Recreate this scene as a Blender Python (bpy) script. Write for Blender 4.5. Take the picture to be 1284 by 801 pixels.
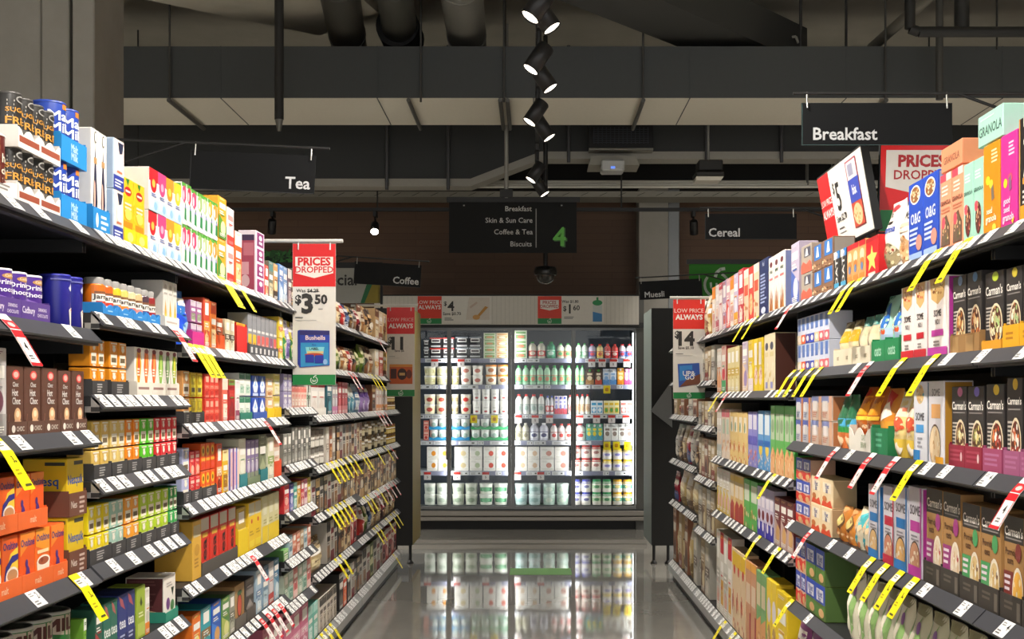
import bpy, bmesh, math, random
from mathutils import Vector, Matrix, Euler

for o in list(bpy.data.objects):
    bpy.data.objects.remove(o)
scene = bpy.context.scene
COL = scene.collection
RNG = random.Random(11)
PI = math.pi

# ------------------------------------------------------------------ camera, world, exposure
F, VX, VY, CH = 1640.0, 669.0, 500.0, 1.40      # focal length (px of a 1284 px wide frame), vanishing point, eye height
cam_data = bpy.data.cameras.new('camera')
cam_data.sensor_fit = 'HORIZONTAL'
cam_data.sensor_width = 36.0
cam_data.lens = F / 1284 * 36.0
cam_data.shift_x = -(VX - 642.0) / 1284
cam_data.shift_y = (VY - 400.5) / 1284
cam_data.clip_start = 0.05
cam = bpy.data.objects.new('camera', cam_data)
cam.location = (0, 0, CH)
cam.rotation_euler = (PI / 2, 0, 0)
COL.objects.link(cam)
scene.camera = cam

world = bpy.data.worlds.new('world')
scene.world = world
world.use_nodes = True
world.node_tree.nodes['Background'].inputs[0].default_value = (1.0, 0.98, 0.94, 1)
world.node_tree.nodes['Background'].inputs[1].default_value = 1.6

scene.view_settings.view_transform = 'Standard'
scene.view_settings.look = 'None'
scene.view_settings.gamma = 1.0
scene.view_settings.use_curve_mapping = False
scene.view_settings.exposure = 0.12
SPOT_W = 120.0          # each track spotlight
NEXT_W = 420.0          # unseen spots added over the next aisles, for bounce onto the ceiling
BACK_W = 26.0           # spots on the far track
FRIDGE_W = 2.3          # each LED strip of the fridge


# ------------------------------------------------------------------ materials
def lin(c):
    c = c / 255.0
    return c / 12.92 if c <= 0.04045 else ((c + 0.055) / 1.055) ** 2.4


def rgb(h):
    if isinstance(h, str):
        if len(h) == 3:
            h = ''.join(ch * 2 for ch in h)
        h = tuple(int(h[i:i + 2], 16) for i in (0, 2, 4))
    return (lin(h[0]), lin(h[1]), lin(h[2]), 1.0)


_mats = {}


def M(h, rough=0.45, metal=0.0, emit=0.0, var=0.05, spec=0.5):
    """A printed, painted or plastic surface: principled shader whose colour a fine noise varies a little."""
    key = (h, rough, metal, emit, var, spec)
    if key in _mats:
        return _mats[key]
    m = bpy.data.materials.new('surface_' + str(h))
    m.use_nodes = True
    nt = m.node_tree
    b = nt.nodes['Principled BSDF']
    col = rgb(h)
    b.inputs['Roughness'].default_value = rough
    b.inputs['Metallic'].default_value = metal
    b.inputs['Specular IOR Level'].default_value = spec
    if var > 0:
        tc = nt.nodes.new('ShaderNodeTexCoord')
        no = nt.nodes.new('ShaderNodeTexNoise')
        no.inputs['Scale'].default_value = 38.0
        no.inputs['Detail'].default_value = 2.0
        nt.links.new(tc.outputs['Object'], no.inputs['Vector'])
        mx = nt.nodes.new('ShaderNodeMix')
        mx.data_type = 'RGBA'
        mx.inputs[6].default_value = tuple(min(1, c * (1 + var)) for c in col[:3]) + (1,)
        mx.inputs[7].default_value = tuple(c * (1 - var) for c in col[:3]) + (1,)
        nt.links.new(no.outputs['Fac'], mx.inputs[0])
        nt.links.new(mx.outputs[2], b.inputs['Base Color'])
    else:
        b.inputs['Base Color'].default_value = col
    if emit > 0:
        b.inputs['Emission Color'].default_value = col
        b.inputs['Emission Strength'].default_value = emit
    _mats[key] = m
    return m


def mat_concrete(name, c0, c1, scale, rough, bump=0.0, rough_var=0.0):
    m = bpy.data.materials.new(name)
    m.use_nodes = True
    nt = m.node_tree
    b = nt.nodes['Principled BSDF']
    tc = nt.nodes.new('ShaderNodeTexCoord')
    n1 = nt.nodes.new('ShaderNodeTexNoise')
    n1.inputs['Scale'].default_value = scale
    n1.inputs['Detail'].default_value = 8
    n1.inputs['Roughness'].default_value = 0.65
    nt.links.new(tc.outputs['Object'], n1.inputs['Vector'])
    cr = nt.nodes.new('ShaderNodeValToRGB')
    cr.color_ramp.elements[0].position = 0.3
    cr.color_ramp.elements[0].color = rgb(c0)
    cr.color_ramp.elements[1].position = 0.7
    cr.color_ramp.elements[1].color = rgb(c1)
    nt.links.new(n1.outputs['Fac'], cr.inputs['Fac'])
    nt.links.new(cr.outputs['Color'], b.inputs['Base Color'])
    b.inputs['Roughness'].default_value = rough
    if rough_var:
        n2 = nt.nodes.new('ShaderNodeTexNoise')
        n2.inputs['Scale'].default_value = 1.3
        n2.inputs['Detail'].default_value = 5
        nt.links.new(tc.outputs['Object'], n2.inputs['Vector'])
        mr = nt.nodes.new('ShaderNodeMapRange')
        mr.inputs['To Min'].default_value = rough - rough_var
        mr.inputs['To Max'].default_value = rough + rough_var
        nt.links.new(n2.outputs['Fac'], mr.inputs['Value'])
        nt.links.new(mr.outputs['Result'], b.inputs['Roughness'])
    if bump:
        bp = nt.nodes.new('ShaderNodeBump')
        bp.inputs['Strength'].default_value = bump
        bp.inputs['Distance'].default_value = 0.01
        nt.links.new(n1.outputs['Fac'], bp.inputs['Height'])
        nt.links.new(bp.outputs['Normal'], b.inputs['Normal'])
    return m


def mat_cladding():
    """Brown timber-look boards laid in long staggered courses."""
    m = bpy.data.materials.new('brown_cladding')
    m.use_nodes = True
    nt = m.node_tree
    b = nt.nodes['Principled BSDF']
    tc = nt.nodes.new('ShaderNodeTexCoord')
    sp = nt.nodes.new('ShaderNodeSeparateXYZ')
    cb = nt.nodes.new('ShaderNodeCombineXYZ')
    nt.links.new(tc.outputs['Object'], sp.inputs[0])
    nt.links.new(sp.outputs[0], cb.inputs[0])
    nt.links.new(sp.outputs[2], cb.inputs[1])
    br = nt.nodes.new('ShaderNodeTexBrick')
    br.inputs['Color1'].default_value = rgb('6b503d')
    br.inputs['Color2'].default_value = rgb('644a39')
    br.inputs['Mortar'].default_value = rgb('583f31')
    br.inputs['Scale'].default_value = 1.0
    br.inputs['Mortar Size'].default_value = 0.003
    br.inputs['Brick Width'].default_value = 0.9
    br.inputs['Row Height'].default_value = 0.075
    nt.links.new(cb.outputs[0], br.inputs['Vector'])
    nt.links.new(br.outputs['Color'], b.inputs['Base Color'])
    b.inputs['Roughness'].default_value = 0.6
    return m


def mat_glass():
    m = bpy.data.materials.new('door_glass')
    m.use_nodes = True
    nt = m.node_tree
    nt.nodes.remove(nt.nodes['Principled BSDF'])
    out = nt.nodes['Material Output']
    tr = nt.nodes.new('ShaderNodeBsdfTransparent')
    tr.inputs[0].default_value = (0.95, 0.97, 0.97, 1)
    gl = nt.nodes.new('ShaderNodeBsdfGlossy')
    gl.inputs['Roughness'].default_value = 0.02
    fr = nt.nodes.new('ShaderNodeFresnel')
    fr.inputs[0].default_value = 1.35
    mx = nt.nodes.new('ShaderNodeMixShader')
    nt.links.new(fr.outputs[0], mx.inputs[0])
    nt.links.new(tr.outputs[0], mx.inputs[1])
    nt.links.new(gl.outputs[0], mx.inputs[2])
    nt.links.new(mx.outputs[0], out.inputs[0])
    return m


# ------------------------------------------------------------------ mesh collector
class G:
    def __init__(s):
        s.v, s.f, s.m, s.sm, s.mats = [], [], [], [], []

    def mi(s, mat):
        if isinstance(mat, str):
            mat = M(mat)
        if mat not in s.mats:
            s.mats.append(mat)
        return s.mats.index(mat)

    def face(s, pts, mat, smooth=False):
        n = len(s.v)
        s.v += [tuple(p) for p in pts]
        s.f.append(tuple(range(n, n + len(pts))))
        s.m.append(s.mi(mat))
        s.sm.append(smooth)

    def mesh_faces(s, verts, faces, mat, smooth=False):
        n = len(s.v)
        k = s.mi(mat)
        s.v += [tuple(p) for p in verts]
        for f in faces:
            s.f.append(tuple(n + i for i in f))
            s.m.append(k)
            s.sm.append(smooth)

    def box(s, x0, y0, z0, x1, y1, z1, mat, bev=0.0):
        x0, x1 = min(x0, x1), max(x0, x1)
        y0, y1 = min(y0, y1), max(y0, y1)
        z0, z1 = min(z0, z1), max(z0, z1)
        if bev > 0:
            bm = bmesh.new()
            bmesh.ops.create_cube(bm, size=1)
            for v in bm.verts:
                v.co = Vector((x0 + (v.co.x + .5) * (x1 - x0), y0 + (v.co.y + .5) * (y1 - y0), z0 + (v.co.z + .5) * (z1 - z0)))
            bmesh.ops.bevel(bm, geom=bm.edges[:], offset=bev, segments=1, affect='EDGES')
            bm.verts.index_update()
            s.mesh_faces([v.co[:] for v in bm.verts], [[v.index for v in f.verts] for f in bm.faces], mat)
            bm.free()
            return
        v = [(x0, y0, z0), (x1, y0, z0), (x1, y1, z0), (x0, y1, z0), (x0, y0, z1), (x1, y0, z1), (x1, y1, z1), (x0, y1, z1)]
        s.mesh_faces(v, [(0, 3, 2, 1), (4, 5, 6, 7), (0, 1, 5, 4), (1, 2, 6, 5), (2, 3, 7, 6), (3, 0, 4, 7)], mat)

    def prism(s, pts, dvec, mat):
        """Closed prism of a planar polygon pts swept by dvec."""
        n = len(pts)
        a = [Vector(p) for p in pts]
        b = [p + Vector(dvec) for p in a]
        fs = [tuple(range(n))[::-1], tuple(range(n, 2 * n))]
        for i in range(n):
            j = (i + 1) % n
            fs.append((i, j, n + j, n + i))
        s.mesh_faces([p[:] for p in a + b], fs, mat)

    def tube(s, p, q, r, mat, n=12, r2=None, caps=True):
        p, q = Vector(p), Vector(q)
        r2 = r if r2 is None else r2
        d = (q - p).normalized()
        a = d.orthogonal().normalized()
        b = d.cross(a)
        vs = []
        for c, rr in ((p, r), (q, r2)):
            for i in range(n):
                t = 2 * PI * i / n
                vs.append((c + (a * math.cos(t) + b * math.sin(t)) * rr)[:])
        fs = [(i, (i + 1) % n, n + (i + 1) % n, n + i) for i in range(n)]
        s.mesh_faces(vs, fs, mat, True)
        if caps:
            s.mesh_faces(vs, [tuple(range(n))[::-1], tuple(range(n, 2 * n))], mat)

    def path(s, pts, r, mat, n=8):
        for i in range(len(pts) - 1):
            s.tube(pts[i], pts[i + 1], r, mat, n)

    def lathe(s, prof, mat, n=18, cx=0.0, cy=0.0, sq=None):
        """Surface of revolution of (radius, z) pairs; sq squashes it in y."""
        vs, fs = [], []
        k = 1.0 if sq is None else sq
        for r, z in prof:
            for i in range(n):
                t = 2 * PI * i / n
                vs.append((cx + r * math.sin(t), cy - r * k * math.cos(t), z))
        for j in range(len(prof) - 1):
            for i in range(n):
                a, b = j * n + i, j * n + (i + 1) % n
                fs.append((a, b, b + n, a + n))
        s.mesh_faces(vs, fs, mat, True)
        s.mesh_faces(vs[:n], [tuple(range(n))[::-1]], mat)
        s.mesh_faces(vs[-n:], [tuple(range(n))], mat)

    def mesh(s, name):
        me = bpy.data.meshes.new(name)
        me.from_pydata(s.v, [], s.f)
        for mt in s.mats:
            me.materials.append(mt)
        me.polygons.foreach_set('material_index', s.m)
        me.polygons.foreach_set('use_smooth', s.sm)
        me.update()
        return me


def link(name, data, parent=None, loc=None, rot=None):
    o = bpy.data.objects.new(name, data)
    COL.objects.link(o)
    if parent is not None:
        o.parent = parent
    if loc is not None:
        o.location = loc
    if rot is not None:
        o.rotation_euler = rot
    return o


def part(name, g, parent, loc=None, rot=None, label=None):
    o = link(name, g.mesh(name), parent, loc, rot)
    if label:
        o['label'] = label
    return o


def tag(o, label, cat, group=None):
    o['label'] = label
    o['category'] = cat
    if group:
        o['group'] = group
    return o


def thing(name, label, cat, loc=(0, 0, 0), rot=(0, 0, 0), group=None):
    o = link(name, None, None, loc, rot)
    return tag(o, label, cat, group)


def solid(name, g, label, cat, loc=(0, 0, 0), rot=(0, 0, 0), group=None):
    return tag(link(name, g.mesh(name), None, loc, rot), label, cat, group)


def struct(name, g, mats=None):
    o = link(name, g.mesh(name))
    o['kind'] = 'structure'
    return o


def pt(px, py, Y):
    """The point at distance Y along the aisle that the photograph shows at (px, py)."""
    return Vector(((px - VX) * Y / F, Y, CH + (VY - py) * Y / F))


# ------------------------------------------------------------------ lettering
_txt = {}


def text_shape(s, bold):
    key = (s, bold)
    if key in _txt:
        return _txt[key]
    cu = bpy.data.curves.new('lettering', 'FONT')
    cu.body = s
    cu.size = 1.0
    cu.resolution_u = 2
    cu.fill_mode = 'FRONT'
    weight = {'H': 0.042, 'T': 0.018, 'V': 0.018}.get(bold, 0.006)
    cu.offset = 0.0 if 'M' in s else weight
    ob = bpy.data.objects.new('lettering', cu)
    COL.objects.link(ob)
    me = bpy.data.meshes.new_from_object(ob.evaluated_get(bpy.context.evaluated_depsgraph_get()))
    vs = [(v.co.x, v.co.y) for v in me.vertices]
    fs = [tuple(p.vertices) for p in me.polygons]
    bpy.data.objects.remove(ob)
    bpy.data.curves.remove(cu)
    bpy.data.meshes.remove(me)
    if vs:
        x0, x1 = min(v[0] for v in vs), max(v[0] for v in vs)
        y0, y1 = min(v[1] for v in vs), max(v[1] for v in vs)
        cx, cy = (x0 + x1) / 2, (y0 + y1) / 2
        hh = 0.73
        vs = [((x - cx) / hh, (y - cy) / hh) for x, y in vs]
        _txt[key] = (vs, fs, (x1 - x0) / hh)
    else:
        _txt[key] = ([], [], 0.1)
    return _txt[key]


# ------------------------------------------------------------------ printed art
def finer(vs, fs, maxlen):
    """Splits a flat drawing into pieces small enough to follow a curved pack."""
    bm = bmesh.new()
    vv = [bm.verts.new((x, y, 0)) for x, y in vs]
    for f in fs:
        try:
            bm.faces.new([vv[i] for i in f])
        except ValueError:
            pass
    bmesh.ops.triangulate(bm, faces=bm.faces[:])
    for _ in range(5):
        es = [e for e in bm.edges if e.calc_length() > maxlen]
        if not es:
            break
        bmesh.ops.subdivide_edges(bm, edges=es, cuts=1)
        bmesh.ops.triangulate(bm, faces=bm.faces[:])
    bm.verts.index_update()
    out = [(v.co.x, v.co.y) for v in bm.verts], [[v.index for v in f.verts] for f in bm.faces]
    bm.free()
    return out


def logo_strokes():
    out = []
    out.append(([(0.92 * math.cos(a), 0.92 * math.sin(a)) for a in [math.radians(d) for d in range(62, -232, -14)]], 0.2))
    out.append(([(-0.45, 0.15), (-0.42, -0.2), (-0.2, -0.42), (0.0, -0.2), (0.0, 0.1)], 0.16))
    out.append(([(0.0, -0.2), (0.2, -0.42), (0.42, -0.2), (0.45, 0.15)], 0.16))
    out.append(([(-0.1, 0.62), (0.0, 0.95), (0.3, 1.2), (0.62, 1.25)], 0.24))
    return out


def art(g, surf, w, h, spec, curved=False, start=1):
    """Draws the '|'-separated print elements of spec on a surface: surf(u, v, off) gives the point of the pack's face."""
    if not spec:
        return
    raw = surf

    def surf(u, v, o):
        return raw(min(max(u, .003), .997), min(max(v, .003), .997), o)
    layer = start
    for e in spec.split('|'):
        q = e.split()
        if not q:
            continue
        off = 0.00022 * layer
        layer += 1
        k = q[0]
        if k == 'R':
            u0, v0, u1, v1 = map(float, q[1:5])
            nx = max(1, int(12 * (u1 - u0))) if curved else 1
            nz = max(1, int(10 * (v1 - v0))) if curved == 2 else 1
            vs = [surf(u0 + (u1 - u0) * i / nx, v0 + (v1 - v0) * j / nz, off) for j in range(nz + 1) for i in range(nx + 1)]
            fs = [(j * (nx + 1) + i, j * (nx + 1) + i + 1, (j + 1) * (nx + 1) + i + 1, (j + 1) * (nx + 1) + i) for j in range(nz) for i in range(nx)]
            g.mesh_faces(vs, fs, M(q[5]))
        elif k == 'E':
            u, v, ru, rv = map(float, q[1:5])
            n = 18
            rings = (0.0, 0.35, 0.7, 1.0) if curved else (0.0, 1.0)
            vs = [surf(u, v, off)]
            for r in rings[1:]:
                vs += [surf(u + ru * r * math.cos(2 * PI * i / n), v + rv * r * math.sin(2 * PI * i / n), off) for i in range(n)]
            fs = [(0, 1 + i, 1 + (i + 1) % n) for i in range(n)]
            for j in range(len(rings) - 2):
                a = 1 + j * n
                fs += [(a + i, a + n + i, a + n + (i + 1) % n, a + (i + 1) % n) for i in range(n)]
            g.mesh_faces(vs, fs, M(q[5]))
        elif k in 'TtVH':
            u, v, size = map(float, q[1:4])
            s = ' '.join(q[5:]).replace('_', ' ')
            vs, fs, tw = text_shape(s, k)
            if curved:
                vs, fs = finer(vs, fs, .32)
            b_ = {'H': 0.055, 'T': 0.024, 'V': 0.024}.get(k, 0.008) if 'M' in s else 0
            # the letter M only fills cleanly unbroadened: such words are broadened by stacked, slightly shifted impressions
            for j, (dx, dy) in enumerate(((0, 0), (b_, b_), (-b_, -b_), (b_, -b_), (-b_, b_)) if b_ else ((0, 0),)):
                o2 = off + .00003 * j
                if k == 'V':
                    sc = min(size * w, 0.92 * h / max(tw, .1))
                    pts = [surf(u - (y + dy) * sc / w, v + (x + dx) * sc / h, o2) for x, y in vs]
                else:
                    sc = min(size * h, (0.8 if curved == 1 else 0.92) * w / max(tw, .1))
                    pts = [surf(u + (x + dx) * sc / w, v + (y + dy) * sc / h, o2) for x, y in vs]
                g.mesh_faces(pts, fs, M(q[4]))
        elif k == 'L':
            u0, v0, u1, n, step = map(float, q[1:6])
            rr = random.Random(int(v0 * 1000) + int(n))
            for i in range(int(n)):
                b = v0 - i * step
                e1 = u1 - (u1 - u0) * rr.uniform(0, .35)
                g.face([surf(u0, b - step * .5, off), surf(e1, b - step * .5, off), surf(e1, b, off), surf(u0, b, off)], M(q[6]))
        elif k == 'P':
            c = list(map(float, q[2:]))
            if curved:
                vs, fs = finer([(c[i], c[i + 1]) for i in range(0, len(c), 2)], [range(len(c) // 2)], .12)
                g.mesh_faces([surf(u, v, off) for u, v in vs], fs, M(q[1]))
            else:
                g.face([surf(c[i], c[i + 1], off) for i in range(0, len(c), 2)], M(q[1]))
        elif k == 'K':
            u, v, size = map(float, q[1:4])
            for pts, wd in logo_strokes():
                for i in range(len(pts) - 1):
                    a, b = Vector(pts[i]), Vector(pts[i + 1])
                    d = (b - a).normalized()
                    nrm = Vector((-d.y, d.x)) * wd / 2
                    a2, b2 = a - d * .04, b + d * .04
                    quad = [a2 - nrm, b2 - nrm, b2 + nrm, a2 + nrm]
                    g.face([surf(u + p.x * size * h / w, v + p.y * size, off) for p in quad], M(q[4]))
        elif k == 'S':
            # scatter of small flakes in an ellipse: muesli, tea, berries
            u, v, ru, rv = map(float, q[1:5])
            n = int(q[5])
            cols = q[6:]
            rr = random.Random(n * 7 + int(u * 100))
            for i in range(n):
                a, r = rr.uniform(0, 2 * PI), math.sqrt(rr.random())
                cu, cv = u + ru * r * math.cos(a), v + rv * r * math.sin(a)
                s1 = rr.uniform(.1, .24)
                t0 = rr.uniform(0, PI)
                poly = [surf(cu + ru * s1 * math.cos(t0 + j * PI / 3), cv + rv * s1 * math.sin(t0 + j * PI / 3), off + .00001 * i) for j in range(6)]
                g.face(poly, M(cols[i % len(cols)]))


# ------------------------------------------------------------------ pack shapes: local frame has its face at y = 0 looking to -y
def shape_box(g, w, h, d, base, side=None):
    hw = w / 2
    g.box(-hw, 0, 0, hw, d, h, M(base), bev=min(0.0018, w * .03))
    if side:
        for sx in (-hw, hw):
            o = -.0003 if sx < 0 else .0003
            g.face([(sx + o, .004, .004), (sx + o, d - .004, .004), (sx + o, d - .004, h - .004), (sx + o, .004, h - .004)], M(side))
    return lambda u, v, o: ((u - .5) * w, -o, v * h)


def surf_can(w, h):
    r = w / 2
    return lambda u, v, o: ((r + o) * math.sin((u - .5) * PI * .94), r - (r + o) * math.cos((u - .5) * PI * .94), v * h)


def shape_can(g, w, h, d, base, side=None):
    r = w / 2
    g.lathe([(r * .96, 0), (r, .003), (r, h * .97), (r * .97, h)], M(base, .35), 22, 0, r)
    return surf_can(w, h)


def shape_tub(g, w, h, d, base, side=None):
    r = w / 2
    g.lathe([(r * .84, 0), (r * .86, .003), (r * .98, h * .9)], M(base, .4), 18, 0, r)
    return lambda u, v, o: ((r * (.86 + .12 * v) + o) * math.sin((u - .5) * PI * .9), r - (r * (.86 + .12 * v) + o) * math.cos((u - .5) * PI * .9), v * h * .9)


def shape_jar(g, w, h, d, base, side=None):
    r = w / 2
    g.lathe([(r * .9, 0), (r, .006), (r, h * .74), (r * .93, h * .8), (r * .8, h * .84)], M(base, .25), 20, 0, r)
    return surf_can(w, h)


def shape_bottle(g, w, h, d, base, side=None):
    r = w / 2
    g.lathe([(r * .9, 0), (r, .008), (r, h * .64), (r * .95, h * .72), (r * .66, h * .83), (r * .42, h * .88), (r * .4, h * .92)], M(base, .3), 16, 0, r)
    return surf_can(w, h)


def shape_pouch(g, w, h, d, base, side=None):
    def prof(v):
        return .72 + .28 * min(1, v / .3) if v < .35 else max(0.04, 1 - ((v - .35) / .65) ** 2.2)

    def pt_(u, v, o, sgn):
        t = max(0.0, 1 - abs(2 * u - 1) ** 2.6) ** .6
        b = d / 2 * t * prof(v)
        ww = w * (1 - .10 * max(0, v - .6) / .4)
        wob = .003 * math.sin(v * 17 + u * 5) + .0035
        return ((u - .5) * ww, d / 2 + sgn * (b + o) + wob * t, v * h)
    nu, nv = 8, 10
    for sgn in (-1, 1):
        vs = [pt_(i / nu, j / nv, 0, sgn) for j in range(nv + 1) for i in range(nu + 1)]
        fs = [(j * (nu + 1) + i, j * (nu + 1) + i + 1, (j + 1) * (nu + 1) + i + 1, (j + 1) * (nu + 1) + i) for j in range(nv) for i in range(nu)]
        if sgn > 0:
            fs = [f[::-1] for f in fs]
        g.mesh_faces(vs, fs, M(base, .3), True)
    for j in (0, nv):
        row = [pt_(i / nu, j / nv, 0, -1) for i in range(nu + 1)] + [pt_(i / nu, j / nv, 0, 1) for i in range(nu, -1, -1)]
        g.face(row, M(base, .3))
    return lambda u, v, o: pt_(u, v, o + .0004, -1)


def shape_carton(g, w, h, d, base, side=None):
    hw = w / 2
    s = h * .8
    g.box(-hw, 0, 0, hw, d, s, M(base), bev=.001)
    g.prism([(-hw, 0.001, s), (-hw, d - .001, s), (-hw, d / 2 + .003, h * .95), (-hw, d / 2 - .003, h * .95)], (w, 0, 0), M(base))
    g.box(-hw, d / 2 - .002, h * .94, hw, d / 2 + .002, h, M(base))
    return lambda u, v, o: ((u - .5) * w, -o, v * s)


SHAPES = dict(box=(shape_box, False), can=(shape_can, 1), tub=(shape_tub, 1), jar=(shape_jar, 1), bottle=(shape_bottle, 1),
              pouch=(shape_pouch, 2), carton=(shape_carton, False))


class D:
    """A product's design: kind of thing, how it looks, shape, base colour, print, optional lid colour and depth."""
    def __init__(s, name, look, shape, base, spec='', lid=None, d=None, side=None, cat=None, side_art=None):
        s.name, s.look, s.shape, s.base, s.spec, s.lid, s.d, s.side = name, look, shape, base, spec, lid, d, side
        s.cat = cat or name.split('_')[-1]
        s.side_art = side_art
        s.cache = {}

    def meshes(s, w, h, d):
        key = (round(w, 4), round(h, 4))
        if key in s.cache:
            return s.cache[key]
        fn, curved = SHAPES[s.shape]
        g = G()
        surf = fn(g, w, h, d, s.base, s.side)
        art(g, surf, w, h, s.spec, curved)
        if s.side_art:
            art(g, lambda u, v, o: (-w / 2 - o - .0004, (1 - u) * d, v * h), d, h, s.side_art)
        lid = None
        if s.lid:
            lg = G()
            r = w / 2
            if s.shape == 'can':
                lg.lathe([(r * 1.02, h * .975), (r * 1.02, h * .998), (r * .97, h + .002), (r * .9, h)], M(s.lid, .35), 22, 0, r)
            elif s.shape == 'tub':
                lg.lathe([(r, h * .9), (r, h * .97), (r * .96, h)], M(s.lid, .35), 18, 0, r)
            elif s.shape == 'jar':
                lg.lathe([(r * .86, h * .82), (r * .88, h * .97), (r * .82, h)], M(s.lid, .3), 20, 0, r)
            elif s.shape == 'bottle':
                lg.lathe([(r * .46, h * .9), (r * .46, h * .985), (r * .4, h)], M(s.lid, .3), 14, 0, r)
            elif s.shape == 'carton':
                lg.tube((0, d * .2, h * .86), (0, d * .2 - .02, h * .9), .012, M(s.lid, .3), 12)
            lid = lg.mesh('lid')
        s.cache[key] = (g.mesh(s.name), lid)
        return s.cache[key]
# ------------------------------------------------------------------ the hall
FLOOR = mat_concrete('polished_concrete', '84827c', '97958e', 1.1, 0.04, 0.0, 0.02)
SLAB = mat_concrete('concrete_slab', 'a6a296', 'bcb7aa', 0.9, 0.85, 0.15)
GREY_CONC = mat_concrete('column_concrete', '827e76', '96928a', 1.6, 0.8, 0.1)

g = G()
g.box(-9, -4, -.12, 9, 16.5, 0, FLOOR)
struct('floor', g)
g = G()
g.box(-9, -4, 4.9, 9, 16.5, 5.1, SLAB)
struct('ceiling', g)
g = G()
g.box(-9, 15.0, 0, 9, 15.15, 4.9, mat_cladding())
struct('wall_back', g)
for k, s in (('left', -1), ('right', 1)):
    g = G()
    g.box(s * 8.6, -4, 0, s * 8.75, 15.0, 4.9, M('b5ada0', .8))
    struct('wall_' + k, g)
# a lowered slab edge running diagonally over the tea side
g = G()
g.prism([(-4.6, 6.0, 4.62), (-2.35, 6.0, 4.62), (-1.3, 10.9, 4.62), (-1.9, 11.6, 4.62), (-4.6, 9.3, 4.62)], (0, 0, .28), SLAB)
struct('trim_1', g)

# columns
g = G()
Yc = 6.85
xr = (118 - VX) * Yc / F
g.box(xr - .115, Yc, 0, xr, Yc + .5, 4.9, GREY_CONC, bev=.006)
g.box(xr - .28, Yc + .01, 0, xr - .135, Yc + .5, 4.9, GREY_CONC, bev=.006)
g.box(xr - 1.0, Yc + .03, 0, xr - .29, Yc + .6, 4.9, GREY_CONC, bev=.006)
g.box(xr - .135, Yc + .05, 0, xr - .115, Yc + .45, 4.9, M('3a3936', .8))
o = struct('trim_2', g)
g = G()
a, b = pt(801, 300, 14.6), pt(838, 300, 14.6)
g.box(a.x, 14.6, 0, b.x, 14.98, 4.9, mat_concrete('pale_column', 'a6a39b', 'bab6ae', 1.6, .8, .1), bev=.01)
g.box(b.x, 14.66, 0, pt(853, 300, 14.6).x, 14.98, 4.9, M('8d9092', .35, .3), bev=.01)
struct('trim_3', g)


# ------------------------------------------------------------------ ceiling services
def duct(name, label, x0, x1, y0, y1, z0, z1, mat, under, group=None):
    t = thing(name, label, 'duct', ((x0 + x1) / 2, (y0 + y1) / 2, z0), group=group)
    g = G()
    g.box(x0, y0, z0 + .004, x1, y1, z1, mat)
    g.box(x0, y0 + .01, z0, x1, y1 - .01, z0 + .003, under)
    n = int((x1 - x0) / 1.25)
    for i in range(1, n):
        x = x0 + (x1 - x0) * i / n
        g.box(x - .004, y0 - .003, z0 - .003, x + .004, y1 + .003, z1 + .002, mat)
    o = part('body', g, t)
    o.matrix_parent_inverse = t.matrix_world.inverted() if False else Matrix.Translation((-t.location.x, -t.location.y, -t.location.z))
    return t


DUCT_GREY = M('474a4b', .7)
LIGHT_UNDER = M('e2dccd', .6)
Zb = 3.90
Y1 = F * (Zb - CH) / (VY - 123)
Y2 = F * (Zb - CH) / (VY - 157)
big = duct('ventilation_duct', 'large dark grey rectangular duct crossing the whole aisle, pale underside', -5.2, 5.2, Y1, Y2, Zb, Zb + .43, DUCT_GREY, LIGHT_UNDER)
# trapeze straps and drop rods of the big duct
for px, kind in ((214, 0), (513, 0), (632, 1), (806, 0), (1109, 0)):
    g = G()
    p = pt(px, 123, Y1)
    for dx in ((-.03, .03) if kind else (0,)):
        g.tube((p.x + dx - big.location.x, Y1 - .06 - big.location.y, -.03), (p.x + dx - big.location.x, Y2 + .02 - big.location.y, -.03), .018, M('5b5a56', .5, .3), 8)
    p.x += .1 if px == 513 else 0
    g.tube((p.x - big.location.x, Y1 - .03 - big.location.y, -.04), (p.x - big.location.x, Y1 - .03 - big.location.y, .98), .009, M('4c4b49', .5, .3), 8)
    part('hanger', g, big)

# second duct, stepped: deep on the tea side, shallow on the cereal side
t = thing('ventilation_duct', 'dark stepped duct with thin pale bottom edge behind the large duct', 'duct', (0, 13.0, 3.6))
g = G()
Yd = 13.0
zl, zr, zt = 1.4 + 274 * Yd / F, 1.4 + 308 * Yd / F, 4.32
xa, xb = pt(590, 0, Yd).x, pt(678, 0, Yd).x
prof = [(-5.2, zl), (xa, zl), (xb, zr), (5.2, zr), (5.2, zt), (-5.2, zt)]
g.prism([(x, 0, z - 3.6) for x, z in prof], (0, .25, 0), M('3c3e3f', .75))
part('body', g, t)
g = G()
pr = prof[:4]
for i in range(3):
    (x0, z0), (x1, z1) = pr[i], pr[i + 1]
    g.prism([(x0, -.01, z0 - 3.66), (x1, -.01, z1 - 3.66), (x1, -.01, z1 - 3.585), (x0, -.01, z0 - 3.585)], (0, .27, 0), M('a5a299', .6))
part('edge_trim', g, t, label='pale sheet metal edge')
for px in (485, 562, 713, 886, 980):
    g = G()
    p = pt(px, 0, Yd - .04)
    zz = zl if px < 600 else zr
    g.tube((p.x, -.04, zz - 3.7), (p.x, -.04, 1.3), .018, M('57575a', .5, .3), 8)
    part('hanger', g, t)

# black zone behind the shallow half of the duct
g = G()
g.box(-5.2, 14.1, 3.75, 5.2, 14.9, 4.6, M('1b1b1c', .9))
solid('bulkhead', g, 'black painted bulkhead above the cable trays at the back wall', 'bulkhead')

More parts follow.
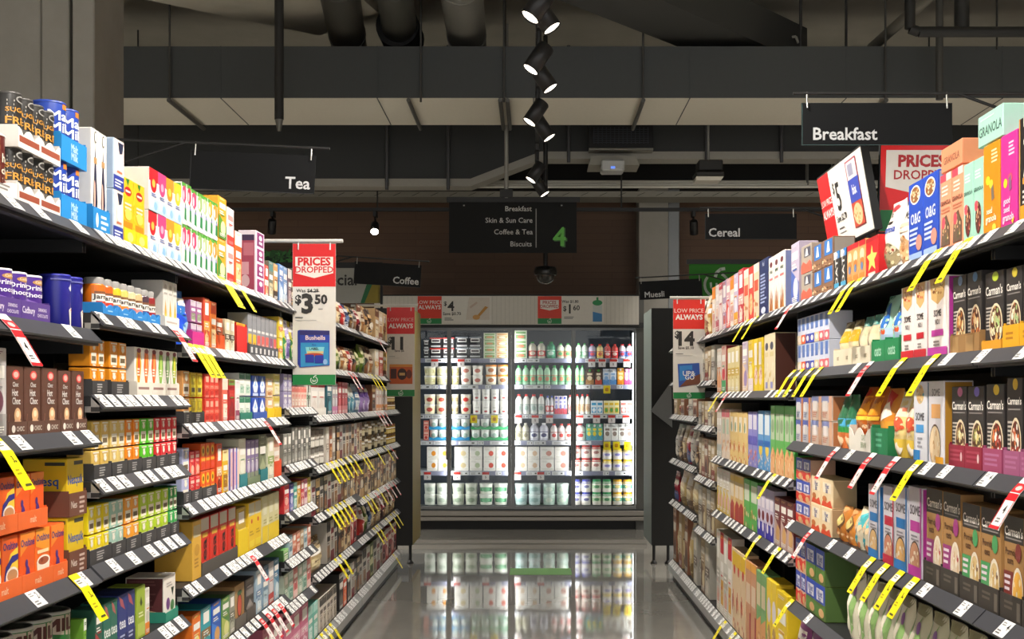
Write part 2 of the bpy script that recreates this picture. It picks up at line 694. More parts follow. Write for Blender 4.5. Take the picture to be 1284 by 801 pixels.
# bundle of pale conduits and the perforated cable tray in front of the back wall
for k, y in enumerate((227.5, 231.5, 235.5)):
    g = G()
    p = pt(0, y, 13.9)
    yk = 13.92 - .05 * k
    g.tube((-5.2, yk, p.z), (5.2, yk, p.z), .017, M('dedbd0', .5), 10)
    for xx in (-3.6, 2.9):
        g.tube((xx, yk, p.z), (xx, yk, 4.895), .007, M('6a6964', .5), 8)
    solid('conduit', g, ('topmost', 'middle', 'lowest')[k] + ' of three pale conduits crossing above the brown wall', 'pipe', group='conduits above the brown wall')
g = G()
z0 = pt(0, 247, 13.95).z
g.box(-5.2, 13.95, z0, 5.2, 14.35, z0 + .012, M('7e7b72', .6))
for xx in (-3.4, 3.2):
    g.tube((xx, 14.03, z0), (xx, 14.03, 4.895), .008, M('6a6964', .5), 8)
g.box(-5.2, 13.94, z0, 5.2, 13.955, z0 + .06, M('98958b', .6))
for i in range(52):
    x = -5.1 + i * .2
    g.prism([(x, 13.938, z0 + .012), (x + .012, 13.938, z0 + .012), (x + .09, 13.938, z0 + .045), (x + .078, 13.938, z0 + .045)], (0, .002, 0), M('3c3a36', .8))
solid('cable_tray', g, 'pale slotted cable tray running along the top of the brown wall', 'cable tray')


def round_duct(px0, px1, py, Y0, Y1_, z, label, col, rough=.45, metal=.3, r=None, bend=0.0):
    x0 = (px0 - VX) * Y0 / F
    x1 = (px1 - VX) * Y1_ / F
    g = G()
    g.tube((x0, Y0, z), (x1, Y1_, z), r, M(col, rough, metal), 24)
    a, b = Vector((x0, Y0, z)), Vector((x1, Y1_, z))
    for k in (.12, .37, .62, .87):
        c = a.lerp(b, k)
        dd = (b - a).normalized() * .02
        g.tube(c - dd, c + dd, r + .006, M(col, rough, metal), 24)
    return solid('round_duct', g, label, 'duct', group='round ducts under the slab')


# pipes and ducts between slab and big duct; distances follow from their height
zr_ = 4.60
Yn, Yf = 6.5, F * (zr_ - CH) / (VY - 70)
round_duct(372, 440, 0, Yn, Yf, zr_, 'grey round duct furthest to the tea side under the slab', '55534d', r=.16)
sleeved = round_duct(458, 505, 0, Yn, Yf, zr_, 'round duct with a black joint sleeve, between two others under the slab', '5a5953', r=.15)
round_duct(545, 588, 0, Yn, Yf, zr_ - .01, 'silvery round duct closest to the spotlight track under the slab', '8c8a83', r=.17)
g = G()
a = Vector(((498 - VX) * 11.2 / F, 11.2, zr_))
g.tube(a, a + Vector((0.01, .45, 0)), .185, M('1c1c1d', .7), 24)
part('sleeve', g, sleeved, label='black flexible sleeve')
# rectangular duct that runs away to the cereal side
g = G()
p, q = pt(765, 0, F * 3.0 / 500), pt(905, 58, F * 3.0 / 442)
p.z = q.z = 4.4
d = (q - p)
p = p - d * .5
q = q + d * .6
s_ = Vector((d.y, -d.x, 0)).normalized() * .3
g.prism([p - s_, p + s_, p + s_ + Vector((0, 0, .32)), p - s_ + Vector((0, 0, .32))], q - p, M('3e3e3c', .7))
solid('ventilation_duct', g, 'dark rectangular duct slanting away above the large duct, cereal side', 'duct')
# black tube and copper pipe lines on the cereal side
g = G()
z = 4.5
A, B = pt(1160, 0, F * 3.1 / 500), pt(1093, 60, F * 3.1 / 440)
A.z = B.z = z
g.tube(A + (A - B) * 1.0, B, .045, M('8a877e', .5, .2), 14)
solid('pipe', g, 'pale round pipe slanting down to the large duct near the Breakfast sign', 'pipe')
g = G()
P = lambda x, y: pt(x, y, 9.6)
g.path([P(1141, -30), P(1141, 36), P(1152, 40), P(1290, 40), P(1400, 40)], .038, M('232322', .6), 12)
solid('pipe', g, 'black sprinkler pipe bent from vertical to level above the Breakfast sign', 'pipe')
g = G()
g.path([pt(1206, -40, 9.76), pt(1206, 44, 9.76)], .055, M('2a2a29', .6), 12)
solid('pipe', g, 'black vertical pipe crossing the level sprinkler pipe', 'pipe')
g = G()
a, b = pt(1178, -30, 10.6), pt(1178, 125, 10.6)
g.tube(a, b, .03, M('4d4c49', .6), 10)
solid('hanger_rod', g, 'thick grey hanger rod in front of the large duct, above Breakfast sign', 'rod')
for px, y0, y1, Y, r, lab in ((350, -20, 150, 10.3, .036, 'thick dark hanger post hanging in front of the large duct, tea side'),
                              (132, -10, 60, 10.5, .009, 'thin rod beside the concrete column under the slab'),
                              (633, -10, 62, 11.2, .012, 'thin pair rod above the large duct, beside the spotlight track'),
                              (1004, 30, 62, 11.3, .014, 'short drop rod fixed to the slab where the cables end'),
                              (1061, 36, 62, 11.3, .012, 'short drop rod alone above the large duct, cereal side'),
                              (1250, -30, 62, 10.7, .008, 'thin rod furthest to the cereal side above the duct')):
    g = G()
    a, b = pt(px, y0, Y), pt(px, y1, Y)
    a.z = 4.895
    g.tube(a, b, r, M('2e2d2c', .6), 10)
    if px == 350:
        g.tube(b, b - Vector((0, 0, .09)), r * .9, M('7a7974', .4, .4), 10, r * .4)
    solid('hanger_rod', g, lab, 'rod')
g = G()
g.path([pt(960, 48, 11.5), pt(966, 49, 11.5), pt(975, 48, 11.5), pt(998, 46, 11.5), pt(1001, 54, 11.5)], .012, M('a8a59b', .5), 8)
solid('cable', g, 'pale cable sagging under the slab to a drop rod', 'cable')
# grille box, access point and beacon at the second duct
t = thing('air_grille', 'black air grille box in the dark duct beside the spotlights', 'grille', (0, 12.86, 0))
a, b = pt(738, 158, 12.9), pt(818, 187, 12.9)
g = G()
g.box(a.x, -.04, b.z, b.x, .09, a.z, M('111214', .6))
part('body', g, t)
g = G()
for i in range(14):
    x = a.x + .05 + (b.x - a.x - .1) * i / 13
    g.box(x - .004, -.05, b.z + .04, x + .004, -.04, a.z - .03, M('33363f', .5))
for i in range(7):
    zz = b.z + .05 + (a.z - b.z - .1) * i / 6
    g.box(a.x + .04, -.048, zz - .003, b.x - .04, -.042, zz + .003, M('33363f', .5))
part('louver', g, t)
g = G()
g.box(a.x, -.06, b.z - .03, b.x, .09, b.z - .008, M('86847c', .6))
part('edge_trim', g, t, label='pale lower edge')
t = thing('access_point', 'white wireless access point on a square plate under the dark duct', 'wireless device', (0, 12.8, 0))
g = G()
a, b = pt(738, 195, 12.8), pt(802, 208, 12.8)
g.prism([(a.x, 0, b.z + .01), (b.x, 0, b.z + .01), (b.x - .04, 0, a.z), (a.x + .03, 0, a.z)], (0, .4, 0), M('9a978d', .6))
part('plate', g, t)
g = G()
a, b = pt(754, 200, 12.75), pt(783, 214, 12.75)
g.box(a.x, -.06, b.z, b.x, .2, a.z, M('c9cac8', .35), bev=.015)
part('body', g, t)
g = G()
g.box(-.02 + (a.x + b.x) / 2, -.064, b.z + .02, (a.x + b.x) / 2 + .02, -.061, b.z + .04, M('5a7de0', .3, 0, 1.2))
part('status_light', g, t, label='small blue light')
t = thing('speaker', 'black box speaker with a lit lower edge hanging by a rod above the Cereal sign', 'speaker', (0, 12.0, 0))
a, b = pt(872, 200, 12.0), pt(908, 229, 12.0)
g = G()
g.box(a.x + .03, 0, a.z - .1, b.x - .01, .22, a.z, M('1b1b1b', .6), bev=.01)
g.box(a.x, -.02, b.z + .06, b.x, .24, a.z - .11, M('222222', .6), bev=.01)
part('body', g, t)
g = G()
g.prism([(a.x + .005, -.02, b.z + .055), (b.x - .005, -.02, b.z + .055), (b.x - .03, -.01, b.z + .02), (a.x + .0, -.01, b.z + .02)], (0, .2, 0), M('d8d4c8', .4))
part('lens', g, t, label='pale lens strip')
g = G()
c = (a.x + b.x) / 2
g.tube((c, .1, a.z), (c, .1, 4.895), .012, M('8a8a86', .4, .5), 8)
part('rod', g, t)
g = G()
c = pt(684, 341, 12.6)
g.lathe([(.055, c.z + .055), (.10, c.z + .045), (.115, c.z + .0), (.105, c.z - .03)], M('161616', .35), 20, c.x, 12.6)
t = thing('security_camera', 'black dome camera hanging below the aisle number sign', 'camera', (0, 0, 0))
part('housing', g, t)
g = G()
g.lathe([(.09, c.z - .031), (.085, c.z - .07), (.06, c.z - .10), (.02, c.z - .115)], M('3d3c3a', .1, .2), 20, c.x, 12.6)
part('dome', g, t)
g = G()
g.tube((c.x, 12.6, c.z + .05), (c.x, 12.6, 4.895), .022, M('191919', .5), 10)
part('pole', g, t)


# ------------------------------------------------------------------ track lighting
def aim_matrix(loc, d):
    d = Vector(d).normalized()
    return Matrix.Translation(loc) @ (-d).to_track_quat('Z', 'Y').to_matrix().to_4x4()


def spotlight(loc, top, d, label, watts, cone, lit=6.0, size=1.0):
    """A cylindrical can: local -z is where it shines; its yoke and adapter reach up to the track."""
    t = thing('spotlight', label, 'spotlight', loc, group='black track spotlights')
    d = Vector(d).normalized()
    q = (-d).to_track_quat('Z', 'Y')
    R_, H_ = .05 * size, .17 * size
    g = G()
    g.lathe([(R_ * .9, H_ * .5), (R_, H_ * .46), (R_, -H_ * .5), (R_ * .92, -H_ * .5), (R_ * .9, -H_ * .44)], M('17171a', .4), 24)
    b = part('housing', g, t, rot=q.to_euler())
    g = G()
    g.lathe([(R_ * .9, -H_ * .45), (R_ * .9, -H_ * .455)], M('fff4e0', .3, 0, lit), 24)
    part('lens', g, b, label='glowing round lens')
    g = G()
    up = Vector(top) - Vector(loc)
    g.tube((0, 0, 0), (up.x * .9, up.y * .9, up.z - .05), .012 * size, M('141416', .5), 10)
    g.box(up.x - .018, up.y - .07, up.z - .06, up.x + .018, up.y + .07, up.z, M('141416', .5), bev=.004)
    part('adapter', g, t)
    L = bpy.data.lights.new('lamp', 'SPOT')
    L.energy = watts
    L.color = (1.0, .935, .85)
    L.spot_size = math.radians(cone)
    L.spot_blend = .75
    L.shadow_soft_size = .04
    lo = link('lamp', L, b, (0, 0, -H_ * .5 - .01))
    return t


ZT = 3.52
g = G()
g.box(.012, -1.5, ZT, .048, 12.6, ZT + .035, M('131315', .5))
for yy in (0.5, 3.5, 6.5, 9.7, 12.4):
    g.tube((.03, yy, ZT + .03), (.03, yy, 4.895), .008, M('2b2b2b', .5), 8)
solid('lighting_track', g, 'long black lighting track above the middle of the aisle', 'light track')
heads = []
for k, (Y, px, py, sx) in enumerate(((6.25, 676, 5, -1), (6.50, 681, 19, 1), (7.33, 675, 73, -1), (7.75, 681, 97, 1),
                                     (8.70, 672, 141, -1), (9.15, 681, 161, 1), (10.9, 672, 216, -1), (11.6, 677, 234, 1))):
    p = pt(px, py, Y)
    names = ('first pair from the top of the picture', 'second pair down', 'third pair down', 'lowest pair')[k // 2]
    who = 'tilted towards the tea shelves' if sx < 0 else 'tilted towards the cereal shelves'
    spotlight(p, (.03, Y, ZT), (sx * .52, -.16 if sx < 0 else -.10, -.80), 'black track spotlight %s, %s' % (who, names), SPOT_W, 95)
for k, Y in enumerate((-.9, .4, 1.6, 2.8, 4.0, 5.2)):
    for sx in (-1, 1):
        p = Vector((.03 + sx * .03, Y + sx * .15, 3.30))
        spotlight(p, (.03, Y + sx * .15, ZT), (sx * .50, .12, -.80), 'black track spotlight over the aisle mouth, %s, %s along' % ('tea side' if sx < 0 else 'cereal side', ('first', 'second', 'third', 'fourth', 'fifth', 'sixth')[k]), SPOT_W * 1.4, 95)
for sx, word in ((-1, 'tea'), (1, 'cereal')):  # unseen tracks and spots, added so light off the floor lifts the ceiling
    g = G()
    g.box(sx * 3.75 - .018, -1.5, ZT, sx * 3.75 + .018, 12.6, ZT + .035, M('131315', .5))
    for yy in (0.5, 4.5, 8.7, 12.4):
        g.tube((sx * 3.75, yy, ZT + .03), (sx * 3.75, yy, 4.895), .008, M('2b2b2b', .5), 8)
    solid('lighting_track', g, 'black lighting track over the next aisle, beyond the %s shelves' % word, 'light track')
    for k, Y in enumerate((1.2, 3.4, 5.6, 7.8, 10.0, 12.0)):
        spotlight((sx * 3.75, Y, 3.30), (sx * 3.75, Y, ZT), (.05, .1, -1), 'black spotlight over the next aisle beyond the %s shelves, %s along' % (word, ('first', 'second', 'third', 'fourth', 'fifth', 'sixth')[k]), NEXT_W, 130)
# cross track on the back wall
zc = pt(0, 265, 13.4).z
g = G()
g.box(-5.2, 13.38, zc, 5.2, 13.42, zc + .035, M('131315', .5))
for xx in (-4.0, -1.6, .9, 3.6):
    g.tube((xx, 13.4, zc + .03), (xx, 13.4, 4.9), .008, M('2b2b2b', .5), 8)
solid('lighting_track', g, 'black lighting track crossing in front of the brown wall', 'light track')
for px, py, d, lab, lit in ((341, 284, (-.15, .5, -.9), 'black spotlight facing down beside the PRICES DROPPED banner', .02),
                            (470, 286, (.05, -.75, -.62), 'glaring spotlight in front of the brown wall near the Coffee sign', 25.0),
                            (870, 285, (.1, .5, -.9), 'black spotlight facing down beside the Cereal sign', .02)):
    p = pt(px, py, 13.35)
    spotlight(p, (p.x, 13.4, zc), d, lab, BACK_W, 100, lit, .85)


# ------------------------------------------------------------------ shelving
SIDE = {'L': (-1, 1.10), 'R': (1, 1.05)}


def lipY(side, px):
    return F * SIDE[side][1] / abs(px - VX)


BAYS = {  # near px, far px, lip heights from the top
    'L1': ('L', -420, 130, (1.804, 1.545, 1.287, .934, .60, .12), 'first tea bay'),
    'L2': ('L', 130, 241, (1.804, 1.591, 1.377, 1.157, .938, .674, .40, .12), 'second tea bay'),
    'L3': ('L', 241, 366, (1.804, 1.546, 1.285, 1.023, .758, .48, .12), 'third tea bay'),
    'L4': ('L', 366, 400, (1.804, 1.55, 1.325, 1.062, .842, .625, .417, .12), 'fourth tea bay'),
    'L5': ('L', 400, 454, (1.804, 1.535, 1.28, 1.015, .762, .457, .12), 'first coffee bay'),
    'L6': ('L', 454, 503, (1.804, 1.535, 1.28, 1.01, .715, .457, .12), 'second coffee bay'),
    'R0': ('R', 1900, 1219, (1.763, 1.484, 1.193, .861, .53, .12), 'first breakfast bay'),
    'R1': ('R', 1219, 985, (1.763, 1.484, 1.193, .861, .53, .12), 'second breakfast bay'),
    'R2': ('R', 985, 890, (1.763, 1.405, 1.03, .713, .12), 'cereal bay'),
    'R3': ('R', 890, 868, (1.763, 1.48, 1.20, .872, .536, .12), 'first muesli bay'),
    'R4': ('R', 868, 838, (1.763, 1.50, 1.2475, .91, .59, .12), 'second muesli bay'),
}
BLACK = M('1a1a1b', .55)
SHELF_M = M('232324', .5, .2)
RAIL = M('3b3c41', .42)
RAIL_STEEL = M('9a9a98', .35, .5)

# tickets and flags: local face at y = 0 towards -y, hanging from z = 0 downwards
def ticket_mesh(digit, w=.062, h=.044):
    g = G()
    g.box(-w / 2, 0, -h, w / 2, .0006, 0, M('e6e6e4', .5))
    surf = lambda u, v, o: ((u - .5) * w, -o, (v - 1) * h)
    art(g, surf, w, h, 'T .74 .66 .42 222222 %s|R .88 .55 .94 .62 222222|L .1 .86 .5 2 .13 8a8a88|L .1 .36 .6 2 .16 6b6b6b' % digit)
    return g.mesh('price_ticket')


TICKETS = [ticket_mesh(d) for d in ('2', '4', '5', '7', '3')]


def flag_mesh(kind, w=.058, h=.138):
    """A paper strip: its head lies in the sloped rail, its tail hangs more steeply below."""
    g = G()
    bend, ang = .046, math.radians(13)

    def surf(u, v, o):
        q = (1 - v) * h
        if q <= bend:
            return ((u - .5) * w, -o, -q)
        k = q - bend
        return ((u - .5) * w, k * math.sin(ang) - o * math.cos(ang), -bend - k * math.cos(ang) - o * math.sin(ang))
    base = M('f2e200' if kind == 'y' else 'e9e5e2', .45)
    vb = 1 - bend / h
    for v0, v1 in ((0, vb), (vb, 1)):
        for o in (0, -.0007):
            g.face([surf(0, v0, o), surf(1, v0, o), surf(1, v1, o), surf(0, v1, o)], base)
    for v0, v1 in ((0, vb), (vb, 1)):
        for u in (0, 1):
            g.face([surf(u, v0, 0), surf(u, v0, -.0007), surf(u, v1, -.0007), surf(u, v1, 0)], base)
    if kind == 'y':
        art(g, surf, w, h, 'R .08 .70 .96 .88 e8e6da|L .2 .85 .8 2 .05 6b6b5a|T .55 .53 .12 2a2a10 3|R .66 .47 .78 .51 2a2a10|L .2 .36 .7 2 .06 a89a00|R .3 .06 .85 .1 4a4a20')
    else:
        art(g, surf, w, h, 'R 0 .67 1 .86 cf1822|R 0 .52 1 .65 cf1822|E .5 .76 .3 .05 e9b8b4|T .5 .36 .15 222222 4|L .25 .2 .75 2 .05 777777|R 0 0 1 .06 cf1822|R 0 0 .05 .55 cf1822|R .95 0 1 .55 cf1822')
    return g.mesh('price_flag')


FLAGS = {'y': flag_mesh('y'), 'r': flag_mesh('r')}
SHELF_WORD = ('top shelf', 'second shelf', 'third shelf', 'fourth shelf', 'fifth shelf', 'sixth shelf', 'seventh shelf', 'eighth shelf')


def shelf_word(bay, i):
    n = len(BAYS[bay][3])
    return 'bottom shelf' if i == n - 1 else SHELF_WORD[i]


TICKET_PX = {('L1', 0): [(8, 42), (42, 76), (93, 122)], ('L1', 1): [(84, 112)], ('L1', 2): [(20, 50), (86, 112), (108, 134)],
             ('L1', 3): [(38, 70), (102, 122)],
             ('R0', 1): [(1262, 1288)], ('R1', 1): [(1058, 1075), (1170, 1190), (1209, 1236)], ('R1', 2): [(1000, 1016), (1052, 1066), (1145, 1164), (1167, 1188)],
             ('R0', 2): [(1222, 1236)], ('R1', 3): [(981, 990), (1030, 1044), (1051, 1068), (1141, 1164), (1187, 1212)], ('R0', 3): [(1236, 1265)],
             ('R1', 4): [(1003, 1014)]}
ROT = {'L': (math.radians(-44), 0, PI / 2), 'R': (math.radians(-44), 0, -PI / 2)}


def build_bay(key):
    side, pa, pb, lips, word = BAYS[key]
    s, xl = SIDE[side]
    y0, y1 = lipY(side, pa), lipY(side, pb)
    root = thing('shelving_bay', 'dark metal shelving bay holding rows of %s packs, %s' % ('hot drink' if key[0] == 'L' else 'breakfast food', word), 'shelving', (s * (xl + .25), (y0 + y1) / 2, 0), group='shelving bays along the aisle')
    cx, cy = root.location.x, root.location.y

    def B(g, xa, ya, za, xb, yb, zb, mat, bev=0):
        g.box(s * xa - cx, ya - cy, za, s * xb - cx, yb - cy, zb, mat, bev)
    g = G()
    B(g, xl + .50, y0 + .002, .02, xl + .515, y1 - .002, lips[0] + .12, BLACK)
    part('back_panel', g, root)
    for yy in (y0 + .012, y1 - .012):
        g = G()
        B(g, xl + .44, yy - .01, 0, xl + .50, yy + .01, lips[0] + .10, BLACK)
        part('upright', g, root)
    g = G()
    B(g, xl + .035, y0 + .002, 0, xl + .06, y1 - .002, .10, M('0f0f10', .5))
    part('kick_plate', g, root)
    rr = random.Random(key)
    for i, z in enumerate(lips):
        base = i == len(lips) - 1
        g = G()
        B(g, xl + .034, y0 + .003, z + .004, xl + .498, y1 - .003, z + .030, SHELF_M)
        B(g, xl + .012, y0 + .003, z - .010, xl + .034, y1 - .003, z + .002, M('2e2e2f', .45, .3))
        for yy in (y0 + .01, y1 - .01):
            B(g, xl + .05, yy - .004, z - .03, xl + .44, yy + .004, z + .003, M('2b2b2c', .4, .4))
        sh = part('shelf', g, root)
        g = G()
        rail = RAIL_STEEL if base else RAIL
        p = [(s * (xl + .033) - cx, z + .034), (s * xl - cx, z), (s * (xl + .004) - cx, z - .004), (s * (xl + .037) - cx, z + .030)]
        g.prism([(x, y0 + .004 - cy, zz) for x, zz in p], (0, y1 - y0 - .008, 0), rail)
        if base:
            g.prism([(s * xl - cx, y0 + .004 - cy, z), (s * xl - cx, y0 + .004 - cy, z - .05), (s * (xl + .01) - cx, y0 + .004 - cy, z - .05), (s * (xl + .01) - cx, y0 + .004 - cy, z)], (0, y1 - y0 - .008, 0), rail)
        part('ticket_rail', g, sh, label='brushed steel rail' if base else None)
        # the silver end bracket visible at the near end of a shelf
        g = G()
        prev = list(BAYS)[list(BAYS).index(key) - 1]
        if BAYS[prev][0] != side or not any(abs(q - z) < .012 for q in BAYS[prev][3]):
            B(g, xl + .012, y0 + .004, z - .012, xl + .05, y0 + .007, z + .026, M('a5a5a2', .35, .6))
            part('bracket', g, sh, label='bright steel bracket')
        # price tickets
        spots = []
        if (key, i) in TICKET_PX:
            for a, b in TICKET_PX[(key, i)]:
                ya, yb = lipY(side, a), lipY(side, b)
                spots.append((ya + yb) / 2)
        else:
            lo = y0 + .05
            if key in ('L1', 'R0'):
                lo = max(lo, lipY(side, -30 if key == 'L1' else 1330))
            y = lo
            dense = .08 if (key not in ('R2', 'R0', 'R1')) else .13
            while y < y1 - .05:
                if rr.random() < .86:
                    spots.append(y)
                y += dense * rr.uniform(.85, 1.35)
        for y in spots:
            tk = link('price_ticket', rr.choice(TICKETS), sh)
            tk.location = (s * (xl + .0315) - cx - s * .0006, y - cy, z + .0345)
            tk.rotation_euler = ROT[side]
    return root


for k in BAYS:
    build_bay(k)

# hanging price flags: (bay, shelf, pixel where the flag meets the rail, kind)
FLAG_LIST = [('L3', 0, 284, 'y'), ('L3', 0, 289, 'y'), ('L3', 0, 304, 'y'), ('L2', 1, 225, 'r'), ('L3', 1, 249, 'y'), ('L3', 1, 256, 'y'), ('L3', 1, 263, 'y'),
             ('L1', 1, 18, 'r'), ('L1', 2, 8, 'y'), ('L1', 3, 106, 'y'), ('L3', 2, 337, 'r'), ('L3', 4, 320, 'r'),
             ('L3', 5, 331, 'r'), ('L3', 5, 339, 'r'), ('L3', 5, 346, 'r'), ('L3', 5, 354, 'r'),
             ('L5', 1, 440, 'r'), ('L5', 1, 445, 'r'), ('L6', 1, 467, 'y'), ('L6', 1, 471, 'y'), ('L6', 1, 476, 'y'), ('L6', 0, 476, 'r'),
             ('L6', 2, 475, 'r'), ('L6', 2, 479, 'r'), ('L6', 2, 484, 'r'),
             ('L5', 3, 416, 'y'), ('L5', 3, 422, 'y'), ('L5', 3, 427, 'y'), ('L5', 3, 433, 'y'), ('L5', 3, 439, 'y'), ('L5', 3, 445, 'y'),
             ('L6', 3, 456, 'y'), ('L6', 3, 460, 'y'), ('L6', 3, 474, 'y'), ('L6', 3, 486, 'y'), ('L6', 3, 491, 'r'),
             ('L5', 4, 417, 'y'), ('L5', 4, 422, 'y'), ('L5', 4, 427, 'y'), ('L5', 4, 432, 'y'), ('L5', 4, 437, 'y'),
             ('L6', 4, 461, 'y'), ('L6', 4, 466, 'y'), ('L6', 4, 473, 'r'), ('L6', 4, 478, 'y'), ('L6', 4, 485, 'r'), ('L6', 4, 490, 'r'), ('L6', 4, 495, 'r'),
             ('L5', 5, 426, 'y'), ('L5', 5, 432, 'y'), ('L6', 5, 473, 'y'), ('L6', 5, 477, 'y'), ('L6', 5, 488, 'y'), ('L6', 5, 494, 'y'), ('L6', 5, 498, 'y'),
             ('L5', 6, 403, 'y'), ('L5', 6, 409, 'y'), ('L5', 6, 414, 'y'), ('L5', 6, 420, 'y'), ('L6', 6, 497, 'y'),
             ('R1', 0, 1164, 'y'), ('R1', 0, 1201, 'y'), ('R1', 0, 1058, 'y'), ('R1', 0, 1068, 'y'), ('R1', 0, 988, 'r'), ('R2', 0, 931, 'y'), ('R2', 0, 943, 'y'),
             ('R1', 1, 988, 'y'), ('R1', 1, 998, 'y'), ('R1', 1, 1010, 'y'), ('R1', 1, 1021, 'y'), ('R1', 1, 1082, 'r'), ('R1', 1, 1122, 'y'), ('R1', 1, 1162, 'y'),
             ('R1', 2, 1041, 'r'), ('R1', 2, 1085, 'r'), ('R1', 2, 1114, 'r'), ('R1', 2, 1141, 'y'), ('R0', 2, 1274, 'r'),
             ('R1', 3, 1010, 'r'), ('R1', 3, 1084, 'y'), ('R1', 3, 1101, 'y'), ('R1', 3, 1119, 'y'), ('R1', 3, 1137, 'y'),
             ('R2', 1, 899, 'y'), ('R2', 1, 909, 'r'), ('R2', 2, 964, 'y'), ('R2', 3, 946, 'y'), ('R2', 3, 970, 'y'), ('R1', 4, 985.5, 'y'),
             ('R2', 4, 904, 'y'), ('R2', 4, 916, 'y'), ('R2', 4, 938, 'y')]
ORD = ('zeroth', 'first', 'second', 'third', 'fourth', 'fifth', 'sixth', 'seventh', 'eighth', 'ninth', 'tenth', 'eleventh', 'twelfth', 'thirteenth', 'fourteenth', 'fifteenth', 'sixteenth')
NUM = ('zero', 'one', 'two', 'three', 'four', 'five', 'six', 'seven', 'eight', 'nine', 'ten', 'eleven', 'twelve', 'thirteen', 'fourteen', 'fifteen', 'sixteen')
_cnt = {}
for b_, i_, px, kd in FLAG_LIST:
    _cnt[(b_, i_, kd)] = _cnt.get((b_, i_, kd), 0) + 1
_idx = {}
for b_, i_, px, kd in FLAG_LIST:
    side = BAYS[b_][0]
    s, xl = SIDE[side]
    o = link('price_flag', FLAGS[kd])
    o.location = (s * (xl + .0315) - s * .0018, lipY(side, px), BAYS[b_][3][i_] + .036)
    o.rotation_euler = ROT[side]
    k = (b_, i_, kd)
    _idx[k] = _idx.get(k, 0) + 1
    colr = 'yellow' if kd == 'y' else 'white and red'
    place = '%s of the %s' % (shelf_word(b_, i_), BAYS[b_][4])
    if _cnt[k] == 1:
        tag(o, '%s price flag hanging from the %s' % (colr, place), 'price tag', 'price flags hanging from the shelves')
    else:
        tag(o, '%s price flag, %s from front, %s' % (colr, ORD[_idx[k]], place), 'price tag', 'price flags hanging from the shelves')

# end-of-aisle units
for s, xi, px_in, px_side, word, colr in ((-1, 1.028, 520, 532, 'tea', '86763a'), (1, 1.003, 818, 803, 'cereal', '7f8a86')):
    t = thing('aisle_end_unit', 'black aisle end unit on thin feet closing the %s side' % word, 'shelving', (s * 1.5, 11.1, 0))
    cx = s * 1.5
    g = G()
    g.box(s * xi - cx, 0, .155, s * 2.05 - cx, .03, 2.17, M('141413', .6))
    part('back_panel', g, t)
    g = G()
    g.box(s * xi - cx, .035, .155, s * (xi + .03) - cx, .80, 2.17, M(colr, .55))
    part('side_panel', g, t, label='mustard side panel' if s < 0 else 'grey green side panel')
    for xx in (xi + .02, xi + .14):
        g = G()
        g.tube((s * xx - cx, .02, .03), (s * xx - cx, .02, .16), .013, M('18181a', .5), 10)
        g.lathe([(.03, 0), (.03, .008), (.012, .03)], M('18181a', .5), 14, s * xx - cx, .02)
        part('leg', g, t)
g = G()
q = [pt(816, 515, 11.05), pt(842, 478, 11.05), pt(843, 536, 11.05)]
g.prism(q, (0, .012, 0), M('77797a', .45, .3))
solid('sign_plate', g, 'grey triangular metal plate sticking out of the black aisle end, cereal side', 'plate')

# floor sticker
g = G()
a, b = pt(640, 712.5, 10.805), pt(711, 720.5, 10.41)
g.box(a.x, b.y, .0, b.x + .04, a.y, .0012, M('5f9a4a', .5))
solid('floor_sticker', g, 'pale green rectangular sticker on the polished floor before the fridge', 'sticker')


# ------------------------------------------------------------------ signs
def panel(name, label, cat, x0, x1, z0, z1, Y, base, spec, thick=.004, frame=None, group=None, rot=None, parts=()):
    """A flat board facing the camera, its lower edge centre at the origin."""
    w, h = x1 - x0, z1 - z0
    t = thing(name, label, cat, ((x0 + x1) / 2, Y, z0), rot or (0, 0, 0), group)
    g = G()
    g.box(-w / 2, 0, 0, w / 2, thick, h, M(base, .6, 0, 0, .05, .25))
    art(g, lambda u, v, o: ((u - .5) * w, -o, v * h), w, h, spec)
    part('board', g, t)
    return t, w, h


def px_panel(name, label, cat, px0, py0, px1, py1, Y, base, spec, **k):
    a, b = pt(px0, py1, Y), pt(px1, py0, Y)
    return panel(name, label, cat, a.x, b.x, a.z, b.z, Y, base, spec, **k)


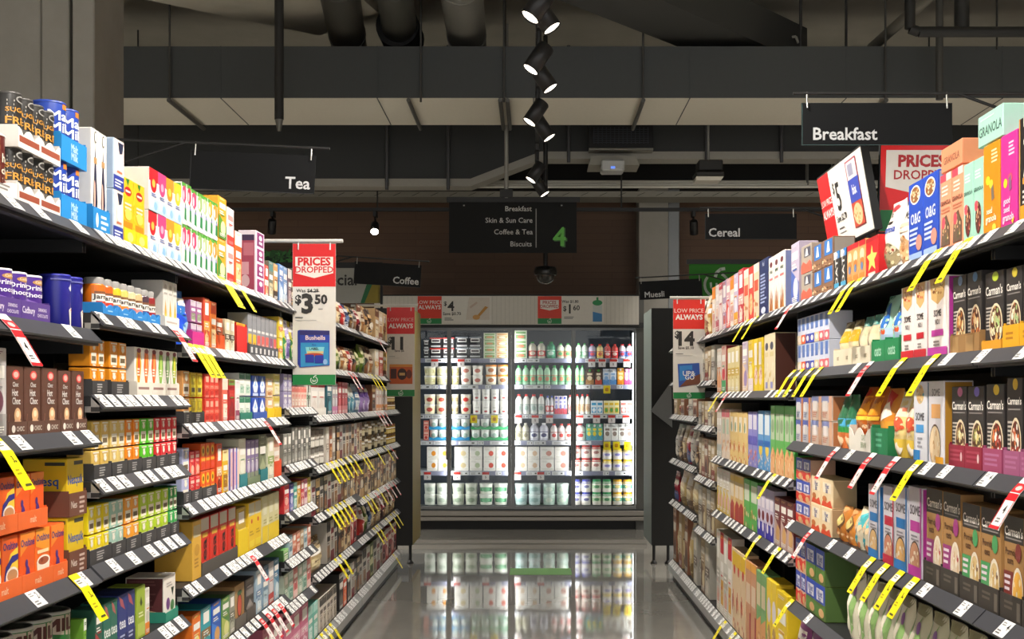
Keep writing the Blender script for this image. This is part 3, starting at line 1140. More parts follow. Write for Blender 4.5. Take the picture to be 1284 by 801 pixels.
SIGN_Y = {}
for txt, px0, py0, px1, py1, s, u, size, tilt in (('Tea', 237, 192, 394, 240, -1, .865, .42, 2.5), ('Coffee', 443, 330, 527, 358, -1, .78, .42, 3.5),
                                            ('Breakfast', 1005, 129, 1194, 182, 1, .29, .40, 0), ('Cereal', 884, 268, 999, 300, 1, .21, .45, 0), ('Muesli', 802, 351, 881, 374, 1, .24, .42, -3)):
    Y = F * .55 / (px1 - px0)
    frame = '3c5a58' if txt == 'Breakfast' else '3a3a3a'
    t, w, h = px_panel('category_sign', 'black hanging sign reading %s above the %s shelves' % (txt, 'tea side' if s < 0 else 'cereal side'), 'sign', px0, py0, px1, py1, Y, '060709',
                       'R 0 0 1 .012 %s|R 0 0 .006 1 %s|T %.3f .27 %.3f c2c3c4 %s' % (frame, frame, u, size * .75, txt), group='category signs above the shelves')
    t.rotation_euler = (0, math.radians(tilt), 0)
    for xx in (-w / 2 + .02, w / 2 - .02):
        g = G()
        g.tube((xx, -.006, h - .02), (xx, .002, h + .04), .0035, M('b9b9b4', .3, .6), 8)
        part('clip', g, t, label='bright wire clip')
    g = G()
    xs = (-w / 2 - .03, w / 2 + (.45 if s > 0 else .03)) if s > 0 else (-w / 2 - .45, w / 2 + .06)
    g.tube((xs[0], .002, h + .035), (xs[1], .002, h + .035), .006, M('1a1a1a', .5), 8)
    g.tube((s * (w / 2 + .02), .002, h + .035), (s * (w / 2 + .42), .002, h - .11), .006, M('1a1a1a', .5), 8)
    g.tube((s * (w / 2 + .43), .002, h + .035), (s * (w / 2 + .43), .002, h - .45), .010, M('1a1a1a', .5), 8)
    part('arm', g, t)

# aisle number sign
t, w, h = px_panel('aisle_sign', 'black hanging aisle sign listing four categories beside a green number four', 'sign', 563, 251, 723, 317, 12.2, '0b0c0c',
                   't .545 .84 .10 c4c4c2 Breakfast|t .47 .62 .10 c4c4c2 Skin_&_Sun_Care|t .505 .40 .10 c4c4c2 Coffee_&_Tea|t .565 .17 .10 c4c4c2 Biscuits|R .679 .1 .686 .84 8f8f8d|T .875 .29 .37 2f6b22 4|T .865 .31 .36 58b53a 4')
# category lines end flush at the dividing rule
g = G()
g.box(-w / 2 - .02, -.012, h - .02, w / 2 + .03, .014, h + .03, M('101011', .5))
part('rail', g, t)
g = G()
for xx in (-w / 2 + .14, w / 2 - .14):
    g = G()
    g.lathe([(.008, h - .055), (.008, h - .045)], M('c9c9c5', .3, .4), 8, xx, -.01)
    part('screw', g, t)
g = G()
g.tube((-.06, .0, h + .02), (-.06, .0, 4.895 - t.location.z), .02, M('9b9a94', .4, .4), 10)
g.box(-.12, -.03, h + .025, 0, .03, h + .10, M('1a1a1a', .5))
part('hanger', g, t)


def rail_tube(label, px0, px1, py, Y, s):
    t = thing('banner_rail', label, 'rail', (0, Y, 0))
    a, b = pt(px0, py, Y), pt(px1, py, Y)
    g = G()
    g.tube((a.x, .0, a.z), (b.x, .0, b.z), .009, M('c9c8c2', .4), 10)
    part('tube', g, t)
    return a.z


def banner(label, px0, py0, px1, py1, Y, spec, group='price banners hanging over the aisle edge'):
    t, w, h = px_panel('price_banner', label, 'banner', px0, py0, px1, py1, Y, 'dcd8d0', spec, thick=.0015, group=group)
    for xx in (-w * .37, w * .37):
        g = G()
        g.tube((xx, -.003, h - .03), (xx, .003, h + .02), .0035, M('dedede', .3), 8)
        part('clip', g, t, label='clear plastic clip')
    return t


RED, GRN, INK = 'd21a1e', '12803f', '2a2826'
rail_tube('white tube holding the PRICES DROPPED banner over the tea side', 318, 430, 302, 6.08, -1)
banner('tall banner reading PRICES DROPPED $3.50 with a blue tea box picture', 367, 305, 421, 483, 6.08,
       'R 0 .695 1 1 %s|P e4dfd6 .06 .905 .94 .905 .94 .79 .5 .755 .06 .79|H .5 .872 .056 %s PRICES|T .5 .815 .045 %s DROPPED|T .34 .665 .026 %s Was_$4.29|R .34 .657 .62 .662 %s|H .13 .60 .062 %s $|H .34 .575 .135 %s 3|H .66 .605 .065 %s 50|R .6 .535 .7 .54 777777|L .06 .48 .3 1 .012 555555|L .06 .46 .72 1 .006 999999|P 1d2f8f .12 .385 .17 .39 .17 .125 .12 .15|P 2a3fa6 .17 .39 .86 .385 .86 .14 .17 .125|P 2b8ec4 .19 .3 .84 .3 .84 .145 .19 .13|P 7fd0de .3 .27 .74 .27 .7 .2 .34 .2|R .17 .355 .86 .385 2b2a6b|T .53 .335 .032 f0d8d4 Bushells|T .5 .285 .012 1f4f9f Blue|T .5 .258 .018 2a2826 LABEL|R .34 .225 .72 .24 d9c38a|E .5 .215 .22 .012 b0442a|R .3 .16 .5 .215 24349c|R .52 .155 .72 .212 24349c|E .76 .165 .05 .02 8fb8e4|R 0 0 1 .075 %s|K .5 .036 .026 e8efe8' % ((RED,) * 3 + (INK,) * 5 + (GRN,)))
rail_tube('thin white tube holding the $11 banner on the coffee side', 440, 524, 383, 10.1, -1)
banner('tall banner reading LOW PRICE ALWAYS $11 with an orange pack picture', 485, 385, 520, 497, 10.1,
       'R 0 .70 1 1 %s|t .5 .86 .045 d9a5a0 LOW_PRICE|H .5 .79 .05 eadbd6 ALWAYS|H .13 .625 .07 %s $|H .38 .595 .14 %s 11|T .45 .51 .025 %s Save_$6|L .08 .45 .3 1 .01 666666|L .08 .43 .65 1 .005 999999|R .1 .14 .92 .36 c4581c|R .1 .33 .92 .36 d08a3a|R .14 .2 .35 .31 4a1f14|E .55 .25 .17 .065 35170f|R .45 .235 .65 .265 c9a36a|E .8 .25 .1 .05 6a2a18|R 0 0 1 .075 %s|K .5 .036 .026 e8efe8' % (RED, INK, INK, INK, GRN))
rail_tube('thin white tube holding the $14 banner on the cereal side', 840, 890, 373, 8.43, 1)
banner('tall banner reading LOW PRICE ALWAYS $14 with a blue box picture', 844, 375, 884, 500, 8.43,
       'R 0 .70 1 1 e02a1e|t .5 .885 .045 f0d8d0 LOW_PRICE|H .5 .82 .05 f4ece6 ALWAYS|H .13 .64 .07 %s $|H .42 .605 .14 %s 14|T .4 .51 .027 %s Save_$5.10|L .08 .455 .4 1 .012 666666|L .08 .435 .7 1 .005 999999|P 2a4fa0 .14 .35 .82 .36 .85 .15 .18 .115|P 2f7fc4 .2 .33 .6 .34 .6 .2 .2 .18|P 6d3a24 .45 .2 .85 .25 .85 .15 .2 .12|E .5 .25 .2 .045 2c5cb0|T .5 .255 .05 e6e6e6 UP&|T .52 .215 .045 e6e6e6 GO|R 0 0 1 .065 %s|K .5 .031 .022 e8efe8' % (INK, INK, INK, GRN))

# header board leaning over the breakfast shelf: one face along the aisle, one across it
t = thing('price_board', 'tilted board reading $5 LOW PRICE ALWAYS with a cereal picture, above breakfast shelf', 'board', (1.325, 5.46, 2.056), (math.radians(10), 0, -PI / 2))
w, h = .78, .335
g = G()
g.box(-w / 2, .0, 0, w / 2, .03, h, M('151515', .5))
g.box(-w / 2 + .006, -.002, .006, w / 2 - .006, 0, h - .008, M('dcd8d0', .45))
art(g, lambda u, v, o: ((u - .5) * w, -.002 - o, v * h), w, h,
    'R .008 .02 .27 .975 %s|R .008 .02 .27 .13 %s|t .14 .62 .085 eadbd6 LOW_PRICE|T .14 .47 .105 f2e8e4 ALWAYS|T .34 .72 .14 %s $|T .42 .60 .36 %s 5|T .42 .33 .085 %s Save_$2.70|L .33 .22 .45 1 .035 555555|L .33 .16 .5 1 .02 888888|R .66 .12 .88 .93 9a3a4a|R .675 .7 .865 .91 c9c6cc|R .7 .74 .8 .88 8f8fa4|R .665 .42 .875 .70 3446a4|T .77 .57 .12 e8e8ee bix|R .665 .13 .875 .42 b5452e|E .77 .27 .085 .13 d8b98a|S .77 .27 .075 .11 14 c89b62 e6cfa0 a8743c' % (RED, GRN, INK, INK, INK))
part('board', g, t)
t = thing('price_board', 'red PRICES DROPPED board facing down the aisle under the Breakfast sign', 'board', (1.70, 5.13, 2.05), (math.radians(6), 0, 0))
w, h = .70, .345
g = G()
g.box(-w / 2, .0, 0, w / 2, .02, h, M('151515', .5))
g.box(-w / 2 + .004, -.002, .004, w / 2 - .004, 0, h - .006, M(RED, .45))
art(g, lambda u, v, o: ((u - .5) * w, -.002 - o, v * h), w, h,
    'R .01 .02 .99 .26 %s|P dcd6cf .035 .93 .46 .93 .46 .52 .25 .42 .035 .52|H .235 .81 .13 a81e26 PRICES|T .235 .655 .105 a81e26 DROPPED' % GRN)
part('board', g, t)

# boards on the end units
t, w, h = px_panel('promotion_board', 'white board reading Special with a green and yellow curve, beside the Coffee sign', 'board', 352, 336, 477, 380, 11.6, 'a9aaa4',
                   'T .55 .62 .33 1c1c1c Special|P 8a7a1c .90 .62 1 .62 1 0 .83 0|P 15683a .80 .0 .84 0 .93 .62 .99 1 .90 1 .87 .6|R 0 0 .0 .0 000')
g = G()
g.box(-w / 2 - .02, -.01, h, w / 2 + .02, .02, h + .05, M('101012', .5))
g.box(w / 2, -.01, 2.171 - t.location.z, w / 2 + .02, .02, h + .02, M('101012', .5))
part('frame', g, t)
t, w, h = px_panel('promotion_board', 'green board with a pale apple emblem behind the cereal boxes', 'board', 864, 331, 960, 376, 11.6, '2f7a24', 'K .36 .42 .36 c4d0c4')
g = G()
g.box(-w / 2 - .02, -.01, h, w / 2 + .02, .02, h + .04, M('101012', .5))
g.box(w / 2 - .05, .005, 2.171 - t.location.z, w / 2 - .03, .02, h + .02, M('101012', .5))
part('frame', g, t)
g = G()
a, b = pt(318, 348, 14.97), pt(372, 316, 14.97)
g.box(a.x, 14.97, a.z, b.x, 15.0, b.z, M('16361a', .6))
for i in range(90):
    x, z = RNG.uniform(a.x, b.x), RNG.uniform(a.z, b.z)
    t0 = RNG.uniform(0, PI)
    dx, dz = .05 * math.cos(t0), .05 * math.sin(t0)
    g.face([(x - dx, 14.965 - i * .0001, z - dz), (x + dz * .35, 14.965 - i * .0001, z - dx * .35), (x + dx, 14.965 - i * .0001, z + dz), (x - dz * .35, 14.965 - i * .0001, z + dx * .35)], M(RNG.choice(('2f7a2c', '3d8f38', '255f24'))))
solid('leaf_panel', g, 'dark green leaf patterned panel on the far wall above the tea boxes', 'panel')
# ------------------------------------------------------------------ the dairy fridge
FY = 14.0
fx = lambda px: (px - VX) * FY / F
fz = lambda py: CH + (VY - py) * FY / F
fridge = thing('display_fridge', 'wide glass door dairy fridge glowing at the end of the aisle', 'fridge', (0, FY, 0))


def FP(name, boxes, mat, parent=fridge, label=None, bev=0.0):
    g = G()
    for b in boxes:
        g.box(b[0], b[1], b[2], b[3], b[4], b[5], mat, bev)
    return part(name, g, parent, label=label)


XL, XR = fx(485), fx(797)
ZB, ZTOP = fz(638), fz(411)
STEEL = M('8e8981', .34, .4)
FRAME = M('77797a', .35, .5)
FP('back_panel', [(XL - .1, .86, .14, XR + .1, .90, 2.48)], M('4a5563', .5))
FP('side_panel', [(XR + .005, .02, .0, XR + .09, .90, 2.50), (XL - .09, .02, 0, XL - .005, .90, 2.50)], M('5d5d5a', .4, .3))
FP('roof_panel', [(XL - .09, .06, ZTOP + .03, XR + .09, .90, ZTOP + .06)], M('3a4048', .5))
FP('floor_panel', [(XL - .05, .06, ZB - .05, XR + .05, .86, ZB - .02)], M('c8c8c4', .4))
FP('kick_plate', [(XL - .09, .06, 0, XR + .09, .1, .125)], M('121212', .5))
FP('bumper_rail', [(XL - .1, -.05, fz(646.5), XR + .12, .05, fz(640))], STEEL, label='brushed steel bumper', bev=.006)
FP('bumper_rail', [(XL - .1, -.05, fz(652.5), XR + .12, .05, fz(647.5))], STEEL, label='brushed steel bumper', bev=.006)
h_ = FP('header', [(fx(470), -.06, fz(408), XR + .03, .06, fz(371))], M('dcd8cf', .5), label='off white ribbed header panel')
g = G()
x = fx(470)
while x < XR:
    g.box(x, -.0615, fz(408) + .01, x + .003, -.06, fz(371) - .01, M('bfbbb2', .6))
    x += .045
g.box(fx(470), -.065, fz(409.5), XR + .035, .06, fz(407.5), M('1e1e1e', .5))
g.box(fx(470), -.065, fz(371.5), XR + .035, .06, fz(370), M('1e1e1e', .5))
part('ribbing', g, h_)
FP('door_frame', [(XL - .09, -.01, ZTOP, XR + .09, .06, ZTOP + .055), (XL - .09, -.01, ZB - .05, XR + .09, .06, ZB - .005)], M('3d3f40', .4, .3))
edges = [485, 563, 641, 719, 797]
GLASS = mat_glass()
for i in range(4):
    a, b = fx(edges[i]), fx(edges[i + 1])
    fr = G()
    wd = .022
    thick = .036 if i in (1, 2) else .022
    la = thick if i == 2 else wd
    rb = thick if i == 1 else wd
    for bx in ((a + .0004, 0, ZB, a + la, .04, ZTOP), (b - rb, 0, ZB, b - .0004, .04, ZTOP), (a + la, 0, ZB, b - rb, .04, ZB + .03), (a + la, 0, ZTOP - .025, b - rb, .04, ZTOP)):
        fr.box(*bx, FRAME)
    dr = part('door', fr, fridge)
    g = G()
    g.box(a + la, .016, ZB + .03, b - rb, .024, ZTOP - .025, GLASS)
    part('pane', g, dr)
    g = G()
    hx = a + .02 if i % 2 else b - .02
    g.tube((hx, -.045, .75), (hx, -.045, 1.55), .011, M('9fa1a2', .25, .8), 10)
    for zz in (.8, 1.5):
        g.tube((hx, -.045, zz), (hx, .0, zz), .008, M('9fa1a2', .25, .8), 8)
    part('handle', g, dr)
LED = M('ffffff', .3, 0, 7.0)
for px, wdt in ((487, .02), (563, .02), (641, .03), (719, .02), (795, .02)):
    x = fx(px)
    g = G()
    g.box(x - wdt / 2, .07, ZB + .05, x + wdt / 2, .085, ZTOP - .05, LED)
    st = part('led_strip', g, fridge, label='bright white vertical light strip')
    for sx in (-1, 1):
        L = bpy.data.lights.new('lamp', 'AREA')
        L.shape = 'RECTANGLE'
        L.size, L.size_y = .03, ZTOP - ZB - .15
        L.energy = FRIDGE_W
        L.color = (1.0, .985, .95)
        lo = link('lamp', L, st, (x + sx * (wdt / 2 + .012), .075, (ZB + ZTOP) / 2))
        lo.rotation_euler = Vector((-sx * .75, -.8, 0)).to_track_quat('Z', 'Y').to_euler()
# shelf levels: top of shelf y pixel at the product plane (Y = 14.15)
PY = 14.16
pzx = lambda px: (px - VX) * PY / F
pzz = lambda py: CH + (VY - py) * PY / F
FROWS = [449, 482, 519, 552, 590, 633]
FTICK = M('e8e8ea', .45)
for k, y in enumerate(FROWS[:5]):
    z = pzz(y)
    g = G()
    g.box(XL, .13, z - .02, XR, .84, z - .002, M('d5d8da', .35))
    sh = part('shelf', g, fridge)
    g = G()
    g.box(XL, .115, z - .05, XR, .13, z - .004, M('8f92ab', .4))
    part('ticket_rail', g, sh)
    rr = random.Random(k)
    x = XL + .05
    while x < XR - .08:
        wt = rr.choice((.07, .07, .14, .21))
        if rr.random() < .8:
            tk = G()
            tk.box(x, .1135, z - .046, x + wt - .006, .1148, z - .008, FTICK)
            art(tk, lambda u, v, o: (x + u * (wt - .006), .1135 - o, z - .046 + v * .038), wt, .038, 'L .1 .7 .6 2 .3 9a9a9a|R .7 .3 .85 .7 555555')
            part('price_ticket', tk, sh)
        x += wt + rr.choice((0, .01, .06))

# cards on the fridge header and flags on its rails
for px0, px1, lab, spec in ((524, 616, 'header card reading LOW PRICE ALWAYS $4 with a pale bottle picture', 'R 0 .0 .33 1 e2371c|R 0 0 .33 .2 1d8a4a|t .165 .78 .13 f3e0d8 LOW_PRICE|T .165 .6 .15 f8ece6 ALWAYS|K .16 .1 .075 dfeee0|T .38 .72 .16 2a2826 $|T .455 .64 .36 2a2826 4|T .47 .36 .11 3a3836 Save_$0.70|L .37 .22 .5 2 .06 777777|P dcd2c6 .66 .15 .98 .15 .98 .95 .70 .95|P c98f3a .78 .2 .84 .25 .96 .6 .92 .64|E .80 .24 .05 .09 d8a05a|P cfb8a8 .72 .55 .82 .75 .80 .80 .71 .62'),
                            (674, 757, 'header card reading PRICES DROPPED $1.60 with a milk carton picture', 'R 0 0 .36 1 e2371c|R 0 0 .36 .2 1d8a4a|P efe6de .04 .86 .32 .86 .32 .56 .18 .48 .04 .56|T .18 .77 .12 b8281c PRICES|T .18 .63 .11 b8281c DROPPED|K .18 .1 .075 dfeee0|T .49 .80 .10 3a3836 Was_$1.80|T .41 .54 .18 2a2826 $|T .485 .54 .34 2a2826 1|T .585 .58 .18 2a2826 60|L .4 .26 .56 2 .05 777777|P cfd6d4 .83 .08 .97 .08 .97 .68 .83 .68|P 3a86c4 .83 .08 .97 .08 .97 .36 .83 .44|E .90 .76 .075 .1 1c9050|R .885 .84 .915 .96 1c9050')):
    a, b = fx(px0), fx(px1)
    g = G()
    z0, z1 = fz(406.5), fz(371.8)
    w, h = b - a, z1 - z0
    g.box(-w / 2, 0, 0, w / 2, .0015, h, M('e8e4dc', .5))
    art(g, lambda u, v, o: ((u - .5) * w, -o, v * h), w, h, spec)
    solid('header_card', g, lab, 'price card', ((a + b) / 2, FY - .0672, z0))
FF = [(0, 545, 'r'), (0, 578, 'r'), (0, 742, 'r'), (0, 755, 'r'), (0, 769, 'r'), (0, 786, 'r'), (1, 761, 'y'), (2, 594, 'y'), (2, 620, 'y'),
      (2, 650, 'r'), (2, 671, 'r'), (2, 689, 'r'), (2, 727, 'r'), (2, 748, 'r'), (2, 767, 'r'), (2, 785, 'r'), (3, 761, 'y'), (3, 773, 'y'), (3, 787, 'y'),
      (4, 536, 'r'), (4, 573, 'r'), (4, 609, 'r'), (4, 649, 'r'), (4, 678, 'r')]
def fflag(kind, w=.075, h=.085):
    g = G()
    s_ = lambda u, v, o: ((u - .5) * w, -o, (v - 1) * h)
    g.box(-w / 2, 0, -h, w / 2, .001, 0, M('f4de00' if kind == 'y' else 'ece6e4', .45))
    art(g, s_, w, h, 'E .5 .5 .28 .28 f0a800|L .25 .6 .75 2 .16 7a6a00' if kind == 'y' else 'R 0 .68 1 1 d8342c|T .5 .35 .3 5a2a2a 5')
    return g.mesh('price_flag')
FFM = {'r': fflag('r'), 'y': fflag('y')}
seen = {}
tot = {}
for r, px, kd in FF:
    tot[(r, kd)] = tot.get((r, kd), 0) + 1
for r, px, kd in FF:
    o = link('price_flag', FFM[kd])
    o.location = ((px - VX) * (FY + .11) / F, FY + .1105, pzz(FROWS[r]) - .012)
    seen[(r, kd)] = seen.get((r, kd), 0) + 1
    c = 'small yellow' if kd == 'y' else 'small red topped'
    pl = 'under the %s fridge shelf' % ORD[r + 1]
    tag(o, '%s price flag %s' % (c, pl) if tot[(r, kd)] == 1 else '%s price flag, %s from tea side, %s' % (c, ORD[seen[(r, kd)]], pl), 'price tag', 'price flags in the fridge')


# ------------------------------------------------------------------ placing packs
def plural(look):
    return look + 'es' if look.endswith(('x', 'ch', 's')) else look + 's'


LAYER = {1: ('',), 2: ('lower layer, ', 'upper layer, '), 3: ('lower layer, ', 'middle layer, ', 'upper layer, '), 4: ('lowest layer, ', 'second layer, ', 'third layer, ', 'uppermost layer, ')}
ALL_LABELS = {}


def put(des, w, h, d, loc, rotz, label, group):
    me, lid = des.meshes(w, h, d)
    o = link(des.name, me, None, loc, (0, 0, rotz))
    tag(o, label, des.cat, group)
    if lid is not None:
        link('cap' if des.shape in ('bottle', 'carton') else 'lid', lid, o)
    ALL_LABELS.setdefault(label, []).append(o)
    return o


def tray(w, d, h, loc, rotz, label, base, spec='', scallop=False, name='display_tray', group=None):
    g = G()
    m = M(base, .55)
    t = .0025
    hw = w / 2
    if scallop:
        n = 2
        pts = [(-hw, 0, 0), (hw, 0, 0), (hw, 0, h)]
        for i in range(n * 8 - 1, 0, -1):
            u = i / (n * 8)
            pts.append((-hw + w * u, 0, h * (.62 + .38 * abs(math.cos(PI * u * n)))))
        pts.append((-hw, 0, h))
        g.prism(pts, (0, t, 0), m)
    else:
        g.box(-hw, 0, 0, hw, t, h, m)
    g.box(-hw, t, 0, -hw + t, d, h * 1.1, m)
    g.box(hw - t, t, 0, hw, d, h * 1.1, m)
    g.box(-hw + t, t, 0, hw - t, d, .0015, m)
    g.box(-hw + t, d - t, 0.0015, hw - t, d, h * 1.1, m)
    art(g, lambda u, v, o: ((u - .5) * w, -o, v * h), w, h, spec)
    o = solid(name, g, label, 'tray', loc, (0, 0, rotz), group or 'cardboard display trays on the shelves')
    ALL_LABELS.setdefault(label, []).append(o)
    return o


TRAY_SEEN = {}
RUN_LOG = []


def run(bay, shelf, pa, pb, ytop, n, designs, rows=1, tr=None, d=None, dx=0.0, wide=.965, lift=0.0, place=None):
    """n facings side by side between photograph columns pa and pb (near one first), stacked in rows up to line ytop."""
    side, _, _, lips, word = BAYS[bay]
    s, xl = SIDE[side]
    xf = xl + .040 + dx
    Ya, Yb = F * xf / abs(pa - VX), F * xf / abs(pb - VX)
    deck = lips[shelf] + .0305 + lift
    names = list(BAYS)
    for nb, edge in ((names[names.index(bay) - 1] if names.index(bay) else None, 0), (names[names.index(bay) + 1] if names.index(bay) + 1 < len(names) else None, 1)):
        if nb is None or BAYS[nb][0] != side or not any(abs(z - lips[shelf]) < .012 for z in BAYS[nb][3]):
            lim = lipY(side, BAYS[bay][1 + edge])
            if edge == 0:
                Ya = max(Ya, lim + .006)
            else:
                Yb = min(Yb, lim - .006)
    if Yb - Ya < .02:
        print('OUT OF BAY', bay, shelf, pa, pb)
        return
    H = CH + (VY - ytop) * xf / abs(pa - VX) - deck
    cell = (Yb - Ya) / n
    w = cell * wide
    if shelf > 0:
        H = min(H, lips[shelf - 1] - .034 - deck)
    if not isinstance(designs, (list, tuple)):
        designs = [designs]
    tr_gap = .0
    if tr:
        w = w - .006 if w > .05 else w - .003
        tr_gap = .003
    h = H / rows - tr_gap - .001
    if h < .02 or w < .008:
        print('BAD RUN', bay, shelf, pa, pb, round(h, 3), round(w, 3))
        h, w = max(h, .02), max(w, .008)
    rotz = PI / 2 if side == 'L' else -PI / 2
    place = '%s, %s' % (shelf_word(bay, shelf), word)
    dd = d or designs[0].d or min(.2, max(.05, w * 1.1))
    if designs[0].shape == 'pouch' and not d and not designs[0].d:
        dd = min(.09, max(.03, w * .6))
    if designs[0].shape in ('can', 'jar', 'tub', 'bottle'):
        dd = w
    seq = [designs[i % len(designs)] for i in range(n)] if len(designs) < n else list(designs[:n])
    tot = {}
    for q in seq:
        tot[q.look] = tot.get(q.look, 0) + 1
    for r in range(rows):
        cnt = {}
        zb = deck + r * (h + tr_gap + .001) + tr_gap
        for i, q in enumerate(seq):
            cnt[q.look] = cnt.get(q.look, 0) + 1
            Y = Ya + cell * (i + .5)
            if tot[q.look] == 1:
                lab = '%s, %s%s' % (q.look, LAYER[rows][r], place)
            else:
                lab = '%s from front, %s, %s%s' % (ORD[cnt[q.look]], q.look, LAYER[rows][r], place)
            jit = RNG.uniform(0, .003) if not tr else RNG.uniform(.006, .008)
            put(q, w, h, dd, (s * (xf + jit), Y, zb), rotz + RNG.uniform(-.012, .012) * (1 if not tr and w > .04 else 0), lab, '%ss, %s' % (q.name.replace('_', ' '), place))
        if tr and (r == 0 or not tr.get('once')):
            per = tr.get('per', n)
            k = 0
            nt = (n + per - 1) // per
            for i in range(0, n, per):
                c = min(per, n - i)
                k += 1
                ll = '%s tray under %s' % (tr['col'], plural(seq[i].look.split(',')[0].split(' with ')[0].split(' in ')[0]))
                key = (ll, r, place)
                TRAY_SEEN[key] = TRAY_SEEN.get(key, 0) + 1
                tt = sum(1 for j in range(0, n, per) if seq[j].look == seq[i].look)
                lab = ll + ', ' + '' + LAYER[rows][r] + place
                tray(cell * c - .002, dd + .018, tr['h'], (s * (xf + .0), Ya + cell * (i + c / 2), zb - tr_gap), rotz, lab, tr['hex'], tr.get('spec', ''), tr.get('scallop', False))


# fridge packs: rows between pixel columns, counted from the tea side
def frun(row, pa, pb, ytop, n, des, rows=1, tr=None):
    z = pzz(FROWS[row])
    w = (pzx(pb) - pzx(pa)) / n
    h = (pzz(ytop) - z) / rows
    if not isinstance(des, (list, tuple)):
        des = [des]
    place = '%s fridge shelf' % ORD[row + 1] if row < 5 else 'bottom fridge shelf'
    seq = [des[i % len(des)] for i in range(n)]
    for r in range(rows):
        for i, q in enumerate(seq):
            same = [j for j in range(n) if seq[j].look == q.look]
            if len(same) == 1:
                lab = '%s, %s%s' % (q.look, LAYER[rows][r], place)
            else:
                lab = '%s from tea side, %s, %s%s' % (ORD[same.index(i) + 1], q.look, LAYER[rows][r], place)
            zz = z + r * h + (.003 if tr else 0)
            put(q, w * .95, h - .002 - (.003 if tr else 0), min(.11, w * .95), (pzx(pa) + w * (i + .5), PY + (.004 if tr else 0) + RNG.uniform(0, .002), zz), 0, lab, '%ss, %s' % (q.name.replace('_', ' '), place))
        if tr:
            for i in range(0, n, 2):
                c = min(2, n - i)
                lab = '%s tray under %s, %s from tea side, %s%s' % (tr['col'], plural(seq[i].look), ORD[i // 2 + 1], LAYER[rows][r], place)
                tray(w * c - .002, .12, tr['h'], (pzx(pa) + w * (i + c / 2), PY, z + r * h), 0, lab, tr['hex'], tr.get('spec', ''), tr.get('scallop', False))
# ------------------------------------------------------------------ designs
def auto(name, look, shape, base, c1, c2, seed=0, lid=None, d=None, txt=None, tc='f2eee6', cat=None, side=None):
    """Print of a plain grocery pack: coloured band, picture, brand line and small type, laid out by seed."""
    rr = random.Random(seed * 31 + len(look))
    k = seed % 5
    if k == 0:
        sp = 'R 0 0 1 .26 %s|E .5 .4 .34 .14 %s|R .12 .66 .88 .8 %s|L .2 .58 .8 2 .05 %s' % (c1, c2, tc, tc)
    elif k == 1:
        sp = 'R 0 .74 1 1 %s|R .16 .1 .84 .42 %s|R .14 .52 .86 .64 %s|L .2 .48 .8 1 .04 %s' % (c1, c2, tc, c1)
    elif k == 2:
        sp = 'P %s 0 0 1 0 1 .34 0 .58|E .58 .26 .3 .17 %s|R .12 .72 .86 .85 %s|L .14 .66 .7 2 .05 %s' % (c1, c2, tc, tc)
    elif k == 3:
        sp = 'R 0 .36 1 .54 %s|E .5 .2 .3 .12 %s|R .2 .66 .8 .9 %s|L .2 .5 .8 2 .05 %s' % (c1, c2, tc, tc)
    else:
        sp = 'R 0 .86 1 1 %s|P %s .1 .04 .9 .04 .9 .3 .5 .5 .1 .3|R .1 .58 .9 .74 %s|L .2 .82 .8 1 .05 %s' % (c1, c2, tc, c2)
    if shape == 'box' or shape == 'pouch':
        sp += '|L .16 .96 .84 2 .022 %s|L .14 .12 .86 3 .028 %s' % (c2, tc)
        if seed % 2:
            sp += '|S .5 .34 .32 .13 9 %s %s %s' % (c2, c1, base)
        else:
            sp += '|T .5 .56 .07 %s %s' % (c1, ('Fine', 'Pure', 'Gold', 'Rich', 'Fresh')[seed % 5]) if False else '|R .24 .55 .76 .575 %s' % c1
    if txt:
        sp += '|T .5 .72 .13 %s %s' % (c1 if k in (0, 1, 4) else '2a2624', txt)
    return D(name, look, shape, base, sp, lid=lid, d=d, cat=cat, side=side)


def tea(look, base, c1, c2='f0ead8', name='tea_box', ink='4a3a28'):
    return D(name, look, 'box', base, 'R .1 .5 .9 .92 %s|R .16 .08 .84 .44 %s|R .22 .16 .78 .32 %s|T .5 .8 .1 %s TEA|R .14 .58 .86 .62 %s|R .3 .66 .7 .7 %s' % (c1, c2, ink, ink, base, ink), cat='tea')


# ---- first tea bay
hotcan = D('hot_chocolate_can', 'brown gold striped cocoa can', 'can', '5a1f1c', 'R .3 0 .42 1 b98f4e|R .84 0 .96 1 b98f4e|R .44 .02 .82 .06 e8ddc8|T .63 .62 .15 e6d9c2 hot|T .63 .42 .12 e6d9c2 choc|E .63 .17 .12 .1 c8423c|L .46 .3 .8 2 .05 d8c8b0', lid='d9d4cc')
sugarfree = D('drink_powder_can', 'sugar free can', 'can', '2c2a28', 'L .06 .86 .3 5 .07 b0aba2|R .08 .12 .28 .4 5d5a56|T .42 .68 .13 d0943c SUGAR|T .42 .48 .17 d0943c FREE|E .5 .88 .2 .07 9a9893|E .5 .88 .16 .045 2c2a28|E .5 .26 .2 .09 8b8078|R .42 .06 .9 .1 8a4a34', lid='4a4744')
malt = D('malted_milk_can', 'blue malted milk can', 'can', '1e3f9e', 'R 0 0 1 .42 1c8fd2|R .4 .88 .75 .97 d77a2a|T .42 .76 .17 eef2f6 Malt|T .42 .56 .17 eef2f6 Milk|t .42 .4 .12 eef2f6 Drink', lid='23409a')
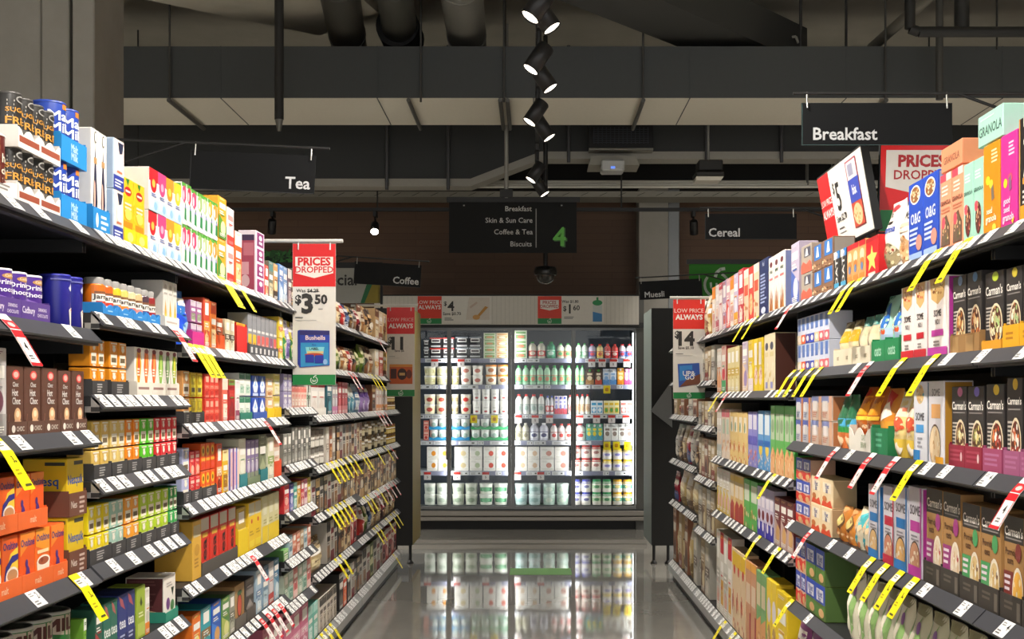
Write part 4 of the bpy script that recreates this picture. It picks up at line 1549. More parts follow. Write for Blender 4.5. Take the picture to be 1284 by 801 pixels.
filterbox = D('filter_box', 'tall white box with a navy drop', 'box', 'e2ded6', 'P 1b2240 .5 .84 .34 .55 .2 .3 .3 .16 .5 .1 .72 .16 .8 .3 .66 .55|E .42 .34 .1 .16 e7b29c|R .3 .66 .7 .72 b48a5a|T .5 .93 .04 333333 O|E .5 .92 .17 .06 333333|E .5 .92 .13 .045 e2ded6|E .6 .08 .2 .035 e5a52a', d=.12, side='d6d4d0')
bluebox = D('coffee_bag_box', 'pale blue box with navy band', 'box', 'b3c4d8', 'R .14 .3 1 1 ead8d0|R 0 0 1 .28 2e3d98|P 232a44 .4 .95 .95 .95 .8 .75 .55 .72|E .58 .55 .26 .16 f4ece8|L .1 .2 .9 3 .06 dfe2f0|R .3 .34 .8 .38 c87a5a', d=.1, side='9fb3cc')
ginger = D('fruit_tea_box', 'bright yellow tea box', 'box', 'ecb91c', 'E .5 .8 .32 .07 b3241c|R .28 .785 .72 .815 f6e8d0|P 2f7a2a .3 .98 .5 .88 .62 .99|R .12 .1 .88 .34 e8861a|L .2 .62 .8 3 .06 f6eac0|E .5 .45 .3 .09 f3d35a', cat='tea')


def fruit(look, c1, c2):
    return D('fruit_tea_box', look, 'box', 'f1ece6', 'R 0 .7 1 1 %s|E .5 .64 .36 .2 %s|E .5 .66 .18 .1 %s|R 0 0 1 .3 bcd8ee|E .3 .2 .22 .12 e6f0f6|E .7 .14 .2 .1 8fbbe0|L .2 .42 .8 2 .05 6c7fb8' % (c1, c1, c2), cat='tea')


fr_red, fr_pink, fr_or, fr_ye = fruit('white box, red flower', 'd8232e', 'f6b84a'), fruit('white box, pink flower', 'e0447e', 'f3a8be'), fruit('white box, orange flower', 'f0912a', 'f8d04a'), fruit('white box, yellow flower', 'eac22e', 'f7e89a')


def herbal(look, c1):
    return D('herbal_tea_box', look, 'box', 'e9ebe2', 'R 0 .9 1 1 4f9a34|P %s .1 .6 .5 .5 .92 .64 .9 .88 .5 .95 .1 .86|E .35 .7 .16 .12 f3d0d8|P 1c7f45 .5 .08 .95 .08 .95 .36 .75 .56 .55 .4|E .3 .3 .2 .2 f4f4f0|R .58 .4 .9 .46 9a8fc8|E .5 .05 .44 .07 f0f2ee' % c1, cat='tea', side='5aa03c')


hb_p, hb_g, hb_o = herbal('green topped box, pink petals', 'd93a6a'), herbal('green topped box, leafy', '8fae6a'), herbal('green topped box, orange petals', 'e9a02c')
gold_tall = auto('tea_box', 'golden tea box with green leaves', 'box', 'dd9a1e', '4f8a2c', 'f0dca0', 2, cat='tea')
white_red = auto('tea_box', 'white tea box with red foot', 'box', 'eadfdb', 'd8322a', 'f4c8c0', 0, cat='tea', tc='d98a84')
orange_tall = auto('tea_box', 'orange tea box', 'box', 'e2571c', 'f0ece0', 'f6c08a', 1, cat='tea')
purple_disp = D('dispenser_box', 'pink and white dispenser box with purple squares', 'box', 'e8dce4', 'R .1 .76 .9 .98 7c1f66|R .1 .52 .9 .72 8a246c|R .1 .28 .9 .48 8a246c|R .1 .04 .9 .24 94286c|E .5 .9 .2 .04 f0dfe8|R .3 .8 .7 .84 f0dfe8|E .5 .65 .2 .04 f0dfe8|R .3 .55 .7 .59 f0dfe8|E .5 .41 .2 .04 f0dfe8|R .3 .31 .7 .35 f0dfe8|E .5 .17 .2 .04 f0dfe8', d=.075, cat='tea',
                side_art='R .08 .06 .9 .9 a8485e|R .1 .3 .6 .5 d9a0a8|R .3 .6 .85 .8 c2707e|E .4 .2 .24 .1 d8b4b8|R .2 .84 .9 .93 3a2448')
small_red = auto('tea_box', 'small red tea box', 'box', 'd8352a', 'f0e4d8', 'f0b080', 3, cat='tea')
olive_b = auto('tea_box', 'olive tea box', 'box', '6f7462', '3e7a78', 'c9c2a0', 1, cat='tea')
ochre_b = auto('tea_box', 'ochre tea box', 'box', 'b48a4e', '3a2a1c', 'e4d2a6', 0, cat='tea')
sky_b = auto('tea_box', 'sky blue tea box', 'box', '4f86c2', 'a8c4de', 'dfe8f0', 2, cat='tea')
plum_b = auto('tea_box', 'grey plum tea box', 'box', '6a5560', 'd8cfc8', 'c9b0b0', 1, cat='tea')

TW = dict(hex='e4ded6', col='white', h=.036)
run('L1', 0, -72, 22, 128, 3, hotcan, tr=dict(hex='e4ded6', col='white', h=.04, per=3, scallop=True, spec='L .1 .7 .9 3 .2 8a8480'))
run('L1', 0, 23, 76, 113, 4, sugarfree, rows=2, tr=dict(hex='e9e4dc', col='striped', h=.045, per=2, scallop=True, spec='R .04 .28 .96 .6 9a4e3a'))
run('L1', 0, 77, 109, 124, 2, malt, rows=2, tr=dict(hex='1c86cc', col='bright blue', h=.062, per=2, spec='T .5 .66 .32 bfe0f2 Malt|T .5 .32 .32 bfe0f2 Milk'))
run('L2', 0, 117, 138, 158, 2, filterbox, tr=dict(hex='1c84c8', col='bright blue', h=.065, spec='L .45 .75 .9 3 .22 d6ebf6|E .22 .5 .08 .3 d6ebf6'))
run('L2', 0, 143, 156, 171, 1, bluebox, rows=2)
run('L2', 0, 156, 185, 219, 2, ginger, tr=dict(hex='efc814', col='yellow', h=.045, per=1, spec='E .5 .5 .25 .3 f8e878'))
run('L2', 0, 187, 228, 208, 4, [fr_red, fr_pink, fr_or, fr_ye], rows=2)
run('L2', 0, 229, 240, 227, 2, [hb_p, D('herbal_tea_box', 'green topped box, crimson petals', 'box', 'e9ebe2', hb_p.spec.replace('d93a6a', 'c8284e'), cat='tea', side='5aa03c')], rows=2)
run('L3', 0, 241, 273, 236, 5, [hb_p, hb_g, D('herbal_tea_box', 'green topped box, sage leaves', 'box', 'e9ebe2', hb_g.spec.replace('8fae6a', 'a8b88a'), cat='tea', side='5aa03c'), hb_o, D('herbal_tea_box', 'green topped box, amber petals', 'box', 'e9ebe2', hb_o.spec.replace('e9a02c', 'd88a20'), cat='tea', side='5aa03c')], rows=2)
run('L3', 0, 274, 284, 244, 1, gold_tall, rows=2)
run('L3', 0, 285, 294, 258, 1, white_red, rows=2)
run('L3', 0, 294.5, 303.5, 288, 1, orange_tall)
run('L3', 0, 322, 332, 288, 1, purple_disp)
run('L3', 0, 332.5, 337, 331, 1, small_red)
run('L3', 0, 337.5, 349, 326, 2, [olive_b, ochre_b])
run('L3', 0, 350, 361, 330, 2, [sky_b, auto('tea_box', 'dusty blue tea box', 'box', '6f94bc', 'c4d4e2', 'e8ecf0', 0, cat='tea')])
run('L3', 0, 361.5, 366, 336, 1, plum_b)
# bags of coffee on the top shelf past the banner
bagcols = [('dark brown', '3a261c', 'c8a06a', 'e8dcc8'), ('cream', 'd8cbb4', '6a3a22', 'a8743c'), ('white and red', 'e2d8d2', 'b02a28', 'e0b0a8'), ('tan', 'b08a5c', '3a2418', 'e4cfa4'), ('charcoal', '33302e', 'b8a88c', '8a5a34'),
           ('navy', '24365c', 'c9ccd4', '6a84b0'), ('pale grey', 'b9b4ac', '3a3634', '8a6a4c'), ('copper', '94562e', 'e6d0a8', '3a2016'), ('green', '5c7426', 'd8d4a8', '2c3a18'), ('crimson', '9a2430', 'ecd8cc', '3c1014'), ('silver', 'c6c2bc', '7a2430', '9a948c'), ('black', '262322', 'd8b878', '7a5a38')]


def bag(i, kind='coffee_bag', noun='coffee bag', shape='pouch', extra=''):
    n, b, c1, c2 = bagcols[i % len(bagcols)]
    return auto(kind, '%s%s %s' % (extra, n, noun), shape, b, c1, c2, i, tc=c1)


BAGS = [bag(i) for i in range(12)]
PACKS = [bag(i, 'coffee_pack', 'coffee pack', 'box') for i in range(12)]
run('L4', 0, 367, 400, 345, 6, [BAGS[i] for i in (0, 1, 2, 3, 6, 7)])
run('L5', 0, 401, 454, 362, 10, [BAGS[i] for i in (8, 9, 4, 0, 7, 2, 5, 11, 6, 9)])
run('L6', 0, 455, 470, 380, 3, [BAGS[i] for i in (1, 3, 0)])
tanpk = auto('coffee_pack', 'buff coffee pack', 'box', 'c4a070', '6a4422', 'e8d8b4', 1)
creampk = auto('coffee_pack', 'ivory coffee pack', 'box', 'ddd0b4', '7a3a22', 'c89a5c', 0)
run('L6', 0, 470.5, 500, 386, 6, [tanpk, creampk, auto('coffee_pack', 'pale buff coffee pack', 'box', 'd0b484', '9a5a2a', 'ecdcb8', 3)])

# second shelf
cadbury = D('drinking_chocolate_tin', 'purple drinking chocolate tin', 'can', '4b2a86', 'E .5 .86 .24 .06 b98c52|t .5 .86 .055 f0dcc0 Cadbury|T .45 .72 .11 f0ecf4 Drinking|T .45 .58 .11 f0ecf4 Chocolate|P 8a68b8 .02 .62 .2 .46 .5 .38 .98 .36 .98 .33 .5 .34 .18 .42 .02 .56|E .5 .19 .36 .13 e3c8a2|E .42 .22 .14 .07 f2e4cc|E .64 .16 .1 .05 c69c6a|R .06 .0 .2 .14 6a4a34', lid='e4e0e6')
cad_tray = dict(hex='553a86', col='purple', h=.045, per=2, spec='t .24 .5 .34 eee6f4 Cadbury|T .72 .66 .17 d8cce6 DRINKING|T .72 .36 .17 d8cce6 CHOCOLATE')
run('L1', 1, -60, 63, 318, 6, cadbury, tr=cad_tray)
navytin = D('chocolate_tin', 'navy blue round tin', 'can', '1b1c7c', 'P c9ccd8 .56 .84 .66 .74 .8 .7 .5 .7 .44 .76|L .42 .66 .84 2 .03 8f92c8|P e6ded4 .5 .02 .84 .02 .92 .34 .44 .34|E .68 .34 .22 .05 efe8e0|E .68 .34 .17 .035 a8583a|E .68 .34 .08 .018 e0b49a|R 0 .9 1 .925 6a6cae', lid='2c2f9a')
run('L1', 1, 82, 112, 343, 2, navytin)


def jarrah(look, c1, c2):
    return D('coffee_jar', look, 'jar', c1, 'R .0 .56 1 .78 %s|R .1 .56 .9 .62 7c5238|R .02 .1 1 .55 ece6dc|P e8e2d8 .6 .6 .98 .6 .98 .76|T .42 .46 .13 3a3430 Jarrah|R .14 .27 .9 .36 %s|R .0 .0 1 .1 ddd6ca|R .2 .14 .8 .2 c9bfae' % (c1, c2), lid='9d9b98', cat='jar')


JAR = [jarrah('orange labelled jar', 'd8701c', 'c8452c'), jarrah('deep orange labelled jar', 'd8601a', 'cc3a26'), jarrah('yellow labelled jar', 'dcc02a', 'dc8a4a'), jarrah('pale yellow labelled jar', 'd8c66a', 'e08436'), jarrah('cream labelled jar', 'd9c79a', 'd86a5a'), jarrah('beige labelled jar', 'd0b080', 'd88a84'), jarrah('dark plum labelled jar', '4a3440', '5a2a6a'), jarrah('crimson labelled jar', '8e2426', '9a2430')]
run('L2', 1, 129, 201, 346, 8, JAR, tr=dict(hex='2a86cf', col='bright blue', h=.032, per=2, scallop=True, spec='L .3 .5 .7 1 .2 9acbf0'))
flame = D('drink_sachet_box', 'white box with an orange flame', 'box', 'd6d2ca', 'P e89a2a .5 .6 .3 .3 .4 .08 .7 .08 .78 .3|P f4d23a .52 .4 .42 .2 .6 .1 .66 .24|R .1 .7 .9 .74 a9a49c|E .5 .86 .24 .06 b8b2a8', d=.1)
run('L2', 1, 207, 228, 341, 3, flame, tr=dict(hex='e2ded8', col='white', h=.035, spec='L .1 .6 .9 1 .3 b8a8a0'))
run('L3', 1, 230, 240.5, 362, 1, auto('tea_box', 'bright blue twisted foil pack', 'pouch', '2b6cb8', '1c50d8', '9ac4e6', 2, cat='tea'))
run('L3', 1, 241.5, 256, 375, 2, auto('tea_box', 'mauve tea box', 'box', '9a5a8e', 'c9b8c8', '8fa07a', 1, cat='tea'), rows=2, tr=dict(hex='c0267e', col='magenta', h=.05, once=1))
run('L3', 1, 256.5, 264, 372, 1, auto('tea_box', 'tall red tea box', 'box', 'c8482e', 'e0a04a', 'e8c48a', 3, cat='tea'))
run('L3', 1, 264.5, 272, 377, 1, auto('tea_box', 'tall orange tea box', 'box', 'dc7a30', 'a83a1c', 'f0d8a8', 1, cat='tea'))
run('L3', 1, 272.5, 282, 397, 1, auto('tea_box', 'brown and orange tea box', 'box', 'b8562a', '3c2016', 'e8894a', 2, cat='tea'), tr=dict(hex='e2571e', col='orange', h=.055))
run('L3', 1, 282.5, 294.5, 399, 2, auto('tea_box', 'cream tea box with brown print', 'box', 'dccfae', '5a4a34', 'e8e0c6', 3, cat='tea'))
run('L3', 1, 297, 310, 403, 1, auto('tea_box', 'yellow tea pack in red case', 'box', 'e8c21e', 'd8a818', 'e8782a', 1, cat='tea'), tr=dict(hex='cc1f1a', col='red', h=.11), dx=.01)
grey_y = D('tea_box', 'grey tea box, yellow panel', 'box', '85868a', 'R .1 .06 .9 .5 e6b41e|R .1 .56 .9 .62 d8d6d2|R .3 .12 .7 .3 b8801a', cat='tea')
grey_r = D('tea_box', 'grey tea box, coral panel', 'box', '85868a', 'R .1 .06 .9 .5 dc5a4e|R .1 .56 .9 .62 d8d6d2|R .3 .12 .7 .3 f0a89a', cat='tea')
grey_m = D('tea_box', 'grey tea box, plum panel', 'box', '85868a', 'R .1 .06 .9 .5 8a4a6a|R .1 .56 .9 .62 d8d6d2|R .3 .12 .7 .3 d0a0b8', cat='tea')
run('L3', 1, 313, 349, 391, 7, [grey_y, grey_y, grey_r, grey_r, grey_r, grey_m, grey_r], tr=dict(hex='4c4c50', col='grey windowed', h=.045, per=7, spec='|'.join('R %.3f .25 %.3f .75 c9c9c6' % (i / 7 + .04, i / 7 + .1) for i in range(7))))
run('L3', 1, 349.5, 355, 391, 1, auto('tea_box', 'yellow tea box with orange stripe', 'box', 'e6c83a', 'd8622a', 'f0e4a0', 3, cat='tea'), rows=2)
run('L4', 1, 357, 399, 391, 8, [auto('tea_box', 'yellow green tea pouch', 'pouch', 'ddd04a', '3a8a4a', 'e8e8c0', 2, cat='tea'), auto('tea_box', 'lilac tea pouch', 'pouch', 'a89ac8', 'e4e0ee', '6a5a9a', 1, cat='tea')])
run('L5', 1, 391, 454, 421, 11, [BAGS[i] for i in (1, 11, 3, 0, 6, 8, 1, 7, 2, 4, 8)])
run('L6', 1, 455, 470, 428, 3, [BAGS[i] for i in (8, 4, 1)])
run('L6', 1, 470.5, 500, 437, 6, [auto('coffee_pack', 'ivory coffee pack', 'box', 'e6d8c2', 'd8a23a', 'f0e8d8', 3), auto('coffee_pack', 'red coffee pack', 'box', 'b03a38', 'e8d0c0', 'd88a7a', 1), auto('coffee_pack', 'yellow coffee pack', 'box', 'cfa83c', '7a3a1a', 'f0e0a8', 0)])

# third shelf
run('L1', 2, -44, 9, 430, 2, auto('cocoa_box', 'white and grey cocoa box', 'box', 'c6c2c0', '9a9694', '7a4a5a', 0))


def hotchoc(look, c1):
    return D('hot_chocolate_box', look, 'box', '5b3a2e', 'E .55 .87 .22 .07 d8403e|E .55 .87 .15 .045 f0b0a4|t .52 .73 .07 e6e0da Choc|T .48 .61 .1 ded6d0 Hot|T .55 .49 .1 ded6d0 Choc|E .62 .28 .2 .11 dcae80|E .62 .3 .1 .05 f0d8b4|P d8a888 .3 .04 .9 .04 .82 .2 .45 .22|P %s .04 .1 .3 .03 .7 .06 .96 .18 .96 .13 .7 .01 .3 0 .04 .05|P 8a5a48 .02 .12 .1 .3 .14 .3 .06 .12' % c1, d=.09)


run('L1', 2, 11, 76, 457, 3, hotchoc('brown hot chocolate box, purple swirl', '9a4a8a'), tr=dict(hex='5e4034', col='dark brown', h=.032, per=1, spec='E .25 .5 .1 .26 e6dccf|T .62 .5 .34 cfc2b4 CHOC'))
run('L1', 2, 76.5, 110.5, 463, 2, [hotchoc('brown hot chocolate box, green swirl', '3a9a62'), hotchoc('brown hot chocolate box, gold swirl', 'd8a83c')], tr=dict(hex='5e4034', col='dark brown', h=.032, per=1, spec='E .25 .5 .1 .26 e6dccf|T .62 .5 .34 cfc2b4 CHOC'))
blk = dict(hex='3c3b3c', col='charcoal', h=.04, per=2, spec='L .3 .8 .7 4 .16 a8a6a4')


def twin(look, c, c2='efe8d8'):
    return D('tea_box', look, 'box', c, 'R .12 .1 .88 .5 %s|R .2 .2 .8 .38 6a5a3c|P %s .3 .86 .5 .56 .7 .86|R .12 .9 .88 .95 %s|E .5 .7 .2 .1 %s|R .3 .02 .7 .07 %s' % (c2, c2, c2, c2, c2), cat='tea')


t_or, t_cr, t_or2, t_gr, t_rd, t_ye, t_aq, t_lm, t_em, t_li, t_red2, t_tan = twin('orange tea box', 'e8921c'), twin('cream and gold tea box', 'dcb85a'), twin('deep orange tea box', 'ee8a16'), twin('bright green tea box', '58c21e'), twin('red tea box', 'd8262e'), twin('yellow tea box', 'ecd414'), twin('pale aqua tea box', 'a4c8b8'), twin('lime tea box', 'b4d02e'), twin('emerald tea box', '3aa854'), twin('lilac tea box', 'b0b4d8'), twin('scarlet tea box', 'd0322a'), twin('tan tea box', 'd89a5a')
run('L2', 2, 116, 135, 424, 2, t_or, rows=2, tr=dict(blk, once=1))
run('L2', 2, 140, 162, 420, 2, D('tea_box', 'amber tea box', 'box', 'e59018', t_or.spec, cat='tea'), rows=2, tr=dict(blk, once=1))


def soup(look, c1, c2):
    return D('soup_sachet_box', look, 'box', 'efe9dd', 'P %s .3 .92 .8 .92 .9 .6 .7 .3 .5 .06 .36 .3 .14 .6|P %s .45 .86 .66 .84 .72 .56 .55 .3 .4 .5|E .55 .93 .3 .05 7a2430|L .3 .56 .7 3 .06 f6f0e6' % (c1, c2))


run('L2', 2, 172, 230, 434, 6, [soup('white box with red and yellow chilli', 'e2a416', 'd8401e'), soup('white box with orange chilli', 'e8641c', 'f09a4a'), soup('white box with deep orange chilli', 'e0561a', 'f2a25a'), soup('white box with green leaf', '7ab83a', 'c8e07a'), soup('white box with grey green leaf', '6a8a5a', 'a8c88a'), soup('white box with yellow green leaf', '8ab42a', 'e8dc4a')],
    tr=dict(hex='e6dfd2', col='white', h=.04, per=2, spec='L .08 .68 .92 1 .36 9a7a74'))
run('L3', 2, 231, 240.5, 464, 1, t_tan, rows=2, tr=dict(blk, once=1))
run('L3', 2, 241, 256.5, 466, 2, twin('mustard tea box', 'c9ae22', 'e8d840'), rows=2, tr=dict(blk, once=1))
run('L3', 2, 257.5, 275, 468, 3, auto('tea_box', 'scarlet tea box with fine print', 'box', 'd23a2c', 'e8604a', 'c02a22', 3, cat='tea', tc='f0a890'), rows=2)
run('L3', 2, 279, 286, 474, 1, auto('tea_box', 'pink and red tea box', 'box', 'd8604e', 'f0d0c0', 'e8e0d0', 1, cat='tea'))
run('L3', 2, 286.5, 295, 475, 1, auto('tea_box', 'dark red tea box', 'box', 'a41c22', '6a8a3a', '8a1218', 4, cat='tea', tc='c23a34'))
run('L3', 2, 295.5, 300.5, 476, 1, auto('tea_box', 'white tea box with plum foot', 'box', 'e2dad8', '8a3a5a', 'd0b8c0', 0, cat='tea'))
run('L3', 2, 301.5, 316.5, 467, 2, auto('tea_box', 'white and green tea box', 'box', 'dde2da', '2f7a5a', 'a8c8b4', 1, cat='tea'), rows=2, tr=dict(hex='2c7a66', col='sea green', h=.03, once=1))
run('L3', 2, 318, 335, 470, 2, D('tea_box', 'blue and white tea box', 'box', '2348a8', 'P eef2f8 .5 .96 .9 .5 .7 .2 .3 .2 .1 .5|R .1 .04 .9 .16 c9d4ea|P 9fc4ec .5 .75 .66 .5 .34 .5', cat='tea'), rows=2, tr=dict(hex='3a5aa8', col='blue', h=.03, once=1))
run('L3', 2, 336, 344.5, 474, 1, auto('tea_box', 'peach tea box', 'box', 'd8b080', 'e8d8b8', 'b8763a', 3, cat='tea'), rows=2, tr=dict(hex='e8c01c', col='yellow', h=.045, once=1))
run('L3', 2, 345, 353, 468, 1, auto('tea_box', 'pale yellow tea box', 'box', 'e4d890', 'd0b83a', 'f0ecd0', 1, cat='tea'), rows=2, tr=dict(hex='e8c01c', col='golden', h=.045, once=1))
run('L4', 2, 356, 366, 462, 2, auto('tea_box', 'grey lilac tea box', 'box', '9a90b8', 'c8c2d8', 'e0dcea', 0, cat='tea'), rows=2)
run('L4', 2, 366.5, 384.5, 484, 5, auto('tea_box', 'pink and white tea box', 'box', 'ecc4b4', 'e07a6e', 'f4e4d8', 1, cat='tea', tc='e89a8a'))
run('L4', 2, 385, 399, 481, 4, [auto('tea_box', 'white and green slim box', 'box', 'd8dcd0', '4a8a5a', 'e8e8e0', 3, cat='tea'), auto('tea_box', 'dark grey slim box', 'box', '5a5852', '3a3834', '8a867c', 1, cat='tea')])
run('L5', 2, 391, 409, 479, 2, auto('tea_box', 'white slim box with red head', 'box', 'e0dcd6', 'c83a3a', 'd8d0c8', 4, cat='tea'), tr=dict(hex='e0dcd4', col='white', h=.04))
run('L5', 2, 410, 416.5, 478, 1, auto('tea_box', 'teal slim box', 'box', '2e6a78', '1c4a58', '5a98a8', 2, cat='tea'))
run('L5', 2, 417, 424, 480, 2, auto('tea_box', 'grey slim box with pink foot', 'box', 'aca8ac', 'd080b0', 'dcd8dc', 0, cat='tea'))
run('L5', 2, 424.5, 436.5, 475, 3, auto('tea_box', 'crimson tall box', 'box', 'a82832', 'e08a90', 'd86a70', 0, cat='tea'))
run('L5', 2, 437, 447, 478, 2, auto('tea_box', 'white and teal tea pouch', 'pouch', 'd4dcd8', '5a9ab0', 'a8d0d8', 2, cat='tea'))
run('L5', 2, 447.5, 454, 478, 1, auto('tea_box', 'steel blue tea pouch', 'pouch', '5a84a8', 'a8c4d8', 'd8e0e8', 1, cat='tea'))
run('L6', 2, 455, 466, 478, 2, auto('tea_box', 'violet tea pouch', 'pouch', '5c3a8c', 'a88ac8', 'd0c0e0', 2, cat='tea'))
run('L6', 2, 466.5, 471, 482, 1, auto('coffee_pack', 'chestnut coffee pack', 'box', '7a4424', 'c89a5a', '3a2010', 1))
run('L6', 2, 471.5, 486, 483, 4, auto('coffee_pack', 'pinkish coffee pack with orange foot', 'box', 'd8c0b8', 'e08a2a', 'e8d8d0', 0))
run('L6', 2, 486.5, 500, 494, 3, auto('coffee_jar', 'small amber coffee jar', 'jar', 'a8823e', '5a3a1c', 'd8bc7a', 1, lid='8a7a58', cat='jar'), rows=2)

# fourth shelf and lower
oval = D('malt_drink_box', 'orange malt drink box with a cyclist', 'box', 'e5581a', 'P f0882c 0 .6 1 .9 1 1 0 1|T .5 .82 .16 2a2a78 Ovaltine|E .42 .46 .09 .07 4a2a7a|P 4a2a7a .3 .2 .44 .46 .6 .36 .7 .14 .58 .14 .5 .26 .42 .12 .3 .1|E .32 .13 .16 .1 5a3a80|E .32 .13 .12 .07 e5581a|E .72 .13 .16 .1 5a3a80|E .72 .13 .12 .07 e5581a|R .05 .0 1 .04 f0d8c0', d=.075, side='c24a22')
oval_b = D('malt_drink_box', 'orange malt drink box with a mug', 'box', 'e8601c', 'P f4c83a 0 .2 .5 .7 1 .8 1 0 0 0|T .5 .84 .16 2a2a78 Ovaltine|P 2a2a80 .06 .2 .2 .5 .6 .66 1 .68 1 .58 .6 .54 .3 .4 .2 .2|P efe2cc .16 .02 .96 .02 1 .36 .2 .36|E .6 .34 .4 .14 f2e8d8|E .6 .34 .33 .1 c08a5a', d=.075, side='c24a22')
oval_c = D('malt_drink_box', 'orange malt drink box with a bowl', 'box', 'ea6a20', 'P f0982c 0 .7 1 .55 1 1 0 1|T .5 .84 .16 2a2a78 Ovaltine|R .1 .56 .9 .62 f6d8a8|P f0e4d0 .14 .08 .9 .08 1 .42 .04 .42|E .52 .42 .47 .1 f4ead8|E .52 .42 .38 .07 a4583a|E .4 .44 .1 .04 8a3a24', d=.075, side='c24a22')
ot = dict(hex='e4672c', col='orange', h=.04, per=2, spec='t .5 .5 .4 f2c4a0 malt')
run('L1', 3, -96, 84, 536, 8, [oval_b, oval_c, oval, oval_b, oval_b, oval, oval_c, oval], rows=1, tr=ot, d=.075) if False else None
# lower layer
_h = BAYS['L1'][3]
run('L1', 3, -68, 85, 694, 7, [oval_c, oval, oval_b, oval_b, oval, oval_c, oval], tr=ot)
run('L1', 3, -68, 60, 609, 6, [D('malt_drink_box', q.look.replace('orange', 'stacked'), 'box', q.base, q.spec, d=.075, side=q.side) for q in (oval_c, oval, oval_b, oval_b, oval, oval)], tr=dict(ot, col='stacked'), lift=.1425)
nesq = D('milk_flavour_box', 'yellow chocolate drink box with blue letters', 'box', 'dcb81c', 'R .4 .88 .95 .95 3a3a30|T .5 .6 .2 1f4fa0 Nesquik|P f0e6c8 .1 .0 .5 .36 .9 .0|E .7 .2 .26 .16 7a4a2c|R .1 .3 .5 .36 f4d85a|E .3 .14 .14 .08 e8d8b0', d=.11, side_art='T .5 .58 .17 1f4fa0 Nesq|R .5 .88 .95 .94 3a3a30|P f0e6c8 .5 .0 .95 .32 .95 .0')
run('L1', 3, 87, 109, 573, 1, nesq, rows=2, tr=dict(hex='6a4030', col='chocolate brown', h=.058, spec='t .26 .5 .32 e0d0c4 Nes|L .56 .8 .92 4 .2 c8b0a4'))
blk2 = dict(hex='3c3b3c', col='charcoal', h=.04, per=2, spec='L .3 .8 .7 4 .16 a8a6a4', once=1)
run('L2', 3, 118, 139.5, 506, 2, t_cr, rows=2, tr=blk2)
run('L2', 3, 141, 160, 510, 2, twin('honey coloured tea box', 'e0c474'), rows=2, tr=blk2)
run('L2', 3, 160.5, 178, 513, 2, t_or2, rows=2, tr=blk2)
run('L2', 3, 178.5, 196, 514, 2, t_gr, rows=2, tr=blk2)
run('L2', 3, 196.5, 228.5, 516, 4, t_rd, rows=2, tr=blk2)
run('L2', 4, 113, 140, 612, 3, t_ye, rows=2, tr=dict(blk2, per=3))
run('L2', 4, 140.5, 158, 616, 2, t_aq, rows=2, tr=blk2)
run('L2', 4, 158.5, 177.5, 614, 2, twin('orange and white tea box', 'f0a02e'), rows=2, tr=blk2)
run('L2', 4, 178, 214, 612, 4, t_lm, rows=2, tr=blk2)
run('L2', 4, 214.5, 229, 604, 2, t_em, rows=2, tr=blk2)
run('L3', 3, 230.5, 240, 562, 1, t_li, rows=2, tr=blk2)
run('L3', 3, 240.5, 253.5, 566, 2, auto('tea_box', 'cherry red tea box', 'box', 'd02a34', 'e85a4a', 'f0b8a0', 2, cat='tea', tc='f0c8b8'), rows=2, tr=blk2)
run('L3', 3, 254, 272, 556, 3, D('tea_box', 'flame orange tea box', 'box', 'e45a18', 'E .5 .72 .34 .2 f0c02a|E .5 .72 .16 .1 6a3a10|R .0 .0 1 .3 d8401c|R .1 .34 .9 .44 f4a83a', cat='tea'), rows=2, tr=dict(blk2, per=3))
run('L3', 3, 272.5, 279, 556, 1, auto('tea_box', 'rust tea box', 'box', 'd84e22', 'f0c090', '8a2a14', 3, cat='tea'))
run('L3', 3, 279.5, 286.5, 564, 1, auto('tea_box', 'golden yellow tea box', 'box', 'e6b81e', 'f0e0a0', 'a8701a', 1, cat='tea'))
run('L3', 3, 287, 301, 562, 3, [D('tea_box', 'indigo striped tea box', 'box', 'e0d4dc', 'R 0 0 .36 1 2c2a9a|R .5 .1 .9 .9 e8b8b0', cat='tea'), D('tea_box', 'purple striped tea box', 'box', 'e0d4dc', 'R 0 0 .36 1 6a2a8a|R .5 .1 .9 .9 e0a0b8', cat='tea'), D('tea_box', 'royal blue striped tea box', 'box', 'e6dcd8', 'R 0 0 .36 1 2a5ac8|R .5 .1 .9 .9 f0c8b8', cat='tea')])
run('L3', 3, 301.5, 310.5, 550, 1, auto('tea_box', 'cream and sage tea box', 'box', 'dcd8c0', '7a9a7a', 'e8e8d8', 0, cat='tea'), tr=dict(hex='2f7f86', col='teal', h=.05))
run('L3', 3, 311, 326.5, 552, 3, auto('tea_box', 'purple grey tea box', 'box', '83709a', '8a947a', 'c8c0d0', 0, cat='tea'), tr=dict(hex='7a8a6a', col='sage', h=.03, per=3))
run('L3', 3, 327, 336, 545, 1, auto('tea_box', 'moss green tea box', 'box', '7c8468', '5a6248', 'a8b08a', 4, cat='tea'), tr=dict(hex='2f7f86', col='blue teal', h=.05))
run('L3', 3, 336.5, 344, 548, 1, auto('tea_box', 'cream and green tea box', 'box', 'd8d6b8', '8aa04a', 'ece8d4', 3, cat='tea'))
run('L3', 3, 344.5, 353, 548, 1, auto('tea_box', 'shell pink tea box', 'box', 'e0c8b4', 'c88a70', 'ece0d4', 1, cat='tea'), tr=dict(hex='e2502a', col='vermilion', h=.07))
run('L4', 3, 356, 366, 544, 2, auto('tea_box', 'grey stone tea box', 'box', '87857c', '6a6860', 'a8a69c', 3, cat='tea'))
run('L4', 3, 366.5, 399, 536, 7, [auto('tea_box', 'dark stone slim box', 'box', '6a6862', '4a4844', '98968e', 3, cat='tea'), auto('tea_box', 'pale stone slim box', 'box', '9a9890', '7a7870', 'c4c2b8', 1, cat='tea')])
